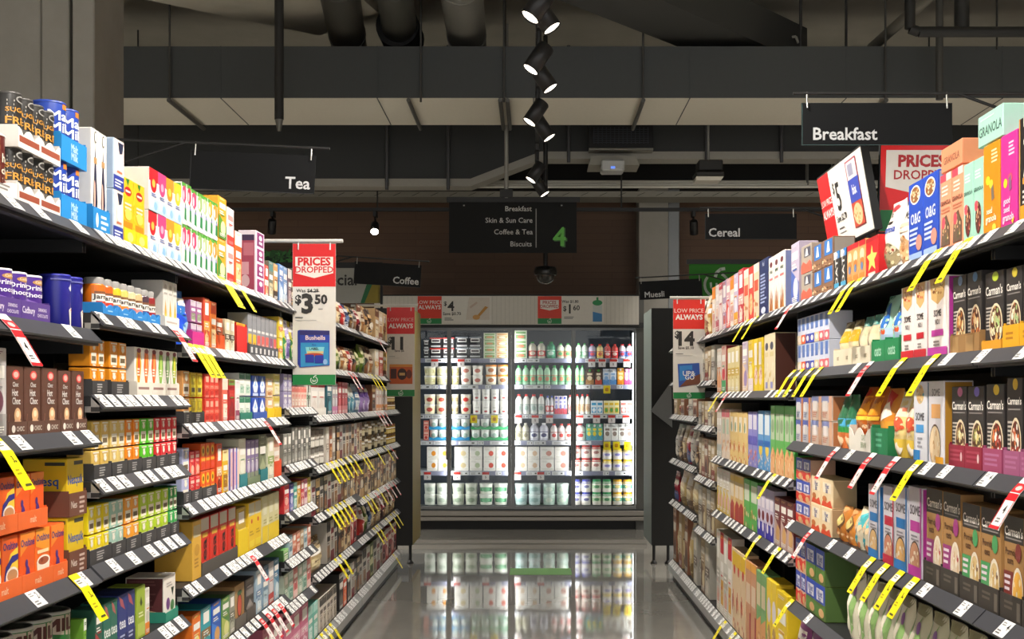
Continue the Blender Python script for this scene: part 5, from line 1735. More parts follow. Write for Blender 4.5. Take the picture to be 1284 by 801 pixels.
run('L5', 3, 391, 408.5, 540, 3, auto('coffee_jar', 'small grey coffee jar', 'jar', 'a8a49a', '6a6660', 'd8d4ca', 1, lid='8a8880', cat='jar'), rows=2)
run('L5', 3, 409, 421, 533, 3, [auto('coffee_pack', 'white coffee pack', 'box', 'd8d0c6', 'a8988a', 'e8e2da', 3), auto('coffee_pack', 'burnt orange coffee pack', 'box', 'a85a22', '7a3a14', 'd8a060', 1), auto('coffee_pack', 'off white coffee pack', 'box', 'd2c8bc', '8a7a6a', 'e4dcd0', 0)])
run('L5', 3, 422, 454, 528, 9, [PACKS[i] for i in (0, 10, 6, 1, 6, 3, 10, 7, 1)])
run('L6', 3, 455, 486, 527, 8, [auto('coffee_jar', 'beige coffee jar', 'jar', 'b4a07a', '5a4a30', 'd8cca8', 1, lid='6a5a40', cat='jar'), auto('coffee_jar', 'grey brown coffee jar', 'jar', '8a7c66', '3a3226', 'c0b494', 0, lid='4a4236', cat='jar')], rows=2)
run('L6', 3, 486.5, 500, 532, 4, auto('coffee_jar', 'mustard coffee jar', 'jar', 'b8922c', '6a4a14', 'e0c878', 1, lid='7a6228', cat='jar'), rows=2)

goldbag = D('tea_bag_pack', 'gold foil tea pack', 'box', 'd6a63e', 'R .1 .72 .9 .92 c9b890|E .5 .5 .3 .1 c08e2c|L .2 .36 .8 3 .06 a87820', cat='tea')
redbag = D('tea_bag_pack', 'red foil tea pack', 'box', 'cf2f22', 'R .06 .76 .94 .98 c8c0ae|R .2 .64 .8 .72 d8a83a|V .5 .34 .5 2a1a18 tea|E .5 .16 .3 .06 e8604a', cat='tea')
yelbag = D('tea_bag_pack', 'yellow foil tea pack', 'box', 'e4be28', 'R .06 .72 .94 .98 c8c4a8|E .5 .6 .12 .05 c23a2a|L .2 .4 .8 2 .06 b8901c|R .1 .06 .9 .2 ecd03a', cat='tea')
run('L3', 4, 222, 252, 655, 2, goldbag) if False else None
run('L3', 4, 241.5, 253, 654, 1, goldbag)
run('L3', 4, 253.5, 298, 645, 4, redbag, tr=dict(hex='4e4a44', col='grey', h=.045, per=4))
run('L3', 4, 299, 311, 638, 1, auto('tea_bag_pack', 'olive gold tea pack', 'box', 'b89a3c', 'd8c478', 'e6c21e', 3, cat='tea'), tr=dict(hex='e2c21c', col='yellow', h=.1))
run('L3', 4, 311.5, 328.5, 631, 2, yelbag)
run('L3', 4, 329, 350.5, 622, 3, D('tea_bag_pack', 'pale and yellow foil tea pack', 'box', 'cfc898', 'R .0 .0 1 .36 e2c42c|R .2 .6 .8 .84 dcd8b8|L .2 .5 .8 2 .06 a8a060', cat='tea'))
run('L4', 4, 356, 363, 607, 1, auto('tea_box', 'crimson boxed tea', 'box', 'cc2a30', 'e06a60', 'f0b0a0', 0, cat='tea'))
run('L4', 4, 363.5, 399, 607, 6, [auto('tea_box', 'indigo tea box', 'box', '4a4a9a', '8a8ac8', 'd0d0e8', 0, cat='tea'), auto('tea_box', 'turquoise tea box', 'box', '3aa090', '8ad0c0', 'd8ece4', 1, cat='tea'), auto('tea_box', 'amber yellow tea box', 'box', 'e0a22a', 'f0d080', '9a6a14', 2, cat='tea'), auto('tea_box', 'ruby tea box', 'box', 'c02a3a', 'e88a80', 'f0d0c8', 3, cat='tea'), auto('tea_box', 'rose pink tea box', 'box', 'd088a0', 'f0d0d8', '9a4a68', 0, cat='tea'), auto('tea_box', 'lemon tea box', 'box', 'd8c03a', '8a7a1a', 'f0e8a8', 1, cat='tea')])
run('L5', 4, 391, 454, 593, 13, [PACKS[i] for i in (10, 11, 6, 4, 10, 6, 1, 10, 4, 3, 6, 0, 7)])
run('L6', 4, 447, 500, 578, 13, [PACKS[i] for i in (7, 0, 3, 7, 11, 3, 0, 7, 3, 1, 7, 0, 3)])

run('L3', 5, 241.5, 252.5, 772, 1, auto('herbal_box', 'orange herbal box', 'box', 'e2701c', 'f0c02a', 'f4dc7a', 0, cat='tea'))
run('L3', 5, 253, 265, 764, 1, auto('herbal_box', 'turquoise herbal box', 'box', '2e9aa8', '8a6a3a', 'c8e4e0', 3, cat='tea'))
run('L3', 5, 265.5, 277.5, 757, 1, auto('herbal_box', 'cobalt herbal box', 'box', '2358b8', '3a80d8', 'd8a060', 2, cat='tea'))
run('L3', 5, 278, 288, 751, 1, auto('herbal_box', 'green herbal box', 'box', '5a8a4a', 'a8b85a', 'd8d890', 2, cat='tea'))
run('L3', 5, 288.5, 295.5, 745, 1, auto('herbal_box', 'grey green herbal box', 'box', '8f8f80', '6a6a5c', 'b8b8a4', 3, cat='tea'))
run('L3', 5, 296, 309, 736, 1, D('herbal_box', 'kraft herbal box with a red oval window', 'box', 'b08a58', 'E .5 .5 .26 .3 3c2c1c|E .5 .5 .2 .25 cf5a44|E .5 .8 .24 .06 4a6a4a', cat='tea'), tr=dict(hex='6a645c', col='grey', h=.045))
run('L3', 5, 309.5, 321, 728, 1, auto('herbal_box', 'dark grey herbal box', 'box', '4a4644', '6a6460', '98908a', 4, cat='tea', tc='8a8480'), tr=dict(hex='55504a', col='dark', h=.05))
run('L3', 5, 321.5, 350.5, 716, 4, [auto('herbal_box', 'powder blue herbal box', 'box', 'a4bccc', '6a86a8', 'd8e4e8', 3, cat='tea'), auto('herbal_box', 'slate blue herbal box', 'box', '7a94a8', '4a6a80', 'b8ccd4', 1, cat='tea'), auto('herbal_box', 'grey and red herbal box', 'box', 'b8b4b4', 'b84a44', 'd8d0d0', 0, cat='tea'), auto('herbal_box', 'denim blue herbal box', 'box', '4a7a9a', '8ab0c4', 'd0e0e4', 2, cat='tea')])
run('L4', 5, 356, 362, 690, 1, auto('herbal_box', 'spring green herbal box', 'box', '6aa85a', 'a8d08a', 'e0ecd0', 1, cat='tea'))
run('L4', 5, 362.5, 399, 672, 6, [auto('herbal_box', 'pale blue herbal box', 'box', 'a0b8c0', 'd0dce0', '6a8a98', 0, cat='tea'), auto('herbal_box', 'salmon herbal box', 'box', 'd8866a', 'e8b8a0', 'b85a44', 3, cat='tea'), auto('herbal_box', 'deep salmon herbal box', 'box', 'cf7458', 'e8a890', 'f0d0c0', 1, cat='tea'), auto('herbal_box', 'sand herbal box', 'box', 'c0a480', '8a6a44', 'dccbb0', 0, cat='tea')])
beanb = auto('coffee_bean_bag', 'pale coffee bean bag', 'pouch', 'c8b07c', '6a5228', 'e4d4a8', 1)
run('L5', 5, 391, 409.5, 680, 1, beanb)
run('L5', 5, 410, 447, 655, 9, [PACKS[i] for i in (6, 10, 6, 4, 3, 7, 3, 2, 9)])
run('L6', 5, 455, 500, 630, 11, [BAGS[i] for i in (2, 8, 5, 7, 3, 7, 9, 3, 7, 0, 3)])
run('L4', 6, 356.5, 399, 714, 6, [auto('herbal_box', 'pale sage herbal box', 'box', 'b8c4b0', '8aa890', 'dce4d8', 3, cat='tea'), auto('herbal_box', 'mint herbal box', 'box', 'a4c4b4', 'd8e8e0', '6a9a84', 1, cat='tea'), auto('herbal_box', 'coral herbal box', 'box', 'd88a84', 'f0c8c0', 'b85a58', 0, cat='tea')])
run('L3', 6, 330, 355, 790, 4, auto('herbal_box', 'rose herbal box', 'box', 'c46a80', 'e8b0bc', '9a3a58', 2, cat='tea'))
run('L4', 7, 356.5, 386.5, 770, 3, auto('herbal_box', 'pink herbal box', 'box', 'c86a88', 'e4a8bc', 'f0d0da', 3, cat='tea'))
run('L4', 7, 387, 399, 762, 2, auto('herbal_box', 'aqua herbal box', 'box', '6fb8a8', 'a8d8cc', 'd8ece6', 1, cat='tea'))
run('L5', 6, 401, 422, 751, 5, auto('coffee_pack', 'white coffee carton with black print', 'box', 'd6cec2', '4a443e', 'b8ac9c', 1, tc='6a6058'))
run('L5', 6, 426, 440, 720, 3, [auto('coffee_pack', 'black and white coffee box', 'box', '2c2a2a', 'c8c4bc', '6a665e', 4), auto('coffee_pack', 'orange red coffee box', 'box', 'e2501e', 'c8c0b8', 'f0884a', 1)])
run('L5', 6, 441, 454, 706, 4, [PACKS[i] for i in (10, 6, 4, 6)])
run('L6', 6, 455, 500, 690, 11, [PACKS[i] for i in (6, 10, 8, 6, 10, 6, 9, 2, 9, 2, 9)])

# second tea bay, lower shelves
run('L2', 5, 120.5, 130, 764, 1, auto('herbal_box', 'dark green herbal box', 'box', '2a5a48', 'a83a3a', '5a9a78', 2, cat='tea'))
run('L2', 5, 130.5, 148.5, 757, 2, D('herbal_box', 'sea green herbal box with white letters', 'box', '2c6a58', 'P a8605a .1 .98 .5 .9 .8 .7 .3 .8|T .5 .46 .2 e4ece6 tea|P 1c4a3e 0 0 1 0 1 .3 0 .16|L .2 .26 .8 2 .07 a8c8b8', cat='tea'))
run('L2', 5, 149, 170.5, 747, 2, D('herbal_box', 'navy herbal box with white letters', 'box', '2f3a78', 'P a8525a .1 .98 .5 .9 .8 .7 .3 .8|T .5 .46 .2 e4e6f0 tea|P 222a5c 0 0 1 0 1 .3 0 .16|L .2 .26 .8 2 .07 a8b0d0', cat='tea'))
run('L2', 5, 172, 182.5, 736, 1, D('herbal_box', 'lime herbal box with a dark leaf', 'box', '9ab03a', 'P 2c3a1c .5 .8 .66 .66 .5 .6 .36 .68|R .1 .05 .9 .3 b4c45a|L .2 .5 .8 2 .06 dfe4b0', cat='tea'))
run('L2', 5, 183, 188.5, 738, 1, auto('herbal_box', 'white herbal box with orange foot', 'box', 'e2ddd0', 'e0862c', 'c8c4b4', 0, cat='tea'))
run('L2', 5, 208, 223.5, 724, 1, D('herbal_box', 'white open fronted case with green foot', 'box', 'e6e0d6', 'E .35 .36 .16 .14 6a3a7a|P 2c3a2c .6 .7 .75 .5 .85 .7|R 0 0 1 .14 3a9a4a|L .2 .84 .8 2 .06 b0a8a0|E .7 .3 .16 .12 4a7a4a', d=.12, side='5a2a2c', cat='tea', side_art='L .1 .92 .8 9 .07 7a4a48|P a88a6a .1 .02 .9 .02 .9 .2 .5 .28'), tr=dict(hex='2c8a72', col='sea green', h=.03))
milo = D('malt_drink_tin', 'green malt drink tin', 'can', '2f6a34', 'P b8aa98 .1 .965 .95 .965 .95 .72 .1 .8|H .46 .875 .13 4a1f18 MILO|P 4a8a3c .1 .1 .5 .5 .9 .4 .9 .05|E .66 .3 .2 .16 d8e4e8|R .5 .02 .9 .12 2a7ac8', lid='a8a69c')
run('L1', 4, -62, 98, 832, 6, milo)
run('L1', 4, 106, 119, 776, 1, auto('herbal_box', 'spring green herbal box', 'box', '7ab03a', 'e8ece0', '5a8a2a', 4, cat='tea'))
run('L2', 6, 131, 230, 865, 8, auto('herbal_box', 'mixed green herbal box', 'box', '8a9a6a', 'd8d4b8', '5a6a3a', 1, cat='tea'))
# ------------------------------------------------------------------ breakfast side
orbar = D('granola_box', 'black granola box with orange foot', 'box', '1f1b1a', 'R 0 0 .06 1 c98f4a|V .55 .72 .62 ece6dc OAT|R .08 0 1 .16 e8961e|R .2 .36 .9 .42 e0923a|L .2 .3 .9 3 .05 d8d2c8', d=.09)
pinkb = D('granola_box', 'magenta granola box', 'box', 'cf2f8e', 'L .5 .9 .9 4 .04 f0c8dc|E .3 .48 .12 .05 d8d42a|E .6 .52 .14 .05 e0506a|P 8a5a7a .5 .52 .66 .56 .7 .4 .56 .38|T .4 .28 .07 f6dcea good|T .4 .2 .07 f6dcea seed|T .5 .1 .08 f6dcea granola|P f0c83a .7 .06 .8 .02 .9 .1', d=.07)
orgb = D('granola_box', 'orange granola box', 'box', 'de8a12', 'L .5 .92 .9 4 .04 f6dca8|E .3 .6 .12 .05 e8d82a|E .5 .55 .12 .05 f0c83a|P 7a6a5a .5 .5 .64 .54 .7 .38 .54 .36|T .4 .26 .07 f8ead0 seed|T .5 .16 .08 f8ead0 granola|E .7 .06 .12 .04 f4d24a', d=.07)
mint = D('granola_box', 'mint green granola box', 'box', '9fd0bc', 'L .14 .86 .86 3 .04 d8ece2|T .5 .62 .07 35574c GRANOLA|E .3 .44 .2 .04 d85a6a|E .5 .26 .3 .2 5a2c22|S .5 .26 .28 .18 18 8a4a34 d8a878 a8363c e8d0a8|E .3 .4 .16 .05 d84a5a', d=.075)
salm = D('granola_box', 'salmon pink granola box', 'box', 'e89a76', 'R 0 .9 .55 1 d8485a|R .55 .9 1 1 e8c8c0|L .14 .84 .86 3 .05 f4d4c4|T .5 .62 .07 6a3a2c GRANOLA|L .1 .55 .9 2 .04 c87a5a|P 6a5240 .1 .06 .9 .06 .9 .3 .6 .46 .2 .4|S .5 .24 .36 .16 18 8a6a44 d8b888 4a5a34 e0b090|E .34 .36 .16 .08 d84a5a', d=.075)
oag = D('granola_box', 'royal blue cereal box with a bowl', 'box', '1f48b4', 'E .46 .84 .36 .12 efe8dc|E .46 .84 .3 .1 8a5a34|S .46 .84 .28 .09 18 e0c89a c89a5c a84a3a f0e0c0|T .5 .54 .14 d4dcf2 O&G|L .1 .42 .8 4 .06 b8c8ec|E .74 .22 .2 .1 c88a7a|R .05 .02 .95 .1 9ab4dc', d=.07, side='8fa4c8')
gran_w = D('granola_pouch', 'white granola pouch with blue letters', 'pouch', 'e8e0d6', 'E .5 .9 .26 .05 c8343c|T .5 .8 .08 2a2624 Mc|P 2a2624 .3 .72 .66 .7 .6 .66 .34 .67|T .5 .58 .11 3450a8 granola|E .5 .2 .44 .2 9a8a68|S .5 .22 .44 .2 26 8a6a44 d8c49a 5a5a3a e8dcc0 a84a34', d=.09, cat='pouch')
gran_p = D('granola_pouch', 'white granola pouch with peach letters', 'pouch', 'ebe2d8', 'T .6 .72 .12 2a2220 Mc|R .1 .56 .9 .62 e8b49a|R .2 .48 .8 .52 f0c8b0|E .5 .2 .46 .22 d8a878|S .5 .22 .44 .2 24 c89460 e8c89a f0dcb8 a86a3a', d=.09, cat='pouch')
oats_t = D('oat_pouch', 'beige oat pouch', 'pouch', 'c8a67a', 'R .1 .7 .9 .92 e0d0b4|E .5 .4 .36 .2 7a8a5a|S .5 .2 .4 .2 18 e0b48a d89a6a 8a7a4a f0d8b4', d=.07, cat='pouch')
redbox = D('cereal_box', 'orange cereal box with red top', 'box', 'e0a062', 'R 0 .86 1 1 c8202a|E .5 .66 .36 .14 e8d4b0|E .5 .46 .3 .12 c8823c|R .1 .04 .9 .2 d88a3c|E .5 .36 .2 .1 6a84b0', d=.06)
redstar = D('cereal_box', 'red cereal box with a yellow star', 'box', 'd01f24', 'P f4d46a .5 .8 .6 .6 .95 .56 .7 .42 .8 .16 .5 .3 .2 .16 .3 .42 .05 .56 .4 .6|R 0 .9 1 1 b81820|R .2 .04 .8 .12 f0d8c8', d=.06)
blackwh = D('oat_sachet_box', 'black box with white letters and blue foot', 'box', '2a2826', 'R 0 .8 .5 1 d8d8d4|R .5 .8 1 1 2c7ac0|V .5 .5 .6 e8e4dc OATS|R .1 .02 .9 .16 4aa0c8', d=.06)
oat2 = D('oat_sachet_box', 'brown and blue oats box', 'box', '7d5c48', 'R .2 .4 .9 .96 2f6fb8|P e8ecf4 .4 .5 .5 .9 .6 .9 .7 .5|R 0 .0 1 .36 8a6448|S .5 .18 .46 .16 14 c8a078 5a3a28 e0c8a0', d=.08, side='9c9084')
oat3 = D('oat_sachet_box', 'grey and coral oats box', 'box', 'a4988a', 'P e2604a 0 0 1 0 1 .3 .8 .42 .5 .3 .2 .44 0 .3|R .3 .56 .9 .9 4a4a5a|P e8e4dc .4 .6 .5 .86 .6 .86 .7 .6', d=.08, side='9c9084')
wheat = D('cereal_box', 'white cereal box with wheat ears', 'box', 'e9dfd6', 'E .5 .86 .26 .05 6a2a34|T .5 .74 .08 3a5a44 wheat|R .16 .58 .84 .62 d87a7a|P b8763a .2 .04 .32 .4 .44 .04|P a8602c .44 .04 .56 .46 .68 .04|P c88a4a .66 .04 .76 .38 .88 .04', d=.07, side='7a84b4')
navyb = D('cereal_box', 'navy cereal box with small type', 'box', '1f2d5c', 'T .5 .92 .08 c8d0e4 No.1|L .16 .74 .84 9 .06 9aa8cc|E .5 .1 .26 .06 c8d0e4', d=.07)
peach = D('cereal_box', 'peach cereal box', 'box', 'e6c0a0', 'R 0 .84 1 1 ecd8c8|R .12 .5 .88 .7 d8563c|S .5 .24 .44 .2 14 d89a5c b8643c f0d8b8', d=.06)
redwh = D('cereal_box', 'red and cream cereal box', 'box', 'd24034', 'R .16 .6 .84 .86 f0dccc|E .5 .3 .36 .2 e8b080|S .5 .3 .3 .16 10 c87a3c f0d0a0', d=.06)
stripes = [auto('cereal_box', '%s cereal box' % n, 'box', b, c1, c2, i, d=.06, tc='f4ece6') for i, (n, b, c1, c2) in enumerate((('lavender', 'c4b4cc', 'e8a02c', 'e6dce8'), ('ivory', 'e4dacb', 'ec8a24', 'd8a8a0'), ('pink striped', 'e0b0b8', 'e85a4a', 'f0d8d8'), ('mauve', 'b49ab8', 'e0dce4', 'd86a5a'), ('pale rose', 'e6ccc8', 'c84a58', 'f0e4e0'), ('off white', 'e0d8d4', 'b85a6a', 'e8c8b8')))]
run('R0', 0, 1332, 1277, 118, 2, orbar)
run('R0', 0, 1275, 1254, 160, 1, pinkb)
run('R0', 0, 1253, 1232.5, 173, 1, orgb)
run('R0', 0, 1232, 1207.5, 194, 2, mint)
run('R1', 0, 1207, 1178, 205, 2, salm)
run('R1', 0, 1177, 1138.5, 211, 2, oag)
run('R1', 0, 1137, 1120.5, 241, 1, gran_p)
run('R1', 0, 1120, 1101, 246, 1, gran_w)
run('R1', 0, 1100, 1084.5, 293, 1, redstar)
run('R1', 0, 1084, 1061.5, 298, 3, redbox)
run('R1', 0, 1061, 1045, 309, 2, blackwh)
run('R1', 0, 1044.5, 1017.5, 295, 2, oat2, rows=2)
run('R1', 0, 1017, 1004, 303, 1, oat3, rows=2)
run('R1', 0, 1002, 991.5, 301, 1, auto('cereal_box', 'lavender and blue cereal box', 'box', 'b4a8bc', '4a64b0', 'd8d0dc', 2, d=.08))
run('R2', 0, 984, 963.5, 312, 3, wheat)
run('R2', 0, 963, 951.5, 321, 1, navyb)
run('R2', 0, 951, 932.5, 328, 3, [peach, redwh, peach])
run('R2', 0, 932, 925.5, 335, 1, auto('cereal_box', 'crimson cereal box', 'box', 'c4343c', 'e8b0a8', 'f0d8c8', 3, d=.06))
run('R2', 0, 925, 893, 341, 7, stripes + [stripes[1]])
run('R3', 0, 889, 869, 366, 5, [auto('muesli_bag', '%s muesli bag' % n, 'pouch', b, c1, c2, i + 1) for i, (n, b, c1, c2) in enumerate((('amber', 'b8863c', '3a2a1c', 'e8d8a8'), ('cream', 'd0c4a8', '8a3a34', 'b8a078'), ('dark', '4a3a30', 'c8a878', '8a6a48'), ('red', 'a83a34', 'e8d0c0', '6a1a18'), ('green', '5a7a44', 'd8d8b0', '34502c')))])
run('R4', 0, 866, 840, 378, 6, [auto('muesli_bag', '%s muesli bag' % n, 'pouch', b, c1, c2, i) for i, (n, b, c1, c2) in enumerate((('tan', 'b09a70', '4a3a28', 'e0d4b0'), ('brown', '6a4a34', 'c8a878', 'a8825a'), ('ivory', 'd8d0c0', '9a5a4a', 'b8a890')))])
# boxes lying across the tops of the granola row
for des, px0, px1, py, lab, hh, look in ((D('granola_box', 'm', 'box', 'a6d6c2', 'T .5 .45 .32 3a5a50 GRANOLA|L .1 .86 .9 1 .1 c8e6da', d=.2), 1256, 1224, 184, 'mint green granola box lying on top of the orange and mint boxes', .076, 1),
                                         (D('granola_box', 's', 'box', 'dd8f68', 'T .5 .45 .30 7a4a34 GRANOLA', d=.25), 1205, 1178, 205, 'salmon granola box lying on top of the salmon granola boxes', .065, 1)):
    xf = 1.09
    Ya, Yb = F * xf / (px0 - VX), F * xf / (px1 - VX)
    z = CH + (VY - py) * xf / ((px0 if px1 == 1178 else 1232) - VX) + .004
    if px1 == 1178:
        z = CH + (VY - 205) * xf / (1207 - VX) + .004
    else:
        z = max(CH + (VY - 173) * xf / (1253 - VX), CH + (VY - 196) * xf / (1232 - VX)) + .004
    put(des, (Yb - Ya) * .97, hh, .2, (xf + .004, (Ya + Yb) / 2, z), -PI / 2, lab, 'granola boxes on the top shelf')


def carman(look, flakes, badge, extra='', foot='2f2a28'):
    return D('muesli_box', look, 'box', '2f2b2a', 'T .5 .76 .13 efe9df Carman\'s|R .1 .665 .9 .68 8a8480|E .58 .93 .17 .06 %s|L .08 .55 .42 7 .045 b8b0a6|E .62 .32 .36 .27 e4d2b0|E .62 .32 .31 .235 5a3424|S .62 .32 .29 .22 30 %s%s' % (badge, flakes, extra), d=.06)


c_nut, c_cran, c_alm, c_fru = carman('black muesli box with amber bowl', 'c87a3a e8b87a a8562a f0d8b0 d8905a', '5a84b0'), carman('black muesli box with pale bowl', 'e0d4a8 b8a878 f0e8c8 a8c07a c8a05c', 'b4c83a'), carman('black muesli box with cream bowl', 'e8dcb8 c8b088 f2ead2 9ab47a b8763c', 'c8b43a'), carman('black muesli box with toasted bowl', 'b8702c e09a4a d8c08a f0d8a8', '6a8ab8')
run('R0', 1, 1325, 1257, 318, 3, [c_alm, carman('black muesli box with ruby bowl', 'e0d4a8 a83a3a f0e8c8 c8a05c', 'c83a4a'), c_alm] if False else [carman('black muesli box with ruby bowl', 'e0d4a8 a83a3a f0e8c8 c8a05c', 'c83a4a'), carman('black muesli box with oat bowl', 'e8dcb8 d8c8a0 f2ead2 b8a06a', 'd8b83a'), c_alm], tr=dict(hex='e0a41e', col='yellow', h=.055, per=1, spec='L .2 .7 .8 2 .2 b87a14'))
run('R0', 1, 1255, 1230.5, 336, 1, c_cran, tr=dict(hex='dd9a26', col='orange yellow', h=.025))
run('R1', 1, 1228, 1191, 337, 2, [c_nut, c_fru], tr=dict(hex='9a7446', col='kraft', h=.05, per=2, spec='R .1 .1 .3 .9 b08a58|R .55 .1 .8 .9 b08a58'))


def some(look, c1, fl):
    return D('cereal_box', look, 'box', 'ebe2de', 'E .5 1.0 .4 .0 fff|P d8b070 .1 1 .9 1 .82 .74 .5 .66 .18 .74|S .5 .86 .34 .12 26 %s|T .5 .55 .085 3a2e2c SOME|T .5 .44 .065 3a2e2c NO.1|R .2 .26 .8 .34 %s|L .3 .2 .7 2 .04 8a807c|R 0 0 1 .12 %s' % (fl, c1, c1), d=.075, side=c1)


run('R1', 1, 1188, 1163, 339, 1, some('white cereal box with magenta foot and side', 'b83a9a', 'a87a3c d8b878 7a4a24 e8d4a0'))
run('R1', 1, 1162, 1146, 345, 1, some('white cereal box with crimson side', 'c0202e', 'c85a34 e0a07a 8a2a1c f0d0a8'), d=.075)
run('R1', 1, 1145, 1129, 349, 1, some('white cereal box with red foot', 'cc2430', 'd86a3c e8b48a a83a24 f0d8b0'))
greenp = D('cereal_pouch', 'sea green cereal pouch', 'pouch', 'a8d4c2', 'R 0 .74 .5 1 3a7a62|R 0 0 1 .22 1f8a52|R 0 .22 1 .4 6fd0a8|E .62 .66 .18 .22 2a6ab8|E .3 .46 .2 .08 d89a3c|E .66 .44 .1 .05 d8562c|S .45 .6 .34 .16 14 d8e8dc 8fc0a0 e8f0e8|R .5 .3 1 .5 a8c0d8', d=.1, cat='pouch')
run('R1', 1, 1127, 1092.5, 352, 2, greenp, tr=dict(hex='1f8650', col='green', h=.07, per=1, spec='T .5 .5 .5 a8d8bc oats'))
creamp = D('muesli_pouch', 'cream muesli pouch with teal top', 'pouch', 'd9cbaa', 'R 0 .78 1 1 5a9a94|R .1 .6 .9 .74 d8c8a4|E .5 .26 .4 .2 e6dac0|P 6a4a44 .3 .3 .5 .5 .66 .3', d=.08, cat='pouch')
yelp = D('muesli_pouch', 'cream muesli pouch with mustard label', 'pouch', 'd6c79e', 'R 0 .84 1 1 6a5a3a|R .06 .52 .94 .78 c89e1e|E .5 .24 .42 .18 e4d8b8|P b8966a .3 .1 .5 .4 .7 .1', d=.08, cat='pouch')
run('R1', 1, 1091, 1068.5, 392, 2, creamp, tr=dict(hex='ded4bc', col='cream', h=.06, per=2, spec='T .25 .5 .3 8a7a5a oat|T .75 .5 .3 8a7a5a oat'))
run('R1', 1, 1068, 1045, 399, 2, yelp, tr=dict(hex='ddd2b8', col='pale cream', h=.06, per=2, spec='T .25 .5 .3 8a7a5a oat|T .75 .5 .3 8a7a5a oat'))
slim = [D('cereal_bar_box', '%s slim bar box' % n, 'box', 'c9cede', 'R 0 .7 1 1 b4bcd0|R .2 .5 .8 .96 5a78b8|R 0 0 1 .34 %s|E .5 .18 .3 .1 e8dcd4' % c) for n, c in (('cream footed', 'e0d0b0'), ('coral footed', 'd8606a'), ('buff footed', 'd8c49a'), ('royal blue footed', '2c4cc0'), ('indigo footed', '3a3a9a'), ('orange footed', 'e8602c'))]
run('R1', 1, 1039, 999.5, 386, 7, [slim[1], slim[1], slim[2], slim[3], slim[4], slim[5], slim[0]], rows=2)

# third shelf
c3 = [carman('dark muesli box with red fruit bowl', 'a83a24 d8703c e8dcc8 f0e8dc 7a2a1c', 'd8b42a'), carman('dark muesli box with cherry bowl', 'b8442c e0864c f0e8dc 8a2a1c', 'e0bc2e'), carman('dark muesli box with green bowl', 'd8c87a 8a8a4a e8dcb0 5a5a34', '7a6ac8'), carman('dark muesli box with nut bowl', 'd8c890 a88a54 e8dcb0 6a4a30', 'c06a9a')]
run('R0', 2, 1325, 1258, 470, 3, [carman('dark muesli box with berry bowl', '8a2a34 d8a080 e8dcc8 b84a3c', 'c83a6a'), carman('dark muesli box with apricot bowl', 'e09a3c d8b06a e8dcc8', 'd88a2a'), c3[0]], tr=dict(hex='a0567c', col='mauve', h=.058, per=1, spec='L .1 .8 .9 3 .2 b06a90'))
run('R0', 2, 1256, 1232, 480, 1, c3[1], tr=dict(hex='a0466a', col='plum', h=.058, spec='L .1 .8 .9 3 .2 b06a90'))
run('R1', 2, 1231, 1189.5, 483, 2, [c3[2], c3[3]], tr=dict(hex='8f2038', col='dark red', h=.058, per=1, spec='L .1 .8 .9 3 .2 a83a50|E .8 .5 .06 .2 e0c0c0'))
oatw = D('oat_box', 'white oat box with orange foot and tan side', 'box', 'd9d6dc', 'T .5 .86 .09 6a6a74 SOME|R .2 .55 .8 .72 e0a86a|E .45 .22 .38 .26 5a4434|E .45 .22 .35 .235 e8cfa8|S .45 .22 .3 .2 14 d8b080 f0e0c4 c89a64|R .5 0 1 .09 e8a41e', d=.08, side='b8842c')
oatb = D('oat_box', 'white oat box with blue label', 'box', 'dcdee6', 'E .5 .84 .3 .12 d8b880|S .5 .84 .28 .1 16 c89a60 e8d0a0 4aa0a8|T .5 .56 .1 44444c SOME|R .2 .36 .8 .46 4a9ad8|L .3 .3 .7 3 .05 9a9aa4|R 0 0 .5 .14 2a84c8', d=.08, side='2f6a94')
run('R1', 2, 1183, 1163, 466, 1, oatw)
run('R1', 2, 1161, 1145, 475, 1, oatb)
run('R1', 2, 1144, 1114, 490, 2, D('cereal_pouch', 'yellow and cream cereal pouch', 'pouch', 'e6cf8a', 'R .06 .62 .94 .9 efe2cc|R .1 .7 .9 .76 d87a5a|E .5 .5 .34 .12 d85a3c|S .5 .46 .34 .14 16 e8c89a c8502c f0e0c0 d8a06a|R 0 0 1 .28 e6c44a|E .6 .14 .2 .1 e8e0d0', d=.09, cat='pouch'))
orp = D('cereal_pouch', 'large orange cereal pouch', 'pouch', 'b8601c', 'R .06 .56 .9 .86 e8981e|P c8321e .3 .98 .7 .98 .66 .86 .36 .84|E .5 .3 .42 .2 a86a3a|S .5 .3 .4 .2 22 d89a6a 8a3a1c e8c8a0 c8602c|R .1 .48 .9 .54 f0c03a', d=.12, cat='pouch')
run('R1', 2, 1113, 1092, 486, 1, D('cereal_pouch', 'amber cereal pouch with red corner', 'pouch', 'd2862c', 'P c82a1e .2 .98 .8 .9 .7 .7 .4 .8|P ece0d0 .2 .74 .6 .8 .8 .6 .4 .5|R .06 .2 .94 .5 e09a34|S .5 .14 .4 .1 14 d8a878 f0d8b0', d=.1, cat='pouch'), tr=dict(hex='1f8050', col='green', h=.085, spec='L .3 .8 .7 3 .2 5ab088'))
run('R1', 2, 1091, 1064.5, 484, 2, orp, tr=dict(hex='ddd8cc', col='white', h=.08, per=2, scallop=True, spec='T .7 .6 .25 8a9a7a OAT|T .7 .3 .25 8a9a7a BRAN'))
run('R1', 2, 1064, 1045.5, 494, 2, D('cereal_pouch', 'green cereal pouch with orange foot', 'pouch', '2c6a48', 'R 0 .4 1 .56 4aa0c8|R 0 .3 1 .42 3aa04a|R 0 .0 1 .3 d8763c|E .5 .14 .3 .1 e8c8a0|L .2 .86 .8 2 .06 6a9a84', d=.08, cat='pouch'))
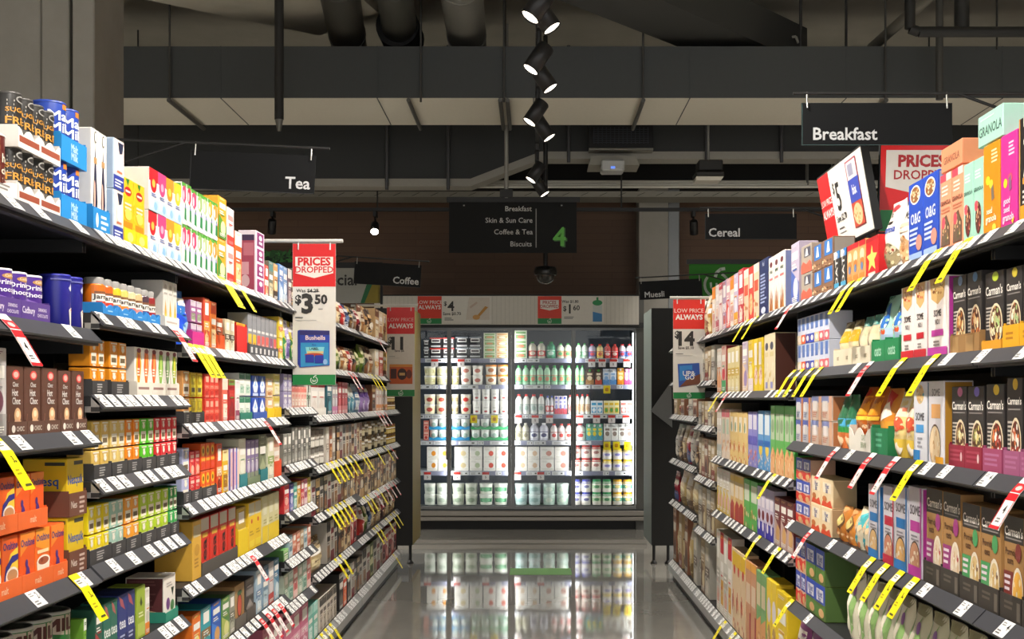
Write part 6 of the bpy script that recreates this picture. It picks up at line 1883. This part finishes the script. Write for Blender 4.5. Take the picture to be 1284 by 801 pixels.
run('R1', 2, 1043.5, 1017, 496, 2, D('breakfast_drink_box', 'white and peach drink box', 'box', 'e0c8b8', 'R 0 .74 1 1 8a94c8|R .1 .4 .6 .8 f0e8e4|R .72 0 1 1 d8a88a|L .1 .34 .6 3 .08 c88a70', d=.08, side='c07a4c'), rows=2)
run('R1', 2, 1016, 991, 498, 2, D('breakfast_drink_box', 'white and blue drink box', 'box', 'd8d8e0', 'R 0 .74 1 1 5a6ac0|R .1 .4 .6 .8 f0eef0|R .74 0 1 1 d88a5c|L .1 .34 .6 3 .08 8a94b8', d=.08, side='c0652c'), rows=2)

# fourth shelf


def porridge(look, c1, bowl):
    return D('porridge_box', look, 'box', 'a87e4c', 'R 0 .74 1 1 34302c|T .5 .85 .14 efe9df Carman\'s|R .1 .77 .9 .785 8a8480|T .4 .64 .07 5a3a24 Porridge|T .34 .56 .07 5a3a24 oats|R 0 .2 .5 .46 %s|L .05 .42 .4 3 .06 e0d0d8|E .76 .66 .15 .09 %s|E .74 .26 .28 .26 e8dcc8|E .74 .26 .24 .22 %s' % (c1, c1, bowl), d=.06)


p_pu, p_gr, p_br = porridge('kraft porridge box, purple label', '9a3a7a', 'e0ccb0|S .74 .26 .22 .2 16 f0e8d8 b83a3c d8b890 e8d8c0'), porridge('kraft porridge box, green label', '4a9a5c', 'd8bc84|S .74 .26 .22 .2 16 f0e8d8 6a4a34 c8a05c e8d8b0'), porridge('kraft porridge box, red brown label', '8a3a34', 'e8a83a|S .74 .26 .22 .2 12 f4c84a f0dcb0 d8902a')
pt_ = dict(hex='38332e', col='dark', h=.06, per=1, spec='L .2 .75 .7 2 .2 5a5248|R .8 .1 .95 .8 6a6258')
run('R0', 3, 1340, 1281, 628, 2, [porridge('kraft porridge box, plum label', '7a2a4a', 'e8c89a'), p_br], tr=pt_)
run('R0', 3, 1280.5, 1254, 650, 1, porridge('kraft porridge box, maroon label', '7c342e', 'eab04a|S .74 .26 .22 .2 12 f4c84a f0dcb0 d8902a'), tr=pt_)
run('R0', 3, 1252, 1203, 640, 2, p_gr, tr=pt_)
run('R1', 3, 1202, 1157.5, 620, 2, p_pu, tr=dict(pt_, per=1))


def brook(look, c1, c2):
    return D('porridge_box', look, 'box', 'd4d0d8', 'R 0 .72 1 1 c0bcc4|T .5 .74 .11 4a444c SOME|R .14 .5 .86 .62 %s|L .2 .46 .8 2 .04 8a868e|E .5 .2 .4 .2 4a3a34|E .5 .2 .37 .18 %s|S .5 .2 .3 .14 10 e8d8c0 d8b898|R 0 0 1 .12 %s|R .92 0 1 1 %s' % (c1, c2, c1, c1), d=.07, side=c1)


run('R1', 3, 1155.5, 1138.5, 612, 1, brook('white porridge box, magenta foot', 'b83a9a', 'c08a6a'))
run('R1', 3, 1137.5, 1121.5, 611, 1, brook('white porridge box, blue foot', '2c7ac0', 'd8a868'))
run('R1', 3, 1120.5, 1106.5, 611, 1, brook('white porridge box, red foot', 'c02a44', 'd08a70'))
run('R1', 3, 1102, 1088.5, 609, 1, brook('white porridge box, sky blue foot', '2a78bc', 'd8b078'))
run('R1', 3, 1087, 1067, 640, 2, D('cereal_pouch', 'teal patterned cereal pouch', 'pouch', 'd8ccb0', 'P 2c8a98 0 0 .4 0 .6 .3 .3 .5 0 .4|P 4ab0b8 .5 .6 1 .5 1 .9 .6 .8|P e8c84a .1 .6 .4 .56 .3 .74|S .5 .5 .44 .44 14 e8e0cc d8b890 c87a4a', d=.08, cat='pouch'))
run('R1', 3, 1066, 1044, 640, 2, D('cereal_pouch', 'orange and tan cereal pouch', 'pouch', 'd88a3c', 'E .5 .56 .34 .24 6a4a2c|E .5 .6 .26 .18 e0c878|P e8a060 .1 .96 .5 .8 .9 .96|S .5 .2 .44 .2 14 e0501c f0c08a d8702c', d=.09, cat='pouch'))


def wb(look, base, c1, c2):
    return D('wheat_biscuit_box', look, 'box', base, 'R 0 .46 1 1 %s|P %s 0 .08 .5 .04 1 .2 1 .44 .5 .36 0 .44|R .16 .52 .84 .86 e6e6ee|T .5 .74 .2 3848a0 Weet|T .5 .58 .2 3848a0 Bix|E .66 .2 .26 .13 e0b078' % (c1, c2), d=.09)


wb_cream = D('wheat_biscuit_box', 'cream biscuit cereal box', 'box', 'efd8ae', 'R .14 .5 .86 .86 f4e6cc|T .5 .74 .18 3a4a8c Weet|T .5 .58 .18 3a4a8c Bix|P e0502c 0 0 1 0 .8 .26 .5 .14 .2 .3|E .3 .28 .2 .1 c8783c', d=.09, side='c8b088')
wb_blue = wb('blue and red biscuit cereal box', 'e2b89a', '3a50b4', 'd8382c')
run('R1', 3, 1043, 1016.5, 602, 2, wb_cream, rows=2)
run('R1', 3, 1015.5, 992.5, 570, 2, wb_blue, rows=3, d=.1)
run('R1', 3, 991.5, 985.5, 598, 1, auto('wheat_biscuit_box', 'white biscuit cereal box', 'box', 'd0ccd4', 'b8b4c0', '3848a0', 1))
# low shelf
wb_g = wb('blue and green biscuit cereal box', 'd8b890', '3050bc', '5a8a3a')
run('R1', 4, 1034, 1010, 690, 2, D('wheat_biscuit_box', wb_g.look, 'box', '5f7a3a', wb_g.spec, d=.13, side='55733a'), rows=2)
run('R1', 4, 1009.5, 990.5, 668, 2, D('wheat_biscuit_box', wb_blue.look, 'box', wb_blue.base, wb_blue.spec, d=.13), rows=2)
oatbag = D('oat_bag', 'green and white oat bag', 'pouch', 'ddd8c0', 'P 8ab06a .1 .06 .3 .06 .44 .5 .3 .9 .16 .6|P 8ab06a .6 .1 .74 .2 .84 .6 .7 .9 .56 .5|E .45 .45 .12 .3 efe8d4|E .7 .74 .1 .08 8a5a9a|P 9a9470 .0 1 1 1 .8 .88 .2 .9', d=.1, cat='oats')
run('R1', 4, 1128, 1056, 752, 5, oatbag)
run('R1', 4, 1215, 1130, 800, 4, D('oat_bag', 'olive oat bag', 'pouch', 'c8c4a8', oatbag.spec, d=.1, cat='oats'))
run('R0', 4, 1290, 1221, 850, 2, D('oat_bag', 'red topped oat bag', 'pouch', 'c22a24', 'R .1 .2 .9 .7 e8dcc8', d=.1, cat='oats'))
run('R1', 5, 1060, 990, 815, 4, auto('oat_bag', 'purple oat bag', 'pouch', '8a3a84', 'd8b8d4', 'e8dce4', 2, cat='oats'))

# cereal bay
run('R2', 1, 971, 957.5, 416, 2, D('cereal_box', 'cream cereal box with brown side', 'box', 'e2d4b2', 'E .5 .78 .3 .07 4a4a5a|R .16 .6 .84 .68 d8c890|S .5 .3 .4 .22 12 d8c48a c8a85c f0e4c4|R .3 .05 .7 .16 8a8ac0', d=.1, side='4a2418'))
run('R2', 1, 956.5, 945, 422, 2, D('cereal_box', 'yellow and white cereal box', 'box', 'e6c61e', 'R .1 .5 .7 .92 e8e0dc|E .5 .3 .36 .18 e8d0c0|S .5 .3 .3 .16 10 d87a6a e8c8b0 b84a4a', d=.07))
run('R2', 1, 944.5, 938, 425, 1, auto('cereal_box', 'golden yellow cereal box', 'box', 'e8c82a', 'e0d0d4', 'f0e8a8', 0, d=.07))
run('R2', 1, 937.5, 930.5, 427, 1, auto('cereal_box', 'lilac cereal box', 'box', 'c8b8c8', 'e8c8a0', 'a088b8', 2, d=.07))
run('R2', 1, 926.5, 912, 433, 3, auto('cereal_box', 'straw coloured cereal box', 'box', 'dccb90', 'c8a83a', 'ece0b8', 3, d=.07, side='8a6a4a'))
run('R2', 1, 910, 904.5, 432, 1, auto('cereal_box', 'red cereal box with green foot', 'box', 'd8b0a0', '3a9a5a', 'c8303a', 0, d=.07, side='a8242c'))
run('R2', 1, 904, 895, 436, 2, auto('cereal_box', 'white and orange cereal box', 'box', 'e0d8cc', 'd8823c', 'e8b890', 2, d=.07))
run('R1', 1, 998, 986.5, 420, 1, auto('cereal_box', 'dark brown window box', 'box', '5a3a2c', 'd8d0d0', 'b05a34', 2, d=.07))
run('R2', 2, 995.5, 966, 505, 5, D('cereal_box', 'green cereal box with grains', 'box', '5fae54', 'R .1 .5 .9 .88 b8c8a8|E .5 .7 .3 .1 8aa07a|P e8b078 0 0 1 0 1 .3 .5 .4 0 .26|S .5 .2 .44 .18 12 d88a4c f0d8b0 c8643c', d=.08, side='2f9a3a'))
run('R2', 2, 965, 950, 515, 2, D('cereal_box', 'sky blue cereal box', 'box', '5a9ad0', 'R .1 .6 .9 .94 dce8f0|E .5 .34 .3 .1 e8c84a|R .0 .4 1 .5 2c6ab8|S .5 .16 .4 .14 10 e0c0a0 e8e0d8', d=.07))
run('R2', 2, 949, 937.5, 516, 2, D('cereal_box', 'periwinkle cereal box', 'box', '8a86cc', 'R .1 .68 .9 .94 e0dcec|R 0 .4 1 .56 5a56b8|S .5 .2 .44 .18 10 e08a6a e8d8d0 c85a44', d=.07))
run('R2', 2, 937, 914.5, 517, 4, D('cereal_box', 'wheat yellow cereal box', 'box', 'e2c27a', 'R .2 .6 .8 .9 ece0c8|E .4 .7 .16 .1 7a9a7a|S .5 .26 .44 .24 14 e0883c f0dcb0 c8642c', d=.07))
run('R2', 2, 914, 904.5, 513, 2, D('cereal_box', 'pink topped cereal box', 'box', 'e4d0bc', 'R 0 .84 1 1 d86a70|R .2 .5 .8 .8 b8c8b0|S .5 .24 .44 .22 10 e0a05c f0dcb8', d=.07))
run('R2', 2, 904, 894.5, 512, 2, auto('cereal_box', 'chalk white cereal box', 'box', 'd8d0c4', 'b8c0bc', 'e4c8a8', 0, d=.07))
run('R2', 3, 995, 971, 631, 3, auto('cereal_box', 'maroon cereal box', 'box', '7a3434', 'c8a8a0', 'd8a86a', 2, d=.07))
run('R2', 3, 970, 949.5, 616, 4, D('cereal_box', 'white and violet cereal box', 'box', 'c8c0d4', 'R 0 .84 1 1 a8a0c4|R .14 .6 .86 .8 e4dce6|E .5 .44 .34 .1 7a2a34|R 0 0 1 .3 3a34a8|E .5 .22 .24 .1 dcd4e4', d=.06))
run('R2', 3, 949, 932.5, 605, 2, D('cereal_box', 'leaf green cereal box', 'box', '58ac4c', 'R .1 .56 .9 .9 d4dcc4|S .5 .26 .44 .24 14 b89a4c e0d0a0 7a8a3c', d=.07))
run('R2', 3, 932, 915.5, 598, 3, D('cereal_box', 'red and straw cereal box', 'box', 'd8b878', 'R 0 .84 1 .96 e0b82a|R .1 .5 .9 .78 e0d0b4|P b03a2c 0 0 1 0 1 .36 .5 .44 0 .3', d=.07))
run('R2', 3, 915, 897, 589, 4, auto('cereal_box', 'oat white cereal box', 'box', 'd8d0c0', 'd8b83a', 'e0b0a8', 2, d=.06))
run('R2', 4, 987, 974, 748, 1, auto('cereal_box', 'large yellow cereal box', 'box', 'e8c81c', 'd8a02a', 'e8d8c4', 0, d=.08))
run('R2', 4, 973.5, 961, 733, 2, D('cereal_box', 'yellow cereal box with bowls', 'box', 'e4c42a', 'E .5 .66 .36 .14 d8d0d8|E .5 .3 .4 .2 b08a50|S .5 .3 .36 .18 14 e8d8a0 c8a05c 8a5a34', d=.08))
run('R2', 4, 960, 948, 722, 2, D('cereal_box', 'sage green cereal box', 'box', '7aa86a', 'R .1 .6 .9 .86 d8c8a4|P d89a5c 0 .4 1 .5 1 0 0 0|S .5 .2 .4 .16 10 b8743c e8c89a', d=.07))
run('R2', 4, 947.5, 935, 710, 2, D('cereal_box', 'terracotta cereal box', 'box', 'c8906a', 'R 0 .9 1 1 e8a83c|R .1 .5 .9 .74 dcc4a8|R .76 0 1 .4 a8242c', d=.07))
run('R2', 4, 934.5, 918, 697, 3, D('cereal_box', 'mustard and red cereal box', 'box', 'dcc09a', 'R 0 .78 1 .96 e2b81e|E .5 .74 .2 .06 c83a2a|S .5 .3 .44 .28 14 c85a3c e8c8a0 a83a2c', d=.07))
run('R2', 4, 917.5, 898, 676, 4, [auto('cereal_box', 'white and red cereal box', 'box', 'dcd4c8', 'cc2430', 'e0a83a', 1, d=.07), auto('cereal_box', 'grey white cereal box', 'box', 'd0ccc0', 'b8b4a8', 'd8a08a', 3, d=.07)])

# muesli bays
mu = [auto('muesli_bag', '%s muesli bag' % n, 'pouch', b, c1, c2, i, tc='e0d8c8') for i, (n, b, c1, c2) in enumerate((('tan', 'a8906a', '5a4430', 'd8c8a0'), ('salmon', 'c8705c', 'e8c0b0', '8a3a30'), ('ash', 'a8a49a', '5a5650', 'd0ccc0'), ('dark brown', '4a342a', 'a88a64', 'c8b08a'), ('berry', '9a2a3a', 'e0c8c0', '3a4a7a'), ('straw', 'c8b078', '7a6234', 'e8dcb4')))]
mb = [auto('muesli_box', '%s muesli box' % n, 'box', b, c1, c2, i + 2, tc='e0d8c8') for i, (n, b, c1, c2) in enumerate((('tan', 'b09a74', '6a4a30', 'd8c8a0'), ('ash', 'b4b0a4', '6a5a50', 'd4ccc0'), ('clay', '9a6a50', 'd8b89a', '5a3424'), ('buff', 'c4ac84', '8a3a2c', 'e0d0b0')))]
run('R3', 1, 896, 869, 430, 5, [mb[1], mb[0], mb[3]])
run('R3', 2, 896, 869, 503, 5, [mb[0], mb[1], mb[3]])
run('R3', 3, 896, 869, 552, 5, [mb[3], mb[0], mb[2]])
run('R3', 4, 896, 869, 613, 4, [mb[0], mb[1]])
run('R3', 5, 889, 869, 668, 4, [mb[1], mb[0], mu[2]])
run('R4', 1, 874, 840, 420, 6, [mu[3], mu[0], mu[5]])
run('R4', 2, 874, 840, 498, 6, [mb[2], mb[1], mu[1], mb[2], mu[1], mb[0]])
run('R4', 3, 874, 840, 536, 6, [mu[3], mu[2], mu[4], mu[0]])
run('R4', 4, 874, 850, 590, 3, [mu[5], mu[0]])
run('R4', 4, 849, 840, 592, 3, mu[4])
run('R4', 5, 866, 840, 650, 6, [mu[5], mb[2], mu[0], mb[3]])

# ------------------------------------------------------------------ fridge packs
def tub(look, base, c1, c2, lid='ece8de', name='dairy_tub'):
    return D(name, look, 'tub', base, 'R .1 .3 .9 .7 %s|E .5 .5 .22 .24 %s|R .0 .9 1 1 %s' % (c1, c2, lid), lid=lid, cat='tub')


def bot(look, base, c1, c2, cap, name='milk_bottle', shape='bottle'):
    return D(name, look, shape, base, 'R .0 .12 1 .46 %s|E .5 .3 .22 .12 %s|R .1 .46 .9 .5 %s' % (c1, c2, c2), lid=cap, cat=name.split('_')[-1])


def crt(look, base, c1, c2, cap='e8e8e8'):
    return D('milk_carton', look, 'carton', base, 'R 0 0 1 .4 %s|E .5 .5 .3 .18 %s|R .2 .74 .8 .9 %s' % (c1, c2, c2), lid=cap, cat='carton')


def pk(look, base, c1, c2, name='dairy_pack'):
    return D(name, look, 'box', base, 'R .1 .1 .9 .5 %s|E .5 .3 .3 .16 %s|R .1 .66 .9 .84 %s' % (c1, c2, c1), cat='pack')


yb = lambda look, c: D('yoghurt_pack', look, 'box', '262428', 'R .14 .5 .86 .86 e8e4e0|R .2 .6 .8 .76 3a2a30|R 0 .86 1 1 %s|R .1 .08 .9 .24 d0d0d0' % c, cat='pack')
frun(0, 531, 538, 426, 1, yb('black and white dessert pack', 'c8c8c8'), 2)
frun(0, 538.5, 570, 423, 2, yb('black and red dessert pack', 'c8342c'), 2)
frun(0, 571, 604, 422, 2, yb('black and silver dessert pack', '9aa0a8'), 2)
hor = [pk('pale green spread pack', 'dfe6c8', '8ab86a', 'e0a06a'), pk('apricot spread pack', 'e4cfa8', 'd89a5c', 'e8e0c8')]
frun(0, 606, 637.5, 417, 2, hor, 4)
frun(0, 645, 661, 414, 1, pk('leaf green spread pack', 'dfe8cc', '7ab06a', 'e08a6a'), 3)
frun(0, 662, 684.5, 428, 2, bot('red labelled smoothie bottle', 'e0d8c8', 'd83a30', 'f0e0d0', '3a9a4a', 'juice_bottle'))
frun(0, 685, 697, 428, 1, bot('emerald smoothie bottle', '3a9a70', '5ab890', 'd0e8dc', '2a8a4a', 'juice_bottle'))
frun(0, 698, 717, 430, 2, bot('cream smoothie bottle', 'dde4d0', 'e8a080', '5aa86a', '3a9a4a', 'juice_bottle'))
frun(0, 722, 737, 430, 2, bot('green capped smoothie bottle', 'cfe0d0', '8ac09a', 'e8ece0', '3aa04a', 'juice_bottle'))
frun(0, 738, 747.5, 431, 1, bot('violet and white yoghurt bottle', 'd0c8e0', '7a6ab8', 'e84a5a', 'd83a50', 'yoghurt_bottle'))
frun(0, 748, 757, 431, 1, bot('yellow yoghurt bottle', 'ecd890', 'f0b83a', 'd8582c', 'd83a34', 'yoghurt_bottle'))
frun(0, 757.5, 775.5, 431, 2, bot('red yoghurt bottle', 'd84a44', 'c8242c', 'f0d0c8', 'd0302c', 'yoghurt_bottle'))
frun(0, 776, 794, 431, 2, bot('white and blue yoghurt bottle', 'e4e4ec', '6a8ad0', 'c84a5a', 'd84a50', 'yoghurt_bottle'))
frun(1, 531, 562, 459, 2, tub('cream tub with olive label', 'e4dcb4', 'c8c08a', 'dcd8a8'), 2)
frun(1, 566, 576, 459, 1, tub('straw coloured tub', 'dcd49c', 'c0b878', 'e8e0b8'), 2)
frun(1, 577, 606, 458, 2, tub('white tub with a red dot', 'f0ebe0', 'f0ebe0', 'c87a6a', 'f0ece4'), 2)
frun(1, 608, 638, 457, 2, tub('clear tub with orange lid', 'ece2cc', 'f2ecdc', 'b06a34', 'f0961e'), 2)
frun(1, 646, 717.5, 458, 8, bot('green capped juice bottle', 'aedab8', '7cc494', 'd88a6a', '3aa854', 'juice_bottle'))
frun(1, 721, 733.5, 458, 2, bot('bright green capped juice bottle', 'a4d8b0', '76c290', 'e0b07a', '2f9c4a', 'juice_bottle'))
frun(1, 734, 745, 462, 1, crt('dark brown drink carton', '4a3428', 'a87a4a', 'd8c8a8', '3a9a3a'))
frun(1, 746, 755, 462, 1, crt('brown and red drink carton', '5a4034', 'c84a34', 'e0d0b8', '3a9a3a'))
frun(1, 756, 773, 462, 2, crt('blue and white milk carton', 'dbe2ec', '5a94d0', '8ab0d8'))
frun(1, 774, 782.5, 461, 1, crt('orange drink carton', 'f0b04a', 'e88a1c', 'f4e0b0'))
frun(1, 783, 794, 462, 2, crt('pink drink carton', 'e88ab8', 'd84a8a', 'f4d4e4'))
frun(2, 531, 561, 494, 2, tub('cream tub with red fruit', 'ece2c4', 'e8d8b0', 'b84a3a'), 2)
frun(2, 566, 575, 494, 1, tub('ivory tub with brown label', 'e6dcb8', 'b89a6a', 'd8c490'), 2)
frun(2, 577, 591, 494, 1, tub('ivory tub with red berries', 'ece4cc', 'e8dcc0', 'd0342c'), 2)
frun(2, 592, 637.5, 485, 4, D('yoghurt_tub', 'tall white yoghurt tub', 'tub', 'f0ede6', 'E .5 .22 .16 .08 b84a4a|R .3 .5 .7 .56 c8c4bc|L .2 .84 .8 2 .05 d0ccc4', lid='f2f0ea', cat='tub'), 2)
frun(2, 646, 683.5, 494, 4, bot('red capped milk bottle', 'e4e4dc', 'c8ccc8', '9ab0a8', 'd8302c'))
frun(2, 684, 694.5, 496, 2, bot('blue capped slim milk bottle', 'e4e0e4', 'd85a5a', 'f0e0e0', '3a50b8'))
frun(2, 695, 711, 496, 3, crt('red and white milk carton', 'e8e0e4', 'c84a5a', '8a8ac8', '3a50b8'))
frun(2, 712, 718.5, 495, 1, bot('coral capped milk bottle', 'e4dcd8', 'd8a8a0', 'c87a7a', 'd84a44'))
frun(2, 721, 740, 494, 3, bot('scarlet capped milk bottle', 'e2e0d4', 'd8b89a', 'c8a07a', 'd02c28'))
frun(2, 741, 756, 502, 2, pk('blue and white yoghurt pack', 'dfe8ee', '3a9ac8', 'e8f0f4'))
frun(2, 757, 776.5, 502, 3, pk('yellow and green yoghurt pack', 'ece4b0', 'e0bc2a', '5aa04a'))
frun(2, 778, 794, 502, 2, pk('white and coral yoghurt pack', 'f2e8e4', 'd87a70', 'f4dcd8'))
wcup = lambda look: tub(look, 'eef0ea', 'e8ece6', 'a8c0b4', 'f2f2ec', 'yoghurt_tub')
frun(3, 531, 537.5, 527, 1, pk('small red dairy pack', 'd8786a', 'e8c0b0', 'c83a34'), 2)
frun(3, 538, 560, 525, 2, wcup('white yoghurt tub'), 2, dict(hex='2a8fc0', col='blue', h=.036, scallop=True))
frun(3, 566, 589, 525, 2, wcup('plain yoghurt tub'), 2, dict(hex='2488bc', col='navy', h=.036, scallop=True))
frun(3, 590.5, 637.5, 525, 4, wcup('green tray yoghurt tub'), 2, dict(hex='34a866', col='green', h=.036, scallop=True))
frun(3, 646, 663.5, 530, 2, bot('pale gold topped drink bottle', 'e4e0cc', 'd8d4b8', '9a947a', 'e8e4d8', 'drink_bottle'))
frun(3, 664, 688, 530, 2, bot('navy shouldered drink bottle', 'd4d4e0', 'e8e8ee', '4a4a7a', 'f0f0f0', 'drink_bottle'))
frun(3, 690, 718, 531, 3, bot('red shouldered drink bottle', 'e8dcd8', 'f0e8e4', 'c83a34', 'd8403a', 'drink_bottle'))
frun(3, 721, 734.5, 531, 1, bot('crimson shouldered drink bottle', 'e6dcd8', 'f0e8e4', 'b83034', 'c8343a', 'drink_bottle'))
frun(3, 735, 756, 531, 3, crt('green and yellow milk carton', '6ab89a', '4a9ab0', 'e8d03a'))
frun(3, 757, 794, 531, 4, crt('white milk carton with dark print', 'ecebe6', 'e0ded8', '8a7a70'))
wpk = lambda look, c: D('yoghurt_pouch_pack', look, 'box', 'f0ece4', 'E .62 .45 .2 .22 %s|L .1 .84 .6 2 .08 d0ccc4|R .1 .08 .9 .2 e0dcd2' % c, cat='pack')
frun(4, 535, 563, 560, 2, wpk('white pack with an amber fruit', 'e0922c'), 2)
frun(4, 569.5, 588, 560, 1, wpk('white pack with a beige fruit', 'dcc89a'), 2)
frun(4, 588.5, 605, 560, 1, wpk('white pack with sage print', 'b8c4a0'), 2)
frun(4, 606, 637.5, 560, 2, wpk('white pack with a red fruit', 'd84a34'), 2)
frun(4, 646, 676.5, 560, 2, wpk('white pack with a tan picture', 'd8b898'), 2)
frun(4, 677, 713.5, 560, 2, wpk('white pack with a rosy picture', 'c88a7a'), 2)
jarw = lambda look, c1, c2, lid: D('cream_jar', look, 'jar', 'ece6dc', 'R 0 .3 1 .56 %s|E .5 .44 .2 .12 %s|R 0 .7 1 .76 %s' % (c1, c2, lid), lid=lid, cat='jar')
frun(4, 716, 754, 558, 3, jarw('red lidded cream jar', 'e8d4c8', 'a8706a', 'c8403c'), 2)
frun(4, 755, 794, 562, 3, jarw('yellow lidded cream jar', 'd4d0e4', '8a86c8', 'f0d03a'), 2)
frun(5, 531, 561.5, 606, 2, tub('frosted margarine tub', 'd8dcd0', 'c4ccc0', 'a8b4a4', 'e4e6dc', 'margarine_tub'), 2)
frun(5, 566, 599, 606, 2, tub('grey green margarine tub', 'd4d8c8', 'bcc4b0', '98a890', 'e0e2d4', 'margarine_tub'), 2)
frun(5, 600, 637, 606, 2, tub('white tub with dark green band', 'e6e8dc', '2f8a54', '7ac090', 'e8eae0', 'margarine_tub'), 2)
frun(5, 645, 679, 606, 2, tub('pale aqua margarine tub', 'cfe2e0', 'b4d0ce', '98bcb8', 'dceae8', 'margarine_tub'), 2)
frun(5, 680, 714, 606, 2, tub('mint margarine tub', 'c8dcd0', 'a4c8b4', 'dce8d8', 'd4e6dc', 'margarine_tub'), 2)
frun(5, 716.5, 741.5, 601, 2, jarw('blue lidded cream jar', 'dcdce4', '6a6a9a', '4a54b4'), 2)
frun(5, 742, 767.5, 601, 2, jarw('green lidded cream jar', 'b8d8a8', '5a9a6a', '3aa060'), 2)
frun(5, 768, 794, 601, 2, jarw('golden lidded cream jar', '4aa890', 'e8d48a', 'e8b42a'), 2)

# things that would read alike are told apart by counting from the front
for k, v in list(ALL_LABELS.items()):
    if len(v) > 1:
        v.sort(key=lambda o: o.location.y)
        head, rest = k.split(', ', 1)
        for j, o in enumerate(v):
            o['label'] = '%s, %s from front, %s' % (head, ORD[j + 1], rest)

# stand every assembled thing on its own base point
bpy.context.view_layer.update()
for o in list(scene.objects):
    if o.type == 'EMPTY' and o.parent is None and o.get('category') and abs(o.location.x) < 1e-6 and abs(o.location.z) < 1e-6:
        pts = []
        for c in o.children_recursive:
            if c.type == 'MESH':
                pts += [c.matrix_world @ Vector(b) for b in c.bound_box]
        if not pts:
            continue
        new = Vector(((min(p.x for p in pts) + max(p.x for p in pts)) / 2, (min(p.y for p in pts) + max(p.y for p in pts)) / 2, min(p.z for p in pts)))
        dl = o.location - new
        o.location = new
        for c in o.children:
            c.location = c.location + dl
for o in scene.objects:
    if o.get('label') and o.get('category') and len(o['label'].split()) > 16:
        print('LONG', o['label'])
